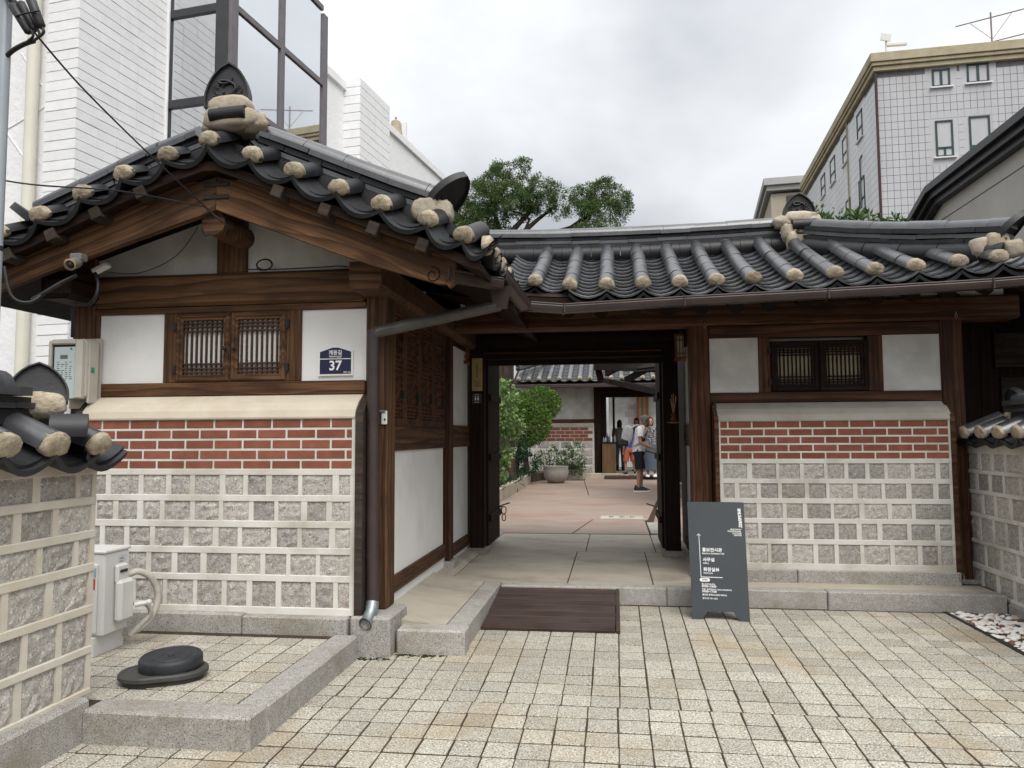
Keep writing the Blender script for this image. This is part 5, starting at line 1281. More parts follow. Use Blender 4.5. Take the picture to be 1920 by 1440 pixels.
# planting bed of the courtyard
bedg = struct(part('garden_bed', MB().prism([(-5.5, 10.6), (-2.2, 10.6), (-2.27, 20.2), (-1.95, 21.8), (-.95, 22.3), (-1.0, 23.3), (-5.5, 23.3)], -.2, .20, 'XY'), SOIL, None))
pw = [(-2.16, 10.6), (-2.17, 12.2), (-2.18, 13.8), (-2.19, 15.4), (-2.21, 17.0), (-2.23, 18.6), (-2.26, 20.2)]
for a, b in zip(pw, pw[1:]): part('kerb_stone', MB().box(.004, (Vector(b) - Vector(a)).length - .004, -.06, .06, -.2, .255, .01, frame((a[0], a[1], 0), (b[0] - a[0], b[1] - a[1], 0))), CONC, bedg)
for a, b in (((-1.75, 21.85), (-1.35, 22.0)), ((-1.345, 22.0), (-.95, 22.15)), ((-.95, 22.15), (-.80, 23.2))): part('kerb_stone', MB().box(.004, (Vector(b) - Vector(a)).length - .004, -.06, .06, -.2, .27, .01, frame((a[0], a[1], 0), (b[0] - a[0], b[1] - a[1], 0))), CONC, bedg)
ps = []
for k in range(900):
    x = rg.uniform(-4.2, -2.27); y = rg.uniform(11.2, 20.5); m = 9
    st = np.array([x, y, .18]) + rg.normal(size=(m, 3)) * np.array([.06, .06, .01]); d = rg.normal(size=(m, 3)) * .5 + np.array([0, 0, 1])
    ps.append(leaves_np(st, d, .24, rg, .10, .25))
for k in range(60):
    x = rg.uniform(-1.6, -1.05); y = rg.uniform(22.2, 22.9); st = np.array([x, y, .2]) + rg.normal(size=(9, 3)) * .05; ps.append(leaves_np(st, rg.normal(size=(9, 3)) * .5 + np.array([0, 0, 1]), .22, rg, .12, .25))
stuff(mk('ground_cover', leaf_mesh('ground_cover', ps, L_COVER), None, None))
bpy.data.objects['ground_cover']['label'] = 'low dark green ground cover filling the courtyard bed'
# round clipped shrub with two heads
Yb = 19.8; cb = aY(985, 785, Yb)
sh_ = thing('clipped_shrub', 'round clipped bright green shrub in the courtyard bed', 'shrub', (cb.x - .1, Yb, .2))
for p in (((cb.x - .25, Yb, .2), (cb.x - .2, Yb, .8), (cb.x - .05, Yb, 1.3)), ((cb.x + .05, Yb - .1, .2), (cb.x + .0, Yb, .9), (cb.x + .1, Yb, 1.4)), ((cb.x - .5, Yb, .2), (cb.x - .45, Yb, 1.0), (cb.x - .3, Yb, 1.5))): part('stem', MB().tube(p, [.07, .055, .04], 8), BARK, sh_, smooth=50)
ps = []
for (px, py, rx, ry, dy, n) in ((985, 792, 50, 46, 0, 260), (1012, 758, 40, 32, .5, 170), (965, 770, 34, 40, .2, 120)):
    c = aY(px, py, Yb + dy); s_ = (Yb + dy) / 1430
    tc, td = blob_pts((c.x, c.y, c.z), (rx * s_, rx * s_ * .9, ry * s_), n * 18, rg, .80); ps.append(leaves_np(tc, td + np.array([0, 0, .25]), .062, rg, .55, .8))
    tc, td = blob_pts((c.x, c.y, c.z), (rx * s_ * .8, rx * s_ * .7, ry * s_ * .8), n * 4, rg, .3); ps.append(leaves_np(tc, td, .09, rg, .6, .8))
mk('crown', leaf_mesh('crown', ps, L_BUSH), None, sh_)
# pale maple at the left edge of the opening
Ym = 14.6; cm = aY(945, 760, Ym)
ma = thing('maple_tree', 'pale leaved young maple just inside the left gate door', 'tree', (cm.x - .5, Ym, .2))
part('trunk', MB().tube([(cm.x - .55, Ym, .15), (cm.x - .5, Ym, .9), (cm.x - .35, Ym, 1.6), (cm.x - .2, Ym, 2.3)], [.07, .06, .045, .02], 8), BARK, ma, smooth=50)
ps = []
for (px, py, rx, ry, dy) in ((938, 735, 24, 20, 0), (950, 765, 26, 26, -.1), (930, 790, 22, 24, 0), (955, 800, 18, 18, .1), (925, 750, 24, 26, .1), (935, 850, 16, 18, 0), (932, 880, 14, 22, .1), (905, 790, 26, 50, .2)):
    c = aY(px, py, Ym + dy); s_ = Ym / 1430; ps += tufted((c.x, c.y, c.z), (rx * s_, rx * s_, ry * s_), 26, 16, .085, .12, rg, -.1, .6)
mk('crown', leaf_mesh('crown', ps, L_MAPLE), None, ma)
# loose shrubs behind and right of the pot
for i, (px, py, rx, ry, Y, lab) in enumerate(((1030, 862, 30, 22, 21.5, 'loose dark leaved shrub rising behind the round stone pot'), (1072, 868, 24, 24, 21.9, 'yellow green rose shrub right of the round stone pot'), (985, 868, 26, 20, 19.6, 'dark loose shrub between the clipped shrub and the pot'), (958, 845, 34, 22, 17.6, 'low dark shrub in the shade under the round clipped shrub'))):
    c = aY(px, py, Y); g_ = thing('garden_shrub', lab, 'shrub', (c.x, Y, .2)); s_ = Y / 1430; st = MB()
    for k in range(9): st.tube([(c.x + rg.normal() * .08, Y + rg.normal() * .06, .18), (c.x + rg.normal() * rx * s_ * .45, Y + rg.normal() * .15, c.z + rg.uniform(-.1, .3))], [.012, .006], 5)
    part('stems', st, BARK, g_)
    ps = tufted((c.x, c.y, c.z), (rx * s_, rx * s_ * .8, ry * s_), 42 if i < 3 else 70, 16, .075, .12, rg, .2, .5)
    if i == 1: ps += tufted((c.x + .05, c.y, c.z + .42), (.26, .2, .2), 16, 14, .07, .1, rg, .3, .5)
    mk('foliage', leaf_mesh('foliage', ps, L_ROSE if i < 2 else L_COVER), None, g_)
# shrubs seen over the right hip of the roof
for px0, px1, py, hgt, Y, lab in ((1522, 1640, 412, 26, 13.0, 'glossy green treetop poking over the right ridge before the tiled block'), (1664, 1692, 420, 14, 13.2, 'small sprig of leaves beside the black eave of the grey house')):
    p0 = aY(px0, py, Y); p1 = aY(px1, py, Y); g_ = thing('evergreen_tree', lab, 'tree', ((p0.x + p1.x) / 2, Y, 0)); ps = []
    cx = (p0.x + p1.x) / 2; part('trunk', MB().tube([(cx, Y, -.2), (cx, Y, p0.z)], [.09, .05], 8), BARK, g_, smooth=50)
    n = max(2, int((px1 - px0) / 16))
    for k in range(n):
        c = aY(px0 + (px1 - px0) * (k + .5) / n, py + rg.uniform(-4, 6), Y + rg.uniform(-.3, .3)); ps += tufted((c.x, c.y, c.z - .15), (.16, .25, .28), 16, 12, .11, .12, rg, .4, .42)
    mk('crown', leaf_mesh('crown', ps, L_ROOF), None, g_)

# ================================================================== INNER HOUSE ACROSS THE COURTYARD
YI = 23.0
ih = thing('inner_house', 'tiled timber house across the courtyard, seen through the gate', 'house', (-1.0, 24, 0))
pI = lambda x, y, Y=YI: aY(x, y, Y)
xl, xr = pI(985, 800).x - .9, pI(1114, 800).x
zA, zB, zC, zD, zE = pI(1100, 729).z, pI(1100, 786).z, pI(1100, 793).z, pI(1100, 800).z, pI(1100, 826).z
wbox('wall_panel', xl, xr, YI, YI + .1, zB, zA + .3, PLASTER_G, ih)
tbox('sill', xl, xr, YI - .03, YI + .1, zC, zB, W_GATE, ih); 
wbox('wall_ledge', xl, xr, YI - .12, YI + .1, zD, zC - .004, LEDGE_G, ih)
iw = part('lower_wall', MB().box(xl, xr, YI - .10, YI + .05, -.1, zD - .004).box(xr - .03, xr, YI - .125, YI - .09, .1, zD - .004, .003), JOINT, ih)
for r in range(4):
    z = zD - .06 - r * .105; x = xr - .05 - (.0 if r % 2 else .13)
    while x > xl + 1.0:
        mk('brick', brick_me, None, iw, T(x - .13, YI - .118, z) @ Matrix.Diagonal((.255, 1, 1.5, 1))); x -= .275
for r in range(4):
    h = (zE - .12) / 4; z = .12 + h * (r + .5); x = xr - .06
    rr_ = random.Random(r)
    while x > xl + .9:
        w = rr_.uniform(.24, .34); mk('stone', rr_.choice(stone_meshes['std']), None, iw, T(x - w / 2, YI - .112, z) @ Matrix.Diagonal((w, 1, h - .055, 1))); x -= w + .06
tbox('post', xr + .002, xr + .20, YI - .1, YI + .1, .1, zA + .4, W_DARK, ih)
wbox('foundation', xl, 5, YI - .45, YI + 3.5, -.2, .14, CONC, ih, .01); wbox('step', xr + .3, 3.0, YI - .95, YI - .455, -.2, .09, W_DECK, ih, .008)
# roof of the inner house
ze = pI(1100, 711, YI - .9).z; yE = YI - .9; xL = pI(972, 690, YI - .9).x
ir = part('roof', MB().prism([(yE + .05, ze - .10), (YI + 3, ze + 1.35), (YI + 3, ze + 1.25), (yE + .05, ze - .17)], xL - .2, 4.5, 'YZ'), W_DARK, ih)
sp_ = pI(1100, 711, yE).x - pI(1080.6, 711, yE).x; x = xL; tro = MB(); trm = trough(.3, .062, .3); i = 0
slo = math.atan2(1.45, 3.95)
while x < 2.2:
    for k in range(4):
        M = T(x, yE + .55 * k * math.cos(slo), ze + .55 * k * math.sin(slo)) @ Matrix.Rotation(slo, 4, 'X')
        mk('cover_tile', COVER, None, ir, M @ Matrix.Diagonal((1.02, .545, 1.02, 1)))
        if k == 0: mk('mortar_plug', PLUGS[i % 6], None, ir, M @ T(0, -.005, 0))
    for k in range(12):
        M = T(x + sp_ / 2, yE - .03 + .165 * k * math.cos(slo), ze + .165 * k * math.sin(slo) + .01) @ Matrix.Rotation(slo - R(6), 4, 'X') @ Matrix.Diagonal((sp_ / .285, .9, 1, 1)); tro.add(trm.v, trm.f, M)
    x += sp_; i += 1
stuff(part('trough_tiles', tro, TILE, ir, smooth=40))
ridge_run(ir, [(xL - .05, yE + .35, ze + .30), (xL + .9, yE + 1.7, ze + .72)], [(0, .05, .16, .3, 0, 0, 0), (.05, .05, .18, .3, .1, 0, 0)], cap=(.11, .08, .3, 0, 0))
part('gutter_run', MB().box(xL - .1, 3.5, yE - .1, yE - .01, ze - .24, ze - .14, .01), METAL_BR, ih)
# open side with a service counter and the alley behind
wbox('back_wall', xr + .2, xr + .34, YI + .1, YI + 3.4, .14, ze, W_DARK, ih)
tbox('post', xr + .55, xr + .62, YI + .2, YI + .3, .14, zA + .3, W_DARK, ih); tbox('post', 1.75, 1.95, YI - .1, YI + .1, .1, zA + .4, W_DARK, ih); wbox('ceiling_board', xr + .2, 4, YI - .4, YI + 3.4, ze - .2, ze - .12, W_DARK, ih)
tbox('eave_beam', xr, 4, YI - .08, YI + .1, pI(1150, 745).z, ze - .15, W_DARK, ih)
cl_ = thing('ceiling_lamp', 'small warm ceiling lamp glowing under the dark inner eave', 'lamp', pI(1197, 731, YI + .5)); cp = pI(1197, 731, YI + .5)
part('lamp_glass', MB().sphere((cp.x, cp.y, cp.z), (.09, .05, .035), 10, 6), emit('warm lamp glow', (1.0, .55, .2), 3.0), cl_, smooth=80); part('lamp_base', MB().lathe([(.06, .03), (.06, .1)], 10, T(*cp)), IRON, cl_)
ct = thing('service_counter', 'brown wooden counter box standing by the inner house post', 'counter', (pI(1140, 880, YI - .3).x, YI - .3, .14))
a, b = pI(1129, 850, YI - .35).x, pI(1155, 850, YI - .35).x; ctop = pI(1140, 829, YI - .35).z
W_CT = wood('brown varnished panel', (.19, .115, .055), (.09, .05, .025), 12, .5)
tbox('cabinet', a, b, YI - .35, YI + .5, .14, ctop - .03, W_CT, ct); tbox('worktop', a - .02, b + .03, YI - .37, YI + .52, ctop - .029, ctop, W_DARK, ct)
for k in range(7):
    x = a + .05 + k * .055; h = random.uniform(.10, .26)
    tag(part('bottle', MB().lathe([(.028, 0), (.028, h * .6), (.01, h * .8), (.01, h)], 8, T(x, YI - .1 + .1 * (k % 2), ctop)), [PANE, CW, PANE_D][k % 3], None, smooth=50), 'small ' + ['grey', 'white', 'dark'][k % 3] + ' bottle on the service counter, ' + ['leftmost of the row', 'second from the left', 'third from the left', 'in the middle of the row', 'third from the right', 'second from the right', 'rightmost of the row'][k], 'bottle', 'bottles on the counter')
# alley behind
al = thing('alley_house', 'white walled house with an orange brown door at the end of the alley', 'house', (1.0, 31, 0)); YA = 31
wbox('wall', -.2, 1.0, YA, YA + .3, -.1, 4.2, PLASTER_G, al)
for r in range(8):
    for k in range(4):
        mk('stone', stone_meshes['std'][(r + k) % 7], None, al, T(pI(1178, 800, YA).x + k * .30 + (r % 2) * .12, YA - .02, .5 + r * .27) @ Matrix.Diagonal((.25, 1, .22, 1)))
W_OR = wood('orange door wood', (.42, .17, .055), (.2, .075, .025), 14, .5)
x0_, x1_ = pI(1194, 780, YA - .2).x, pI(1216, 780, YA - .2).x
part('door', MB().box(x0_, x0_ + .1, YA - .25, YA - .15, 0, 3.0).box(x1_ - .1, x1_, YA - .25, YA - .15, 0, 3.0).box(x0_, x1_, YA - .25, YA - .15, 1.55, 1.68).box((x0_ + x1_) / 2 - .04, (x0_ + x1_) / 2 + .04, YA - .25, YA - .15, 0, 3.0), W_OR, al)
part('pane', MB().box(x0_ + .1, x1_ - .1, YA - .2, YA - .18, 1.68, 3.0), PAPER_D, al); part('door_panel', MB().box(x0_ + .1, x1_ - .1, YA - .2, YA - .18, 0, 1.55), W_OR, al)
wbox('wall', 1.0, 6, YA - .1, YA + .2, -.1, 4.5, PLASTER_G, al); wbox('eave', -.5, 6, YA - 1.4, YA, 3.55, 3.7, W_DARK, al)
# dark eave corner of the side wing, close behind the gate
wg = thing('side_wing_eave', 'dark rafters and eave corner of the side wing hanging into the gate opening', 'roof', (1.2, 16, 2.7))
YW = 17.0
p = lambda x, y, Y=YW: aY(x, y, Y)
beam('eave_fascia', p(1128, 712, 19.5), p(1262, 740, 14.0), .1, .13, W_DARK, wg)
beam('rafter', p(1118, 686, 18.5), p(1250, 690, 15.5), .14, .20, W_DARK, wg); beam('rafter', p(1138, 700, 18.0), p(1175, 678, 17), .11, .14, W_DARK, wg); beam('rafter', p(1174, 713, 17.5), p(1215, 690, 16.5), .10, .13, W_DARK, wg); beam('rafter', p(1120, 684, 18.6), p(1127, 716, 18.6), .12, .16, W_DARK, wg)
part('soffit', MB().add([p(1112, 676, 19), p(1262, 660, 14), p(1262, 690, 13), p(1190, 697, 16), p(1135, 694, 18.6)], [(0, 1, 2, 3, 4)]).add([p(1112, 676, 19) + Vector((0, 0, .06)), p(1262, 660, 14) + Vector((0, 0, .06)), p(1262, 690, 13) + Vector((0, 0, .06)), p(1190, 697, 16) + Vector((0, 0, .06)), p(1135, 694, 18.6) + Vector((0, 0, .06))], [(0, 1, 2, 3, 4)]), W_DARK, wg)
wbox('wall', 1.35, 1.5, 13.0, 19.5, 0, 3.2, W_DARK, wg)
gp = wbox('threshold_stone', .98, 1.5, 15.6, 17.4, 0, .27, GRANITE, wg, .01)
# ================================================================== SMALL THINGS
WHITE_P = pm('white print', (.80, .80, .80), (.78, .78, .78), 5, .6)
def text_mesh(txt, size, align='LEFT', bold=0.0, vertical=False, space=1.0):
    cu = bpy.data.curves.new('t', 'FONT'); cu.body = txt; cu.size = size; cu.align_x = align; cu.offset = bold; cu.space_line = space; cu.resolution_u = 3
    o = bpy.data.objects.new('t', cu); COL.objects.link(o); bpy.context.view_layer.update()
    dg = bpy.context.evaluated_depsgraph_get(); me = bpy.data.meshes.new_from_object(o.evaluated_get(dg)); bpy.data.objects.remove(o); bpy.data.curves.remove(cu); return me
def lettering(txt, size, M, parent, mat, name='lettering', align='LEFT', bold=0.0, space=1.0):
    me = text_mesh(txt, size, align, bold, space=space); me.materials.clear(); me.materials.append(mat); return mk(name, me, None, parent, M)
FR = Matrix.Rotation(R(90), 4, 'X')     # text plane turned to face -Y

# address plaque 37
a, b, top_, mid, bot = aY(598, 690, 4.85), aY(662.5, 690, 4.85), aY(630, 649, 4.85), aY(630, 658.5, 4.85), aY(630, 704.5, 4.85)
pq = thing('address_plaque', 'dark blue house number plaque 37 with a white rim on the white panel', 'sign', ((a.x + b.x) / 2, 4.845, bot.z))
cx = (a.x + b.x) / 2; hw = (b.x - a.x) / 2; zb, zm, zt = bot.z, mid.z, top_.z
def house5(k, n=5): return [(cx - hw + k, zb + k), (cx + hw - k, zb + k), (cx + hw - k, zm - k * .5), (cx + .02, zt - k), (cx - .02, zt - k), (cx - hw + k, zm - k * .5)]
part('rim', MB().prism(house5(0), 4.838, 4.852, 'XZ'), WHITE_P, pq)
NAVY = pm('navy enamel', (.008, .010, .05), (.007, .009, .045), 5, .35, spec=.5)
zdiv = aY(630, 673, 4.84).z
part('plate', MB().prism([(x, z) for x, z in house5(.0115)], 4.835, 4.84, 'XZ'), NAVY, pq)
part('divider', MB().box(cx - hw + .012, cx + hw - .012, 4.833, 4.836, zdiv - .0025, zdiv + .0025), WHITE_P, pq)
lettering('37', .088, T(cx - .0, 4.8335, zb + .037) @ FR, pq, WHITE_P, 'number', 'CENTER', .0022)
lettering('계동길', .034, T(cx, 4.8335, zdiv + .030) @ FR, pq, WHITE_P, 'street_name', 'CENTER', .0006)
lettering('Gyedong-gil', .018, T(cx, 4.8335, zdiv + .0115) @ FR, pq, WHITE_P, 'street_name', 'CENTER', .0003)
lettering('계동 105', .014, T(cx + hw - .014, 4.8335, zb + .016) @ FR, pq, WHITE_P, 'small_print', 'RIGHT', .0002)

# A-board
BOARD = pm('slate grey painted board', (.044, .052, .057), (.039, .046, .051), 3, .42, spec=.45)
f0, f1 = Vector((.556, 5.875, GZ)), Vector((.962, 5.835, GZ)); tl = aY(1289, 941, 6.06)
ab = thing('sign_board', 'slate grey folding sign board with white directions standing right of the ramp', 'sign', (.76, 5.95, GZ))
dx = (f1 - f0).normalized(); Wd = (f1 - f0).length; back = Vector((-dx.y, dx.x, 0)); Hh = .862
lean = math.atan2(.20, Hh)
def board(sgn, off):
    base = f0 + back * off; up = (Vector((0, 0, 1)) * math.cos(lean) + back * (sgn * math.sin(lean))).normalized(); nrm = dx.cross(up)
    return frame_cols(dx, -nrm if False else up.cross(dx), up, base)
def board_poly():
    return [(0, 0), (.07, 0), (.115, .062), (Wd - .115, .062), (Wd - .07, 0), (Wd, 0), (Wd - .012, Hh), (-.022, Hh)]
Mb = board(1, 0)
part('front_panel', MB().prism(board_poly(), -.009, .009, 'XZ', Mb), BOARD, ab)
Mb2 = board(-1, .42)
part('back_panel', MB().prism(board_poly(), -.009, .009, 'XZ', Mb2), BOARD, ab)
def onb(u, v, e=-.0105): return Mb @ T(u, e, v) @ FR
k = Hh / 1265.0   # zoomed picture rows to metres
def bt(txt, size, x, y, align='LEFT', bold=.0003, space=1.0, name='lettering'):
    lettering(txt, size, onb((x - 105) / 600 * Wd * .985, Hh - (y - 68) * k), ab, WHITE_P, name, align, bold, space)
for i, chx in enumerate('북촌문화센터'): bt(chx, .030, 634 - 12 + i * 2, 168 + i * 35, 'LEFT', .0009)
for i, tx in enumerate(('BUKCHON', 'TRADITIONAL', 'CULTURE', 'CENTER')): bt(tx, .0155, 658 + i, 372 + i * 21, 'RIGHT', .0003)
bt('홍보전시관', .0315, 226, 610, bold=.0008); bt('Bukchon Exhibition Hall', .0165, 226, 640, bold=.0003)
bt('사무실', .0315, 231, 716, bold=.0008); bt('Office', .0165, 233, 746, bold=.0003)
bt('화장실', .0315, 235, 822, bold=.0008); bt('Restroom', .0165, 237, 850, bold=.0003)
bt('월-금(TUE-FRI)', .0155, 213, 970, bold=.0003); bt('09:00~18:00', .021, 213, 995, bold=.0005)
bt('주말, 공휴일(SAT, SUN, HOLIDAY)', .0145, 215, 1024, bold=.0003); bt('09:00~17:00', .021, 215, 1049, bold=.0005)
bt('월요일 휴관(CLOSED MON.)', .0145, 218, 1080, bold=.0003); bt('문의 02 741-1033', .0150, 219, 1119, bold=.0003)
def bbox(x0, x1, y0, y1, name):
    u0, u1 = (x0 - 105) / 600 * Wd * .985, (x1 - 105) / 600 * Wd * .985; v1, v0 = Hh - (y0 - 68) * k, Hh - (y1 - 68) * k
    return MB().box(u0, u1, -.0118, -.0092, v0, v1, 0, Mb)
ar = MB(); 
for q in (bbox(190, 198, 424, 888, ''), bbox(206, 440, 884, 891, '')): ar.add(q.v, q.f)
def onv(x, y): return Mb @ Vector(((x - 105) / 600 * Wd * .985, -.011, Hh - (y - 68) * k))
ar.tube([onv(194, 425), onv(208, 886)], .0026, 4); ar.tube([onv(172, 441), onv(192, 421), onv(212, 441)], .0028, 4)
ar.v = ar.v[8:]; ar.f = [tuple(i - 8 for i in f) for f in ar.f[6:]]
part('arrow', ar, WHITE_P, ab)
pl = MB().prism([(math.cos(t) * .013 + (.024 if math.cos(t) > 0 else -.024), math.sin(t) * .013) for t in [i * math.pi / 8 for i in range(16)]], -.0008, .0008, 'XZ', Mb @ T((248 - 105) / 600 * Wd * .985, -.0105, Hh - (917 - 68) * k))
part('badge', pl, WHITE_P, ab); lettering('OPEN', .0165, onb((248 - 105) / 600 * Wd * .985, Hh - (924 - 68) * k, -.0125), ab, BOARD, 'lettering', 'CENTER', .0003)
for xx in (378, 396):   # two little figures for the restroom
    u, v = (xx - 105) / 600 * Wd * .985, Hh - (822 - 68) * k
    part('restroom_figure', MB().box(u - .0035, u + .0035, -.0115, -.0095, v, v + .018, 0, Mb).box(u - .006, u + .006, -.0115, -.0095, v + .008, v + .017, 0, Mb).box(u - .0028, u + .0028, -.0115, -.0095, v + .019, v + .025, 0, Mb), WHITE_P, ab)

# timber ramp
rm = thing('wooden_ramp', 'dark stained plank ramp leading up to the gate kerb', 'ramp', (-.45, 5.9, GZ))
r0 = Vector((-.945, 5.375, GZ + .022)); up_ = Vector((0, 1.04, .105)).normalized(); Mr = frame_cols((1, 0, 0), up_, Vector((1, 0, 0)).cross(up_), r0)
Lr = 1.03; n = 8
for i in range(n):
    a = i * Lr / n; w1 = -.0 + .0
    x0 = -.02 + .0 * i
    part('plank', MB().box(.0 + i * .0035, .935 + .004 * i, a + .0018, a + Lr / n - .0018, -.022, random.uniform(-.002, .001), .0025), W_DECK, rm, Mr) if False else part('plank', MB().box(0, .935, -Lr / n / 2 + .0018, Lr / n / 2 - .0018, -.022, 0, .0025), W_DECK, rm, Mr @ T(.002 * (i % 3), a + Lr / n / 2, random.uniform(-.0015, .001)))
part('side_board', MB().box(0, Lr, -.014, .014, -.03, .004, .003), W_DECK, rm, frame(Mr @ Vector((.955, .0, 0)), up_))
part('ramp_frame', MB().prism([(5.385, GZ), (6.40, GZ), (6.40, -.035), (5.385, GZ + .002)], -.93, -.02, 'YZ'), W_DARK, rm)
SCREED = part('ramp_fillet', MB().prism([(6.28, GZ), (6.315, -.025), (6.316, GZ)], -.93, -.02, 'YZ'), CONC, rm)

# electricity meter
mt = thing('electricity_meter', 'beige electricity meter box with a clear front on the left corner post', 'meter', (-3.68, 4.72, 1.5))
BEIGE = pm('beige meter plastic', (.52, .49, .43), (.47, .44, .385), 4, .5, spec=.4)
mx0, mx1 = aY(88, 640, 4.62).x, aY(147, 640, 4.62).x; z0 = 1.49; z1 = aY(120, 634, 4.62).z
M0 = Matrix()
shell = [(4.64, z0), (4.64, z1 - .03), (4.66, z1 - .006), (4.69, z1 + .002), (4.80, z1), (4.80, z0)]
part('case', MB().box(mx0, mx1 + .02, 4.66, 4.82, z0, z1, .022), BEIGE, mt)
w = mx1 - mx0
fr_ = MB()
for (p, q_, c, d) in ((mx0, mx0 + .022, z0, z1 - .012), (mx1 - .035, mx1 + .018, z0, z1 - .012), (mx0 + .022, mx1 - .035, z1 - .04, z1 - .004)): fr_.box(p, q_, 4.632, 4.67, c, d, .008)
part('front_frame', fr_, BEIGE, mt)
part('gasket', MB().box(mx0 + .024, mx1 - .036, 4.652, 4.66, z0, z1 - .038), IRON, mt)
part('dial_plate', MB().box(mx0 + .036, mx1 - .038, 4.646, 4.652, z0, z1 - .055, .004), pm('pale meter plate', (.50, .57, .57), (.46, .53, .53), 4, .3), mt)
xm = (mx0 + mx1) / 2 - .005
part('display', MB().box(xm - .028, xm + .026, 4.643, 4.648, z1 - .135, z1 - .11, .002), pm('grey display', (.12, .14, .12), (.1, .12, .1), 5, .3), mt)
tx = MB()
for r in range(9):
    for c_ in range(4):
        if random.random() < .8: x = xm - .05 + c_ * .03; tx.box(x, x + random.uniform(.010, .024), 4.6445, 4.6465, z1 - .16 - r * .014, z1 - .157 - r * .014)
part('small_print', tx, IRON, mt); part('status_label', MB().box(xm - .055, xm - .02, 4.643, 4.647, z1 - .30, z1 - .285).box(xm + .045, xm + .058, 4.643, 4.647, z1 - .075, z1 - .062), pm('green label', (.02, .25, .16), None, 5, .5), mt)
part('side_cover', MB().box(mx1 + .004, mx1 + .024, 4.70, 4.80, z0 - .03, z1 - .02, .008), BEIGE, mt)
part('seal_latch', MB().box(mx1 + .018, mx1 + .032, 4.72, 4.75, z0 + .18, z0 + .215, .004), pm('green latch', (.02, .28, .18), None, 5, .5), mt)
part('back_plate', MB().box(mx0 + .02, mx1 + .02, 4.825, 4.834, z0 - .06, z1 + .02), BEIGE, mt)

# air conditioner outdoor unit on the platform
AC = pm('aged white appliance enamel', (.60, .60, .575), (.55, .55, .525), 3, .45, spec=.4, stain=((.42, .40, .35), 3, .55, .75, .4))
acx1 = -2.86; acy0, acy1 = 4.02, 4.25; acz0, acz1 = .11, .575
ac = thing('air_conditioner', 'white outdoor air conditioner unit half hidden behind the left wall', 'air conditioner', (-3.0, 3.8, 0))
part('cabinet', MB().box(-3.42, acx1, acy0, acy1, acz0, acz1, .012), AC, ac)
part('top_lid', MB().box(-3.43, acx1 + .006, acy0 - .006, acy1 + .006, acz1 - .004, acz1 + .016, .006), AC, ac)
part('front_grille', MB().box(-3.38, acx1 - .035, acy0 - .012, acy0, acz0 + .02, acz1 - .06, .004), AC, ac)
part('valve_cover', MB().box(acx1, acx1 + .05, acy0 + .08, acy1 - .015, acz0 + .06, acz0 + .30, .018).box(acx1, acx1 + .028, acy0 + .08, acy0 + .18, acz0 + .28, acz1 - .075, .012), AC, ac)
part('handle_recess', MB().box(acx1 + .0285, acx1 + .034, acy0 + .10, acy0 + .165, acz1 - .125, acz1 - .108, .002), IRON, ac)
SIL = pm('silver label', (.5, .53, .56), (.42, .45, .48), 30, .4)
part('rating_label', MB().box(acx1 + .001, acx1 + .003, acy1 - .105, acy1 - .04, acz1 - .26, acz1 - .03), SIL, ac)
lb = MB()
for r in range(12): lb.box(acx1 + .003, acx1 + .0036, acy1 - .10, acy1 - .10 + random.uniform(.02, .05), acz1 - .05 - r * .016, acz1 - .046 - r * .016)
part('label_print', lb, NAVY, ac)
part('warning_sticker', MB().box(acx1 - .10, acx1 - .045, acy0 - .0145, acy0 - .012, acz1 - .20, acz1 - .14), pm('red sticker', (.5, .03, .03), None, 4, .5), ac); part('maker_sticker', MB().box(acx1 - .10, acx1 - .04, acy0 - .0145, acy0 - .012, acz1 - .13, acz1 - .08), pm('pale blue sticker', (.25, .38, .5), None, 4, .5), ac)
for x in (-3.3, acx1 - .10): part('foot', MB().box(x, x + .06, acy0 - .02, acy1 + .02, .0, acz0, .004), AC if x > -3 else IRON, ac)
HOSE = pm('grimy white hose wrap', (.52, .50, .45), (.38, .35, .30), 14, .8, bump=(60, .6, .01))
hp_ = [(acx1 - .02, acy1 + .0, .41), (acx1 + .03, acy1 + .04, .43), (acx1 + .075, acy1 + .10, .38), (acx1 + .095, acy1 + .14, .28), (acx1 + .085, acy1 + .12, .17), (acx1 + .03, acy1 + .06, .09), (acx1 - .05, acy1 + .02, .07)]
def smooth_path(pts, n=6):
    P_ = [Vector(p) for p in pts]; out = []
    for i in range(len(P_) - 1):
        p0, p1, p2, p3 = P_[max(0, i - 1)], P_[i], P_[i + 1], P_[min(len(P_) - 1, i + 2)]
        for k in range(n):
            t = k / n; out.append(.5 * ((2 * p1) + (p2 - p0) * t + (2 * p0 - 5 * p1 + 4 * p2 - p3) * t * t + (3 * p1 - p0 - 3 * p2 + p3) * t ** 3))
    return out + [P_[-1]]
part('refrigerant_hose', MB().tube(smooth_path(hp_), .020, 8), HOSE, ac, smooth=60)
part('drain_hose', MB().tube(smooth_path([(acx1 + .03, acy1 - .02, .26), (acx1 + .075, acy1 + .05, .24), (acx1 + .09, acy1 + .08, .18), (acx1 + .05, acy1 + .05, .12), (acx1, acy1 + .02, .06)]), .015, 8), HOSE, ac, smooth=60)
part('valve', MB().tube([(acx1 + .05, acy1 - .02, .245), (acx1 + .11, acy1 + .02, .255)], .014, 8).sphere((acx1 + .115, acy1 + .02, .255), .018, 8, 6), AC, ac, smooth=50)

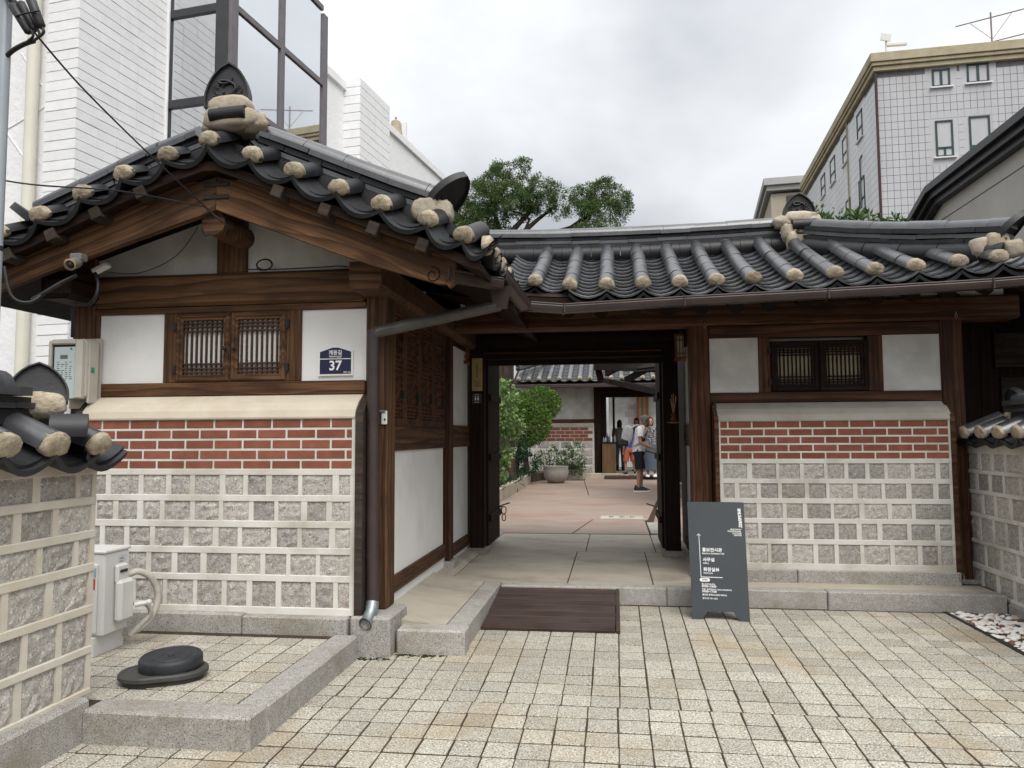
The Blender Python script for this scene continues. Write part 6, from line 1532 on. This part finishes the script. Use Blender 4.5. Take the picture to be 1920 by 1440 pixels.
# vent caps on the platform
RUB = pm('black rubber lid', (.025, .027, .032), (.018, .02, .023), 20, .55, stain=((.08, .08, .08), 8, .6, .8, .4), bump=(60, .2, .003)); RUBG = pm('dull grey black lid', (.055, .055, .052), (.04, .04, .038), 12, .6, stain=((.12, .11, .1), 6, .55, .8, .4), bump=(60, .2, .003))
vx, vy = -2.285, 3.70
vt = thing('oval_base_lid', 'flat oval grey black lid lying on the paved platform under the round weight', 'lid', (vx, vy, 0))
def oval(r, z, n=36, fx=.062): return [(r * math.cos(t) + (fx if math.cos(t) > 0 else -fx), r * math.sin(t) * .98, z) for t in [2 * math.pi * (i + .5) / n for i in range(n)]]
mb = MB(); rings = [oval(.128, -.004), oval(.128, .016), oval(.125, .018), oval(.142, .022), oval(.151, .030), oval(.151, .046), oval(.144, .054), oval(.128, .056), oval(.124, .052)]
for r in rings: mb.v += r
n = 36
for i in range(len(rings) - 1):
    for j in range(n): mb.f.append((i * n + j, i * n + (j + 1) % n, (i + 1) * n + (j + 1) % n, (i + 1) * n + j))
mb.f += [tuple(range(n)), tuple(range((len(rings) - 1) * n, len(rings) * n))]
part('lid', mb, RUBG, vt, T(vx, vy, 0) @ Matrix.Rotation(R(28), 4, 'Z'), smooth=35)
wt = thing('round_weight', 'round black rubber weight plate lying on top of the oval lid', 'weight', (vx + .02, vy + .03, .055))
part('disc', MB().lathe([(.138, .0), (.150, .006), (.153, .02), (.153, .05), (.146, .062), (.136, .067), (.130, .062), (.10, .060), (.096, .064), (.05, .064), (.045, .060), (.016, .060), (.014, .066), (.004, .066)], 40, T(vx + .02, vy + .03, .053) @ Matrix.Rotation(R(3), 4, 'X')), RUB, wt, smooth=35)

# lanterns on both sides of the gate
LP = pm('lantern paper', (.58, .56, .48), (.5, .48, .4), 6, .8)
def lantern(px0, px1, py0, py1, Y, lab):
    a, b = aY(px0, py0, Y), aY(px1, py1, Y); x0, x1, z1, z0 = a.x, b.x, a.z, b.z; w = x1 - x0; h = z1 - z0
    t = thing('wall_lantern', lab, 'lantern', ((x0 + x1) / 2, Y + .1, z0), 'paper lanterns beside the gate'); f = .018
    mb = MB()
    for (p, q_) in ((x0, x0 + f), (x1 - f, x1)):
        for (c, d) in ((Y, Y + f), (Y + .12 - f, Y + .12)): mb.box(p, q_, c, d, z0, z1, .002)
    mb.box(x0 - .006, x1 + .006, Y - .006, Y + .126, z0 - .014, z0 + f, .003).box(x0 - .003, x1 + .003, Y - .003, Y + .123, z1 - f, z1 + .006, .003)
    part('lantern_frame', mb, W_LAMP, t)
    l = MB()
    for q_ in (.36, .64): l.box(x0 + w * q_ - .004, x0 + w * q_ + .004, Y + .003, Y + .011, z0 + f, z1 - f)
    for q_ in (.22, .76): l.box(x0 + f, x1 - f, Y + .002, Y + .010, z0 + h * q_ - .004, z0 + h * q_ + .004)
    part('lattice', l, W_LAMP, t)
    part('paper_pane', MB().box(x0 + f, x1 - f, Y + .012, Y + .10, z0 + f, z1 - f), LP, t)
    part('bracket', MB().box((x0 + x1) / 2 - .02, (x0 + x1) / 2 + .02, Y + .12, Y + .19, z0 + .06, z0 + .10), W_LAMP, t)
lantern(852, 876, 634, 679, 7.78, 'orange wood paper lantern left of the gate, above the gold plaque'); lantern(1266, 1289, 627, 672, 7.78, 'orange wood paper lantern right of the gate, between the dark posts')
# brass sign and restroom sign
a, b = aY(885, 672, 7.965), aY(904.5, 733, 7.965)
bs = thing('brass_sign', 'narrow gold sign plate with vertical lettering on the left gate post', 'sign', (a.x, 7.97, b.z)); BRASS = pm('dull gold plate', (.42, .33, .13), (.36, .28, .11), 4, .45, spec=.5)
part('plate', MB().box(a.x, b.x, 7.958, 7.972, b.z, a.z, .002), BRASS, bs); cx = (a.x + b.x) / 2
for i, chx in enumerate('북촌문화센터'): lettering(chx, .024, T(cx, 7.9565, a.z - .075 - i * .026) @ FR, bs, IRON, 'lettering', 'CENTER', .0006)
for i in range(6): part('small_print', MB().box(cx - .035, cx + .035, 7.956, 7.9585, a.z - .245 - i * .012, a.z - .242 - i * .012), IRON, bs)
a, b = aY(885.5, 738, 7.965), aY(903, 756, 7.965)
rs = thing('restroom_sign', 'small dark square restroom sign below the gold sign plate', 'sign', (a.x, 7.97, b.z)); part('plate', MB().box(a.x, b.x, 7.958, 7.972, b.z, a.z, .002), BOARD, rs); cx = (a.x + b.x) / 2; cz = (a.z + b.z) / 2
for s in (-1, 1):
    x = cx + s * .014; part('restroom_figure', MB().lathe([(.001, 0), (.006, .002), (.006, .004), (.001, .006)], 10, T(x, 7.956, cz + .022) @ Matrix.Rotation(R(90), 4, 'X')).prism([(x - .004, cz - .022), (x + .004, cz - .022), (x + .009, cz - .004), (x + .005, cz + .012), (x - .005, cz + .012), (x - .009, cz - .004)], 7.954, 7.959, 'XZ'), WHITE_P, rs)
part('small_print', MB().box(cx - .02, cx + .02, 7.955, 7.9585, a.z - .012, a.z - .009).box(cx - .024, cx + .024, 7.955, 7.9585, b.z + .008, b.z + .012), WHITE_P, rs)
# dried wheat ornament on the right gate post
p = aY(1263, 792, 7.9); dw = thing('dried_flower_basket', 'little straw ornament with dried stalks on the right gate post', 'ornament', p); STR = pm('straw', (.36, .24, .11), (.26, .16, .07), 20, .8)
mb = MB()
for k in range(14): mb.tube([p + Vector((0, 0, .05)), p + Vector((random.uniform(-.03, .03), random.uniform(-.02, .01), random.uniform(.16, .30)))], [.003, .005], 4)
part('stalks', mb, STR, dw); part('woven_saucer', MB().lathe([(.02, -.012), (.075, .0), (.07, .005), (.02, -.006)], 14, T(*p)), STR, dw, smooth=60); part('straw_doll', MB().lathe([(.01, 0), (.03, .01), (.034, .03), (.016, .06), (.028, .075), (.012, .10)], 10, T(*p)), pm('red straw', (.2, .06, .04), None, 20, .8), dw, smooth=60)
# small steel latch box on the corner post
p = aY(721, 783, 4.835); lt = thing('latch_plate', 'small steel hasp plate on the corner post beside the downpipe', 'latch', p); part('plate', MB().box(p.x - .019, p.x + .019, p.y - .012, p.y + .002, p.z - .045, p.z + .045, .004), CW, lt); part('arm', MB().box(p.x - .034, p.x + .012, p.y - .022, p.y - .01, p.z + .034, p.z + .048, .003), ZINC, lt); part('pin', MB().sphere((p.x + .006, p.y - .014, p.z - .012), .007, 8, 6), IRON, lt)

# wires, camera, cable coil under the gable
CAMG = pm('grey camera body', (.20, .195, .19), (.14, .135, .13), 8, .45)
p = aY(142, 493, 4.33); cv = thing('security_camera', 'small grey dome nosed camera fixed to the left gable board', 'camera', p); d_ = Vector((.18, -.9, -.35)).normalized()
part('body', MB().lathe([(.001, -.035), (.030, -.03), (.034, 0), (.034, .05), (.031, .065), (.026, .065), (.024, .05)], 16, frame(p, d_) @ Matrix.Rotation(R(90), 4, 'Y')), CAMG, cv, smooth=40); part('lens', MB().sphere(p + d_ * .062, .020, 12, 8), IRON, cv, smooth=80); part('lens_ring', MB().lathe([(.029, .07), (.037, .076), (.029, .08)], 16, frame(p, d_) @ Matrix.Rotation(R(90), 4, 'Y'), False, False), STR, cv, smooth=60); part('mount', MB().box(p.x - .05, p.x + .03, p.y + .0, p.y + .075, p.z + .02, p.z + .065, .008), CAMG, cv)
def wire(name, label, pts, r=.004, n=6):
    return tag(part(name, MB().tube(smooth_path(pts), r, n), CABLE, None, smooth=60), label, 'cable')
hk = aY(385, 388, 4.30)
wire('overhead_cable', 'thin black cable dropping from the pole splice to the gable apex', [aY(62, 58, 2.95), aY(150, 160, 3.35), aY(260, 270, 3.8), hk], .0045)
wire('overhead_cable', 'thin black cable coming in from the left frame edge to the gable apex', [aY(-60, 325, 3.0), aY(60, 346, 3.3), aY(230, 359, 3.8), hk], .0045)
wire('overhead_cable', 'black cable run from the gable apex anchor to the ridge purlin', [hk, aY(400, 402, 4.34), aY(430, 428, 4.42), aY(420, 440, 4.6)], .006)
wire('loose_cable', 'thin dark wire sagging across the left gable plaster', [aY(372, 425, 4.8), aY(330, 480, 4.8), aY(260, 512, 4.8), aY(185, 508, 4.75)], .003)
wire('loose_cable', 'dark wire lying along the beam top towards the right post', [aY(462, 505, 4.80), aY(520, 505, 4.79), aY(600, 501, 4.79), aY(650, 500, 4.79), aY(690, 520, 4.75)], .004)
cc_ = aY(497, 497, 4.80); wire('cable_coil', 'coiled black cable on the beam under the right gable plaster', [cc_ + Vector((math.cos(a) * (.055 + .006 * math.sin(a * .7)), -.01 + .004 * math.sin(a * .31), math.sin(a) * (.036 + .006 * math.cos(a * .6)))) for a in [i * .5 for i in range(40)]], .003)
cc_ = aY(388, 428, 4.5); wire('cable_coil', 'small loop of thin wire hanging under the ridge purlin', [cc_ + Vector((math.cos(a) * .03, 0, math.sin(a) * .05)) for a in [i * .5 for i in range(26)]], .0028)
wire('service_cable', 'thick black service cable looping under the left gable board', [aY(8, 500, 4.2), aY(22, 555, 4.2), aY(55, 567, 4.25), aY(90, 545, 4.35), aY(110, 535, 4.38)], .011, 8)
wire('service_cable', 'black service cable bundle below the left gable board', [aY(60, 562, 4.3), aY(85, 548, 4.32), aY(115, 530, 4.36), aY(145, 516, 4.4)], .013, 8)
wire('meter_cable', 'thick black cable curving round the left post top to the meter', [aY(178, 512, 4.55), aY(184, 530, 4.52), aY(181, 553, 4.5), aY(168, 570, 4.52), aY(148, 570, 4.56), aY(137, 578, 4.6), aY(137, 600, 4.62), aY(136, 632, 4.66)], .012, 8)
lbx = aY(190, 503, 4.62); tag(part('conduit_box', MB().box(-.055, .055, -.03, .03, -.014, .014, .004), CW, None, T(*lbx) @ Matrix.Rotation(R(-24), 4, 'Y')), 'small pale conduit box tucked under the left gable board', 'box')
# street light pole at the left edge
STEEL = pm('galvanised pole', (.36, .39, .42), (.3, .325, .35), 4, .45, metal=.3)
pp = aY(-9, 500, 3.0); lp_ = thing('utility_pole', 'grey steel pole with a curved black arm at the left frame edge', 'pole', (pp.x, 3.0, GZ)); part('shaft', MB().tube([(pp.x, 3.0, GZ), (pp.x, 3.0, 4.2)], .026, 14), STEEL, lp_, smooth=40)
part('arm', MB().tube(smooth_path([aY(-12, 150, 3.0), aY(0, 122, 3.0), aY(20, 98, 2.99), aY(45, 83, 2.97), aY(64, 77, 2.96)]), .0105, 8), CABLE, lp_, smooth=60)
for yy in (315, 466): part('band', MB().tube([aY(-9, yy, 3.0) + Vector((0, 0, -.012)), aY(-9, yy, 3.0) + Vector((0, 0, .012))], .030, 14), IRON, lp_)
sp = thing('cable_splice', 'bundle of black cable splice closures at upper left', 'cable box', aY(55, 30, 2.95))
for k, (xa, ya, xb, yb, r) in enumerate(((22, 8, 55, 62, .020), (38, 4, 66, 58, .019), (55, -8, 78, 52, .022), (5, -30, 30, 12, .018))):
    p0, p1 = aY(xa, ya, 2.95 + .015 * (k % 2)), aY(xb, yb, 2.95 + .015 * (k % 2)); part('closure', MB().tube([p0, p0.lerp(p1, .06), p0.lerp(p1, .94), p1], [r * .6, r, r * .9, r * .5], 10), CABLE, sp, smooth=50)
for (xa, ya) in ((58, 62), (70, 60), (78, 54)): part('cable_tail', MB().tube(smooth_path([aY(xa, ya - 6, 2.95), aY(xa + 4, ya + 6, 2.95), aY(xa - 6, ya + 16, 2.95), aY(60, 78, 2.96)]), .006, 6), CABLE, sp, smooth=60)
part('tie', MB().tube([aY(30, 30, 2.93), aY(52, 24, 2.92), aY(74, 20, 2.93)], .004, 5), CABLE, sp)
# round stone pot
pc = Vector((aZ(1043, 905, 0).x, 20.3, 0)); pt = thing('stone_pot', 'round grey stone planter pot at the corner of the garden kerb', 'pot', pc); STP = pm('pale weathered stone pot', (.36, .35, .32), (.27, .26, .235), 4, .9, stain=((.18, .17, .14), 3, .5, .72, .5), bump=(30, .4, .01))
part('bowl', MB().lathe([(.10, .0), (.20, .012), (.285, .09), (.325, .20), (.335, .32), (.325, .40), (.335, .425), (.335, .445), (.30, .445), (.285, .40)], 28, T(*pc)), STP, pt, smooth=40); part('soil', MB().lathe([(.295, .40), (.01, .41)], 20, T(*pc)), SOIL, pt)
# ================================================================== PEOPLE
SKIN_M = pm('skin', (.40, .23, .155), (.36, .20, .135), 8, .55, spec=.35)
def cloth(name, c, c2=None, **k): return pm(name, c, c2 or tuple(x * .85 for x in c), k.pop('scale', 9), .85, bump=(40, .3, .006), spec=.15, coord='W', **k)
def skin_mesh(verts, edges, radii, root, levels=1):
    me = bpy.data.meshes.new('s'); me.from_pydata(verts, edges, []); o = bpy.data.objects.new('s', me); COL.objects.link(o)
    md = o.modifiers.new('skin', 'SKIN'); md.use_smooth_shade = True
    for i, r in enumerate(radii):
        sv = me.skin_vertices[0].data[i]; sv.radius = r if isinstance(r, tuple) else (r, r); sv.use_root = (i == root)
    s = o.modifiers.new('sub', 'SUBSURF'); s.levels = levels; s.render_levels = levels
    bpy.context.view_layer.update(); dg = bpy.context.evaluated_depsgraph_get(); m2 = bpy.data.meshes.new_from_object(o.evaluated_get(dg))
    vs = [v.co.copy() for v in m2.vertices]; fs = [tuple(p.vertices) for p in m2.polygons]
    bpy.data.objects.remove(o); bpy.data.meshes.remove(m2); bpy.data.meshes.remove(me); return vs, fs
def person(label, pos, rz, h, J, shirt, lower, shoes, hair, sleeve=.55, skirt=False, long=False, hair_len=0.0, turn=0.0, nod=0.0, belly=1.0, extras=None):
    """J: joints in metres for a 1.70 m figure facing +X; each limb is (shoulder, elbow, wrist) or (hip, knee, ankle)"""
    k = h / 1.70; t = thing('person', label, 'person', pos)
    Mp = T(*pos) @ Matrix.Rotation(rz, 4, 'Z') @ Matrix.Scale(k, 4)
    pel, ch_, nk = Vector(J['pelvis']), Vector(J['chest']), Vector(J['neck']); hd = nk + Vector((.045 + .02 * nod, 0, .125 - .02 * nod))
    V = [pel, pel.lerp(ch_, .5), ch_, nk - Vector((0, 0, .03)), nk + Vector((.015, 0, .06))]; E = [(0, 1), (1, 2), (2, 3), (3, 4)]; Rd = [(.13, .105), (.125, .10), (.135, .10), (.062, .062), (.055, .055)]
    for s in ('L', 'R'):
        a, b, c = [Vector(q) for q in J['arm' + s]]; i = len(V); V += [a, a.lerp(b, .5), b, b.lerp(c, .5), c, c + (c - b).normalized() * .06]; E += [(2, i)] + [(i + j, i + j + 1) for j in range(5)]; Rd += [.055, .048, .040, .037, .028, .034]
        a, b, c = [Vector(q) for q in J['leg' + s]]; i = len(V); V += [a, a.lerp(b, .5), b, b.lerp(c, .35), c, c + Vector((.10, 0, -.045))]; E += [(0, i)] + [(i + j, i + j + 1) for j in range(5)]; Rd += [.085, .075, .055, .056, .036, .034]
    vs, fs = skin_mesh(V, E, Rd, 0)
    mb = MB().add(vs, fs)
    Mh = T(*hd) @ Matrix.Rotation(turn, 4, 'Z') @ Matrix.Rotation(nod * .5, 4, 'Y')
    mb.sphere((0, 0, .01), (.098, .076, .118), 18, 12, Mh); mb.sphere((.045, 0, -.055), (.055, .052, .06), 12, 8, Mh)
    mb.sphere((.100, 0, -.012), (.022, .013, .026), 8, 6, Mh)
    for s in (-1, 1): mb.sphere((-.005, s * .076, -.008), (.018, .010, .030), 8, 6, Mh)
    mb.sphere((.083, 0, -.055), (.016, .026, .010), 8, 5, Mh)
    for s in ('L', 'R'):   # fingers
        a, b, c = [Vector(q) for q in J['arm' + s]]; d = (c - b).normalized(); side = d.cross(Vector((0, 0, 1))).normalized(); dn = side.cross(d); p = c + d * .075
        for q in range(4):
            o_ = side * ((q - 1.5) * .017); L_ = (.06, .068, .064, .05)[q]
            mb.tube([p + o_ - d * .03, p + o_ + d * L_ * .5 - dn * .006, p + o_ + d * L_ * .8 - dn * .028, p + o_ + d * L_ * .75 - dn * .045], [.0095, .0088, .008, .006], 6)
        sg = 1 if s == 'L' else -1; mb.tube([c + d * .02 + side * .025 * sg, c + d * .05 + side * .045 * sg, c + d * .085 + side * .045 * sg - dn * .01], [.011, .010, .007], 6)
    part('body', mb, SKIN_M, t, Mp, smooth=80)
    ey = MB()
    for s in (-1, 1): ey.sphere((.089, s * .030, .010), (.008, .012, .007), 8, 5, Mh)
    part('eyes', ey, IRON, t, Mp, smooth=80)
    # hair: a shell over the skull, longer at the back where hair_len > 0
    hb = MB().sphere((-.010, 0, .022), (.106, .086, .122), 20, 14, Mh); cut = []
    Mhi = Mh.inverted(); keep = []
    for v in hb.v:
        q = Mhi @ Vector(v)
        if q.x > .035 and q.z < .075: q = Vector((min(q.x, .055), q.y * .9, max(q.z, .02) if hair_len == 0 else q.z)); q.x = min(q.x, .06)
        if q.z < -.03 and hair_len == 0: q.z = -.03; q.x = max(q.x, -.075) * .9
        if q.z < .0 and hair_len > 0 and q.x < .05: q.z -= hair_len * (1 if q.x < 0 else .6); q.x = q.x * .9 - .01
        w_ = 1 + .03 * noise.noise(q * 30)
        keep.append(tuple(Mh @ (q * w_)))
    hb.v = keep; part('hair', hb, hair, t, Mp, smooth=80)
    # shirt with sleeves: oval rings round the trunk, tubes for the sleeves
    def ring_tube(mb, rings, n=18):
        vs = []
        for (c, rx, ry) in rings:
            for j in range(n):
                w = 2 * math.pi * j / n; q = 1 + .02 * math.sin(w * 5 + c[2] * 40); vs.append((c[0] + math.cos(w) * rx * q, c[1] + math.sin(w) * ry * q, c[2]))
        m = len(rings); return mb.add(vs, [(i * n + j, i * n + (j + 1) % n, (i + 1) * n + (j + 1) % n, (i + 1) * n + j) for i in range(m - 1) for j in range(n)] + [tuple(range(n)), tuple(range((m - 1) * n, m * n))])
    mb = MB(); sx = nk.x
    ring_tube(mb, [((pel.x, 0, pel.z - .075), .128 * belly, .178), ((pel.x + .01, 0, pel.z), .132 * belly, .175), ((pel.x + .015, 0, pel.z + .12), .132 * belly, .165), ((pel.lerp(ch_, .6).x + .01, 0, pel.z + .22), .130, .168), ((ch_.x, 0, ch_.z), .125, .182), ((ch_.x + .01, 0, ch_.z + .075), .112, .185), ((sx - .02, 0, ch_.z + .125), .092, .150), ((sx, 0, nk.z - .035), .072, .085), ((sx + .01, 0, nk.z + .015), .062, .066)])
    for s in ('L', 'R'):
        a, b, c = [Vector(q) for q in J['arm' + s]]; a2 = Vector((a.x, a.y * .80, a.z + .0))
        if sleeve <= 1: mb.tube([a2, a, a.lerp(b, sleeve * .5), a.lerp(b, sleeve)], [.070, .075, .074, .076], 12)
        else: mb.tube([a2, a, a.lerp(b, .5), b, b.lerp(c, .8)], [.068, .070, .062, .056, .046], 12)
    part('shirt', mb, shirt, t, Mp, smooth=70)
    if skirt:
        z0 = J['legL'][2][2] + .10; part('skirt', MB().tube([(pel.x, 0, pel.z + .04), (pel.x, 0, pel.z - .08), (pel.x, 0, .55), (pel.x + .02, 0, z0)], [.14, .175, .195, .215], 18), lower, t, Mp, smooth=60)
    else:
        mb = MB(); ring_tube(mb, [((pel.x, 0, pel.z + .05), .12, .16), ((pel.x, 0, pel.z - .04), .135, .175), ((pel.x, 0, pel.z - .12), .130, .172), ((pel.x, 0, pel.z - .19), .09, .12)])
        for s in ('L', 'R'):
            a, b, c = [Vector(q) for q in J['leg' + s]]
            if long: mb.tube([a, a.lerp(b, .5), b, b.lerp(c, .5), b.lerp(c, .97)], [.098, .090, .070, .064, .066], 14)
            else: mb.tube([a, a.lerp(b, .5), a.lerp(b, .97)], [.105, .104, .102], 14)
        part('trousers' if long else 'shorts', mb, lower, t, Mp, smooth=70)
    for s in ('L', 'R'):
        c = Vector(J['leg' + s][2]); yaw_ = J.get('foot' + s, 0); Mf = Mp @ T(c.x, c.y, 0) @ Matrix.Rotation(yaw_, 4, 'Z')
        sh = part('shoe', MB().grid(lambda u, v: (-.095 + .30 * u, math.cos(math.pi * v) * (.043 + .012 * math.sin(u * 2.6)) * (1 if .02 < u < .98 else .4), .022 + math.sin(math.pi * v) * (.095 * max(0, 1 - 1.1 * u) + .05 * (1 - .5 * u)) * (1 if .02 < u < .98 else .35)), 12, 8), shoes[0], t, Mf, smooth=80)
        part('sole', MB().prism([(-.105 + .31 * u, y * (.046 + .014 * math.sin(u * 2.6)) * (1 if 0 < u < 1 else .6)) for y, us in ((1, [0, .15, .35, .55, .75, .9, 1]), (-1, [1, .9, .75, .55, .35, .15, 0])) for u in us], 0, .030, 'XY'), shoes[1], sh, Mf)
    if extras: extras(t, Mp, J, k)
    return t
WHT = cloth('white cotton', (.84, .84, .84)); NVY = cloth('navy cotton', (.018, .02, .032)); ORG = cloth('coral cotton', (.42, .13, .075)); JEAN = cloth('blue denim', (.07, .12, .19), scale=4); BLU = cloth('royal blue cotton', (.02, .07, .36))
CRM = cloth('cream patterned blouse', (.40, .37, .28), (.13, .15, .12), scale=26); PAT = cloth('black and white print blouse', (.30, .31, .33), (.03, .03, .036), scale=30, lo=.48, hi=.52); SKRT = cloth('grey blue denim skirt', (.085, .10, .13), scale=4)
BLK = pm('black shoe', (.02, .02, .022), None, 8, .6); HGREY = pm('grey hair', (.17, .165, .16), (.08, .078, .075), 60, .7); HBLK = pm('black hair', (.012, .011, .011), (.008, .007, .007), 40, .5)
STAND = dict(pelvis=(0, 0, .94), chest=(.0, 0, 1.27), neck=(.02, 0, 1.45), armL=((.0, .18, 1.38), (-.02, .23, 1.10), (.05, .22, .86)), armR=((.0, -.18, 1.38), (-.02, -.23, 1.10), (.05, -.22, .86)), legL=((0, .09, .88), (.02, .10, .48), (-.01, .10, .07)), legR=((0, -.09, .88), (.02, -.10, .48), (-.01, -.10, .07)))
def man_extras(t, Mp, J, k):
    BP = cloth('pale grey backpack cloth', (.46, .47, .47)); BP2 = cloth('charcoal backpack cloth', (.045, .042, .042))
    mb = MB().sphere((0, 0, 0), 1, 16, 12); mb.v = [(math.copysign(abs(x) ** .6, x) * .12, math.copysign(abs(y) ** .5, y) * .15, math.copysign(abs(z) ** .6, z) * .235) for x, y, z in mb.v]
    b = part('backpack', mb, BP, t, Mp @ T(-.245, 0, 1.215) @ Matrix.Rotation(R(12), 4, 'Y'), smooth=60)
    part('backpack_pocket', MB().box(-.135, .07, -.155, .155, -.215, -.06, .03), BP2, b, Mp @ T(-.262, 0, 1.20) @ Matrix.Rotation(R(12), 4, 'Y'))
    for y in (-.125, .125): part('strap', MB().tube(smooth_path([(-.17, y * .8, 1.36), (-.05, y, 1.445), (.07, y, 1.40), (.115, y, 1.28), (.03, y * 1.35, 1.08), (-.14, y * 1.2, 1.00)]), .018, 8), BP, b, Mp, smooth=60)
    for (za, zb, m) in ((1.20, 1.255, pm('olive stripe', (.05, .045, .03), None, 5, .9)), (1.175, 1.197, pm('pale stripe', (.55, .52, .42), None, 5, .9)), (1.105, 1.17, NVY)):
        part('chest_stripe', MB().grid(lambda u, v: (.024 + math.cos(-1.5 + 3.0 * u) * .131, math.sin(-1.5 + 3.0 * u) * .187, za + (zb - za) * v), 12, 1), m, t, Mp, smooth=60)
    gl = MB()
    hd = Vector(J['neck']) + Vector((.065, 0, .105))
    for s in (-1, 1): gl.tube([hd + Vector((.095, s * .034 + .024 * math.cos(a), .02 + .018 * math.sin(a))) for a in [i * math.pi / 6 for i in range(13)]], .0025, 4).tube([hd + Vector((.09, s * .06, .025)), hd + Vector((-.0, s * .082, .02))], .0025, 4)
    part('glasses', gl, IRON, t, Mp)
MAN = dict(STAND); MAN.update(chest=(.03, 0, 1.26), neck=(.075, 0, 1.43), armR=((.02, -.18, 1.36), (.02, -.235, 1.06), (.235, -.19, .965)), armL=((.02, .18, 1.36), (.05, .22, 1.08), (.27, .13, .98)), legR=((-.0, -.09, .88), (.0, -.10, .48), (-.03, -.10, .07)), legL=((0, .09, .88), (.05, .10, .48), (.05, .10, .07)))
person('grey haired man in white striped polo shirt and navy shorts looking down, pale backpack on', (.535, 17.2, 0), R(4), 1.72, MAN, WHT, NVY, (BLK, WHT), HGREY, nod=1.0, belly=1.12, extras=man_extras)
px_ = lambda x, Y: aY(x, 880, Y).x
CH = dict(STAND); CH.update(legL=((0, .09, .88), (.02, .15, .48), (.0, .17, .07)), legR=((0, -.09, .88), (.0, -.13, .48), (-.02, -.17, .07)), footL=.5, footR=-.4)
person('child in coral shorts and royal blue shirt behind the man with the backpack', (px_(1181, 23.0), 22.6, .09), R(110), 1.40, CH, BLU, ORG, (BLK, WHT), HBLK, hair_len=0)
person('person in a cream patterned top and blue jeans seen from behind by the counter', (px_(1163, 24.6), 24.6, .14), R(95), 1.60, STAND, CRM, JEAN, (BLK, BLK), HBLK, long=True, hair_len=.10, sleeve=2)
person('dark haired person with face turned down behind the shoulder of the man', (px_(1197, 24.0), 24.2, .14), R(-110), 1.66, STAND, NVY, JEAN, (BLK, BLK), HBLK, long=True, hair_len=.16, nod=.6)
HM = dict(STAND); HM.update(armR=((.0, -.18, 1.38), (.10, -.26, 1.14), (.20, -.08, 1.36)))
person('person in black and white print top and long denim skirt, hand at mouth', (px_(1221, 22.0), 21.9, .09), R(-95), 1.66, HM, PAT, SKRT, (WHT, WHT), HBLK, skirt=True, hair_len=.05, sleeve=.7)
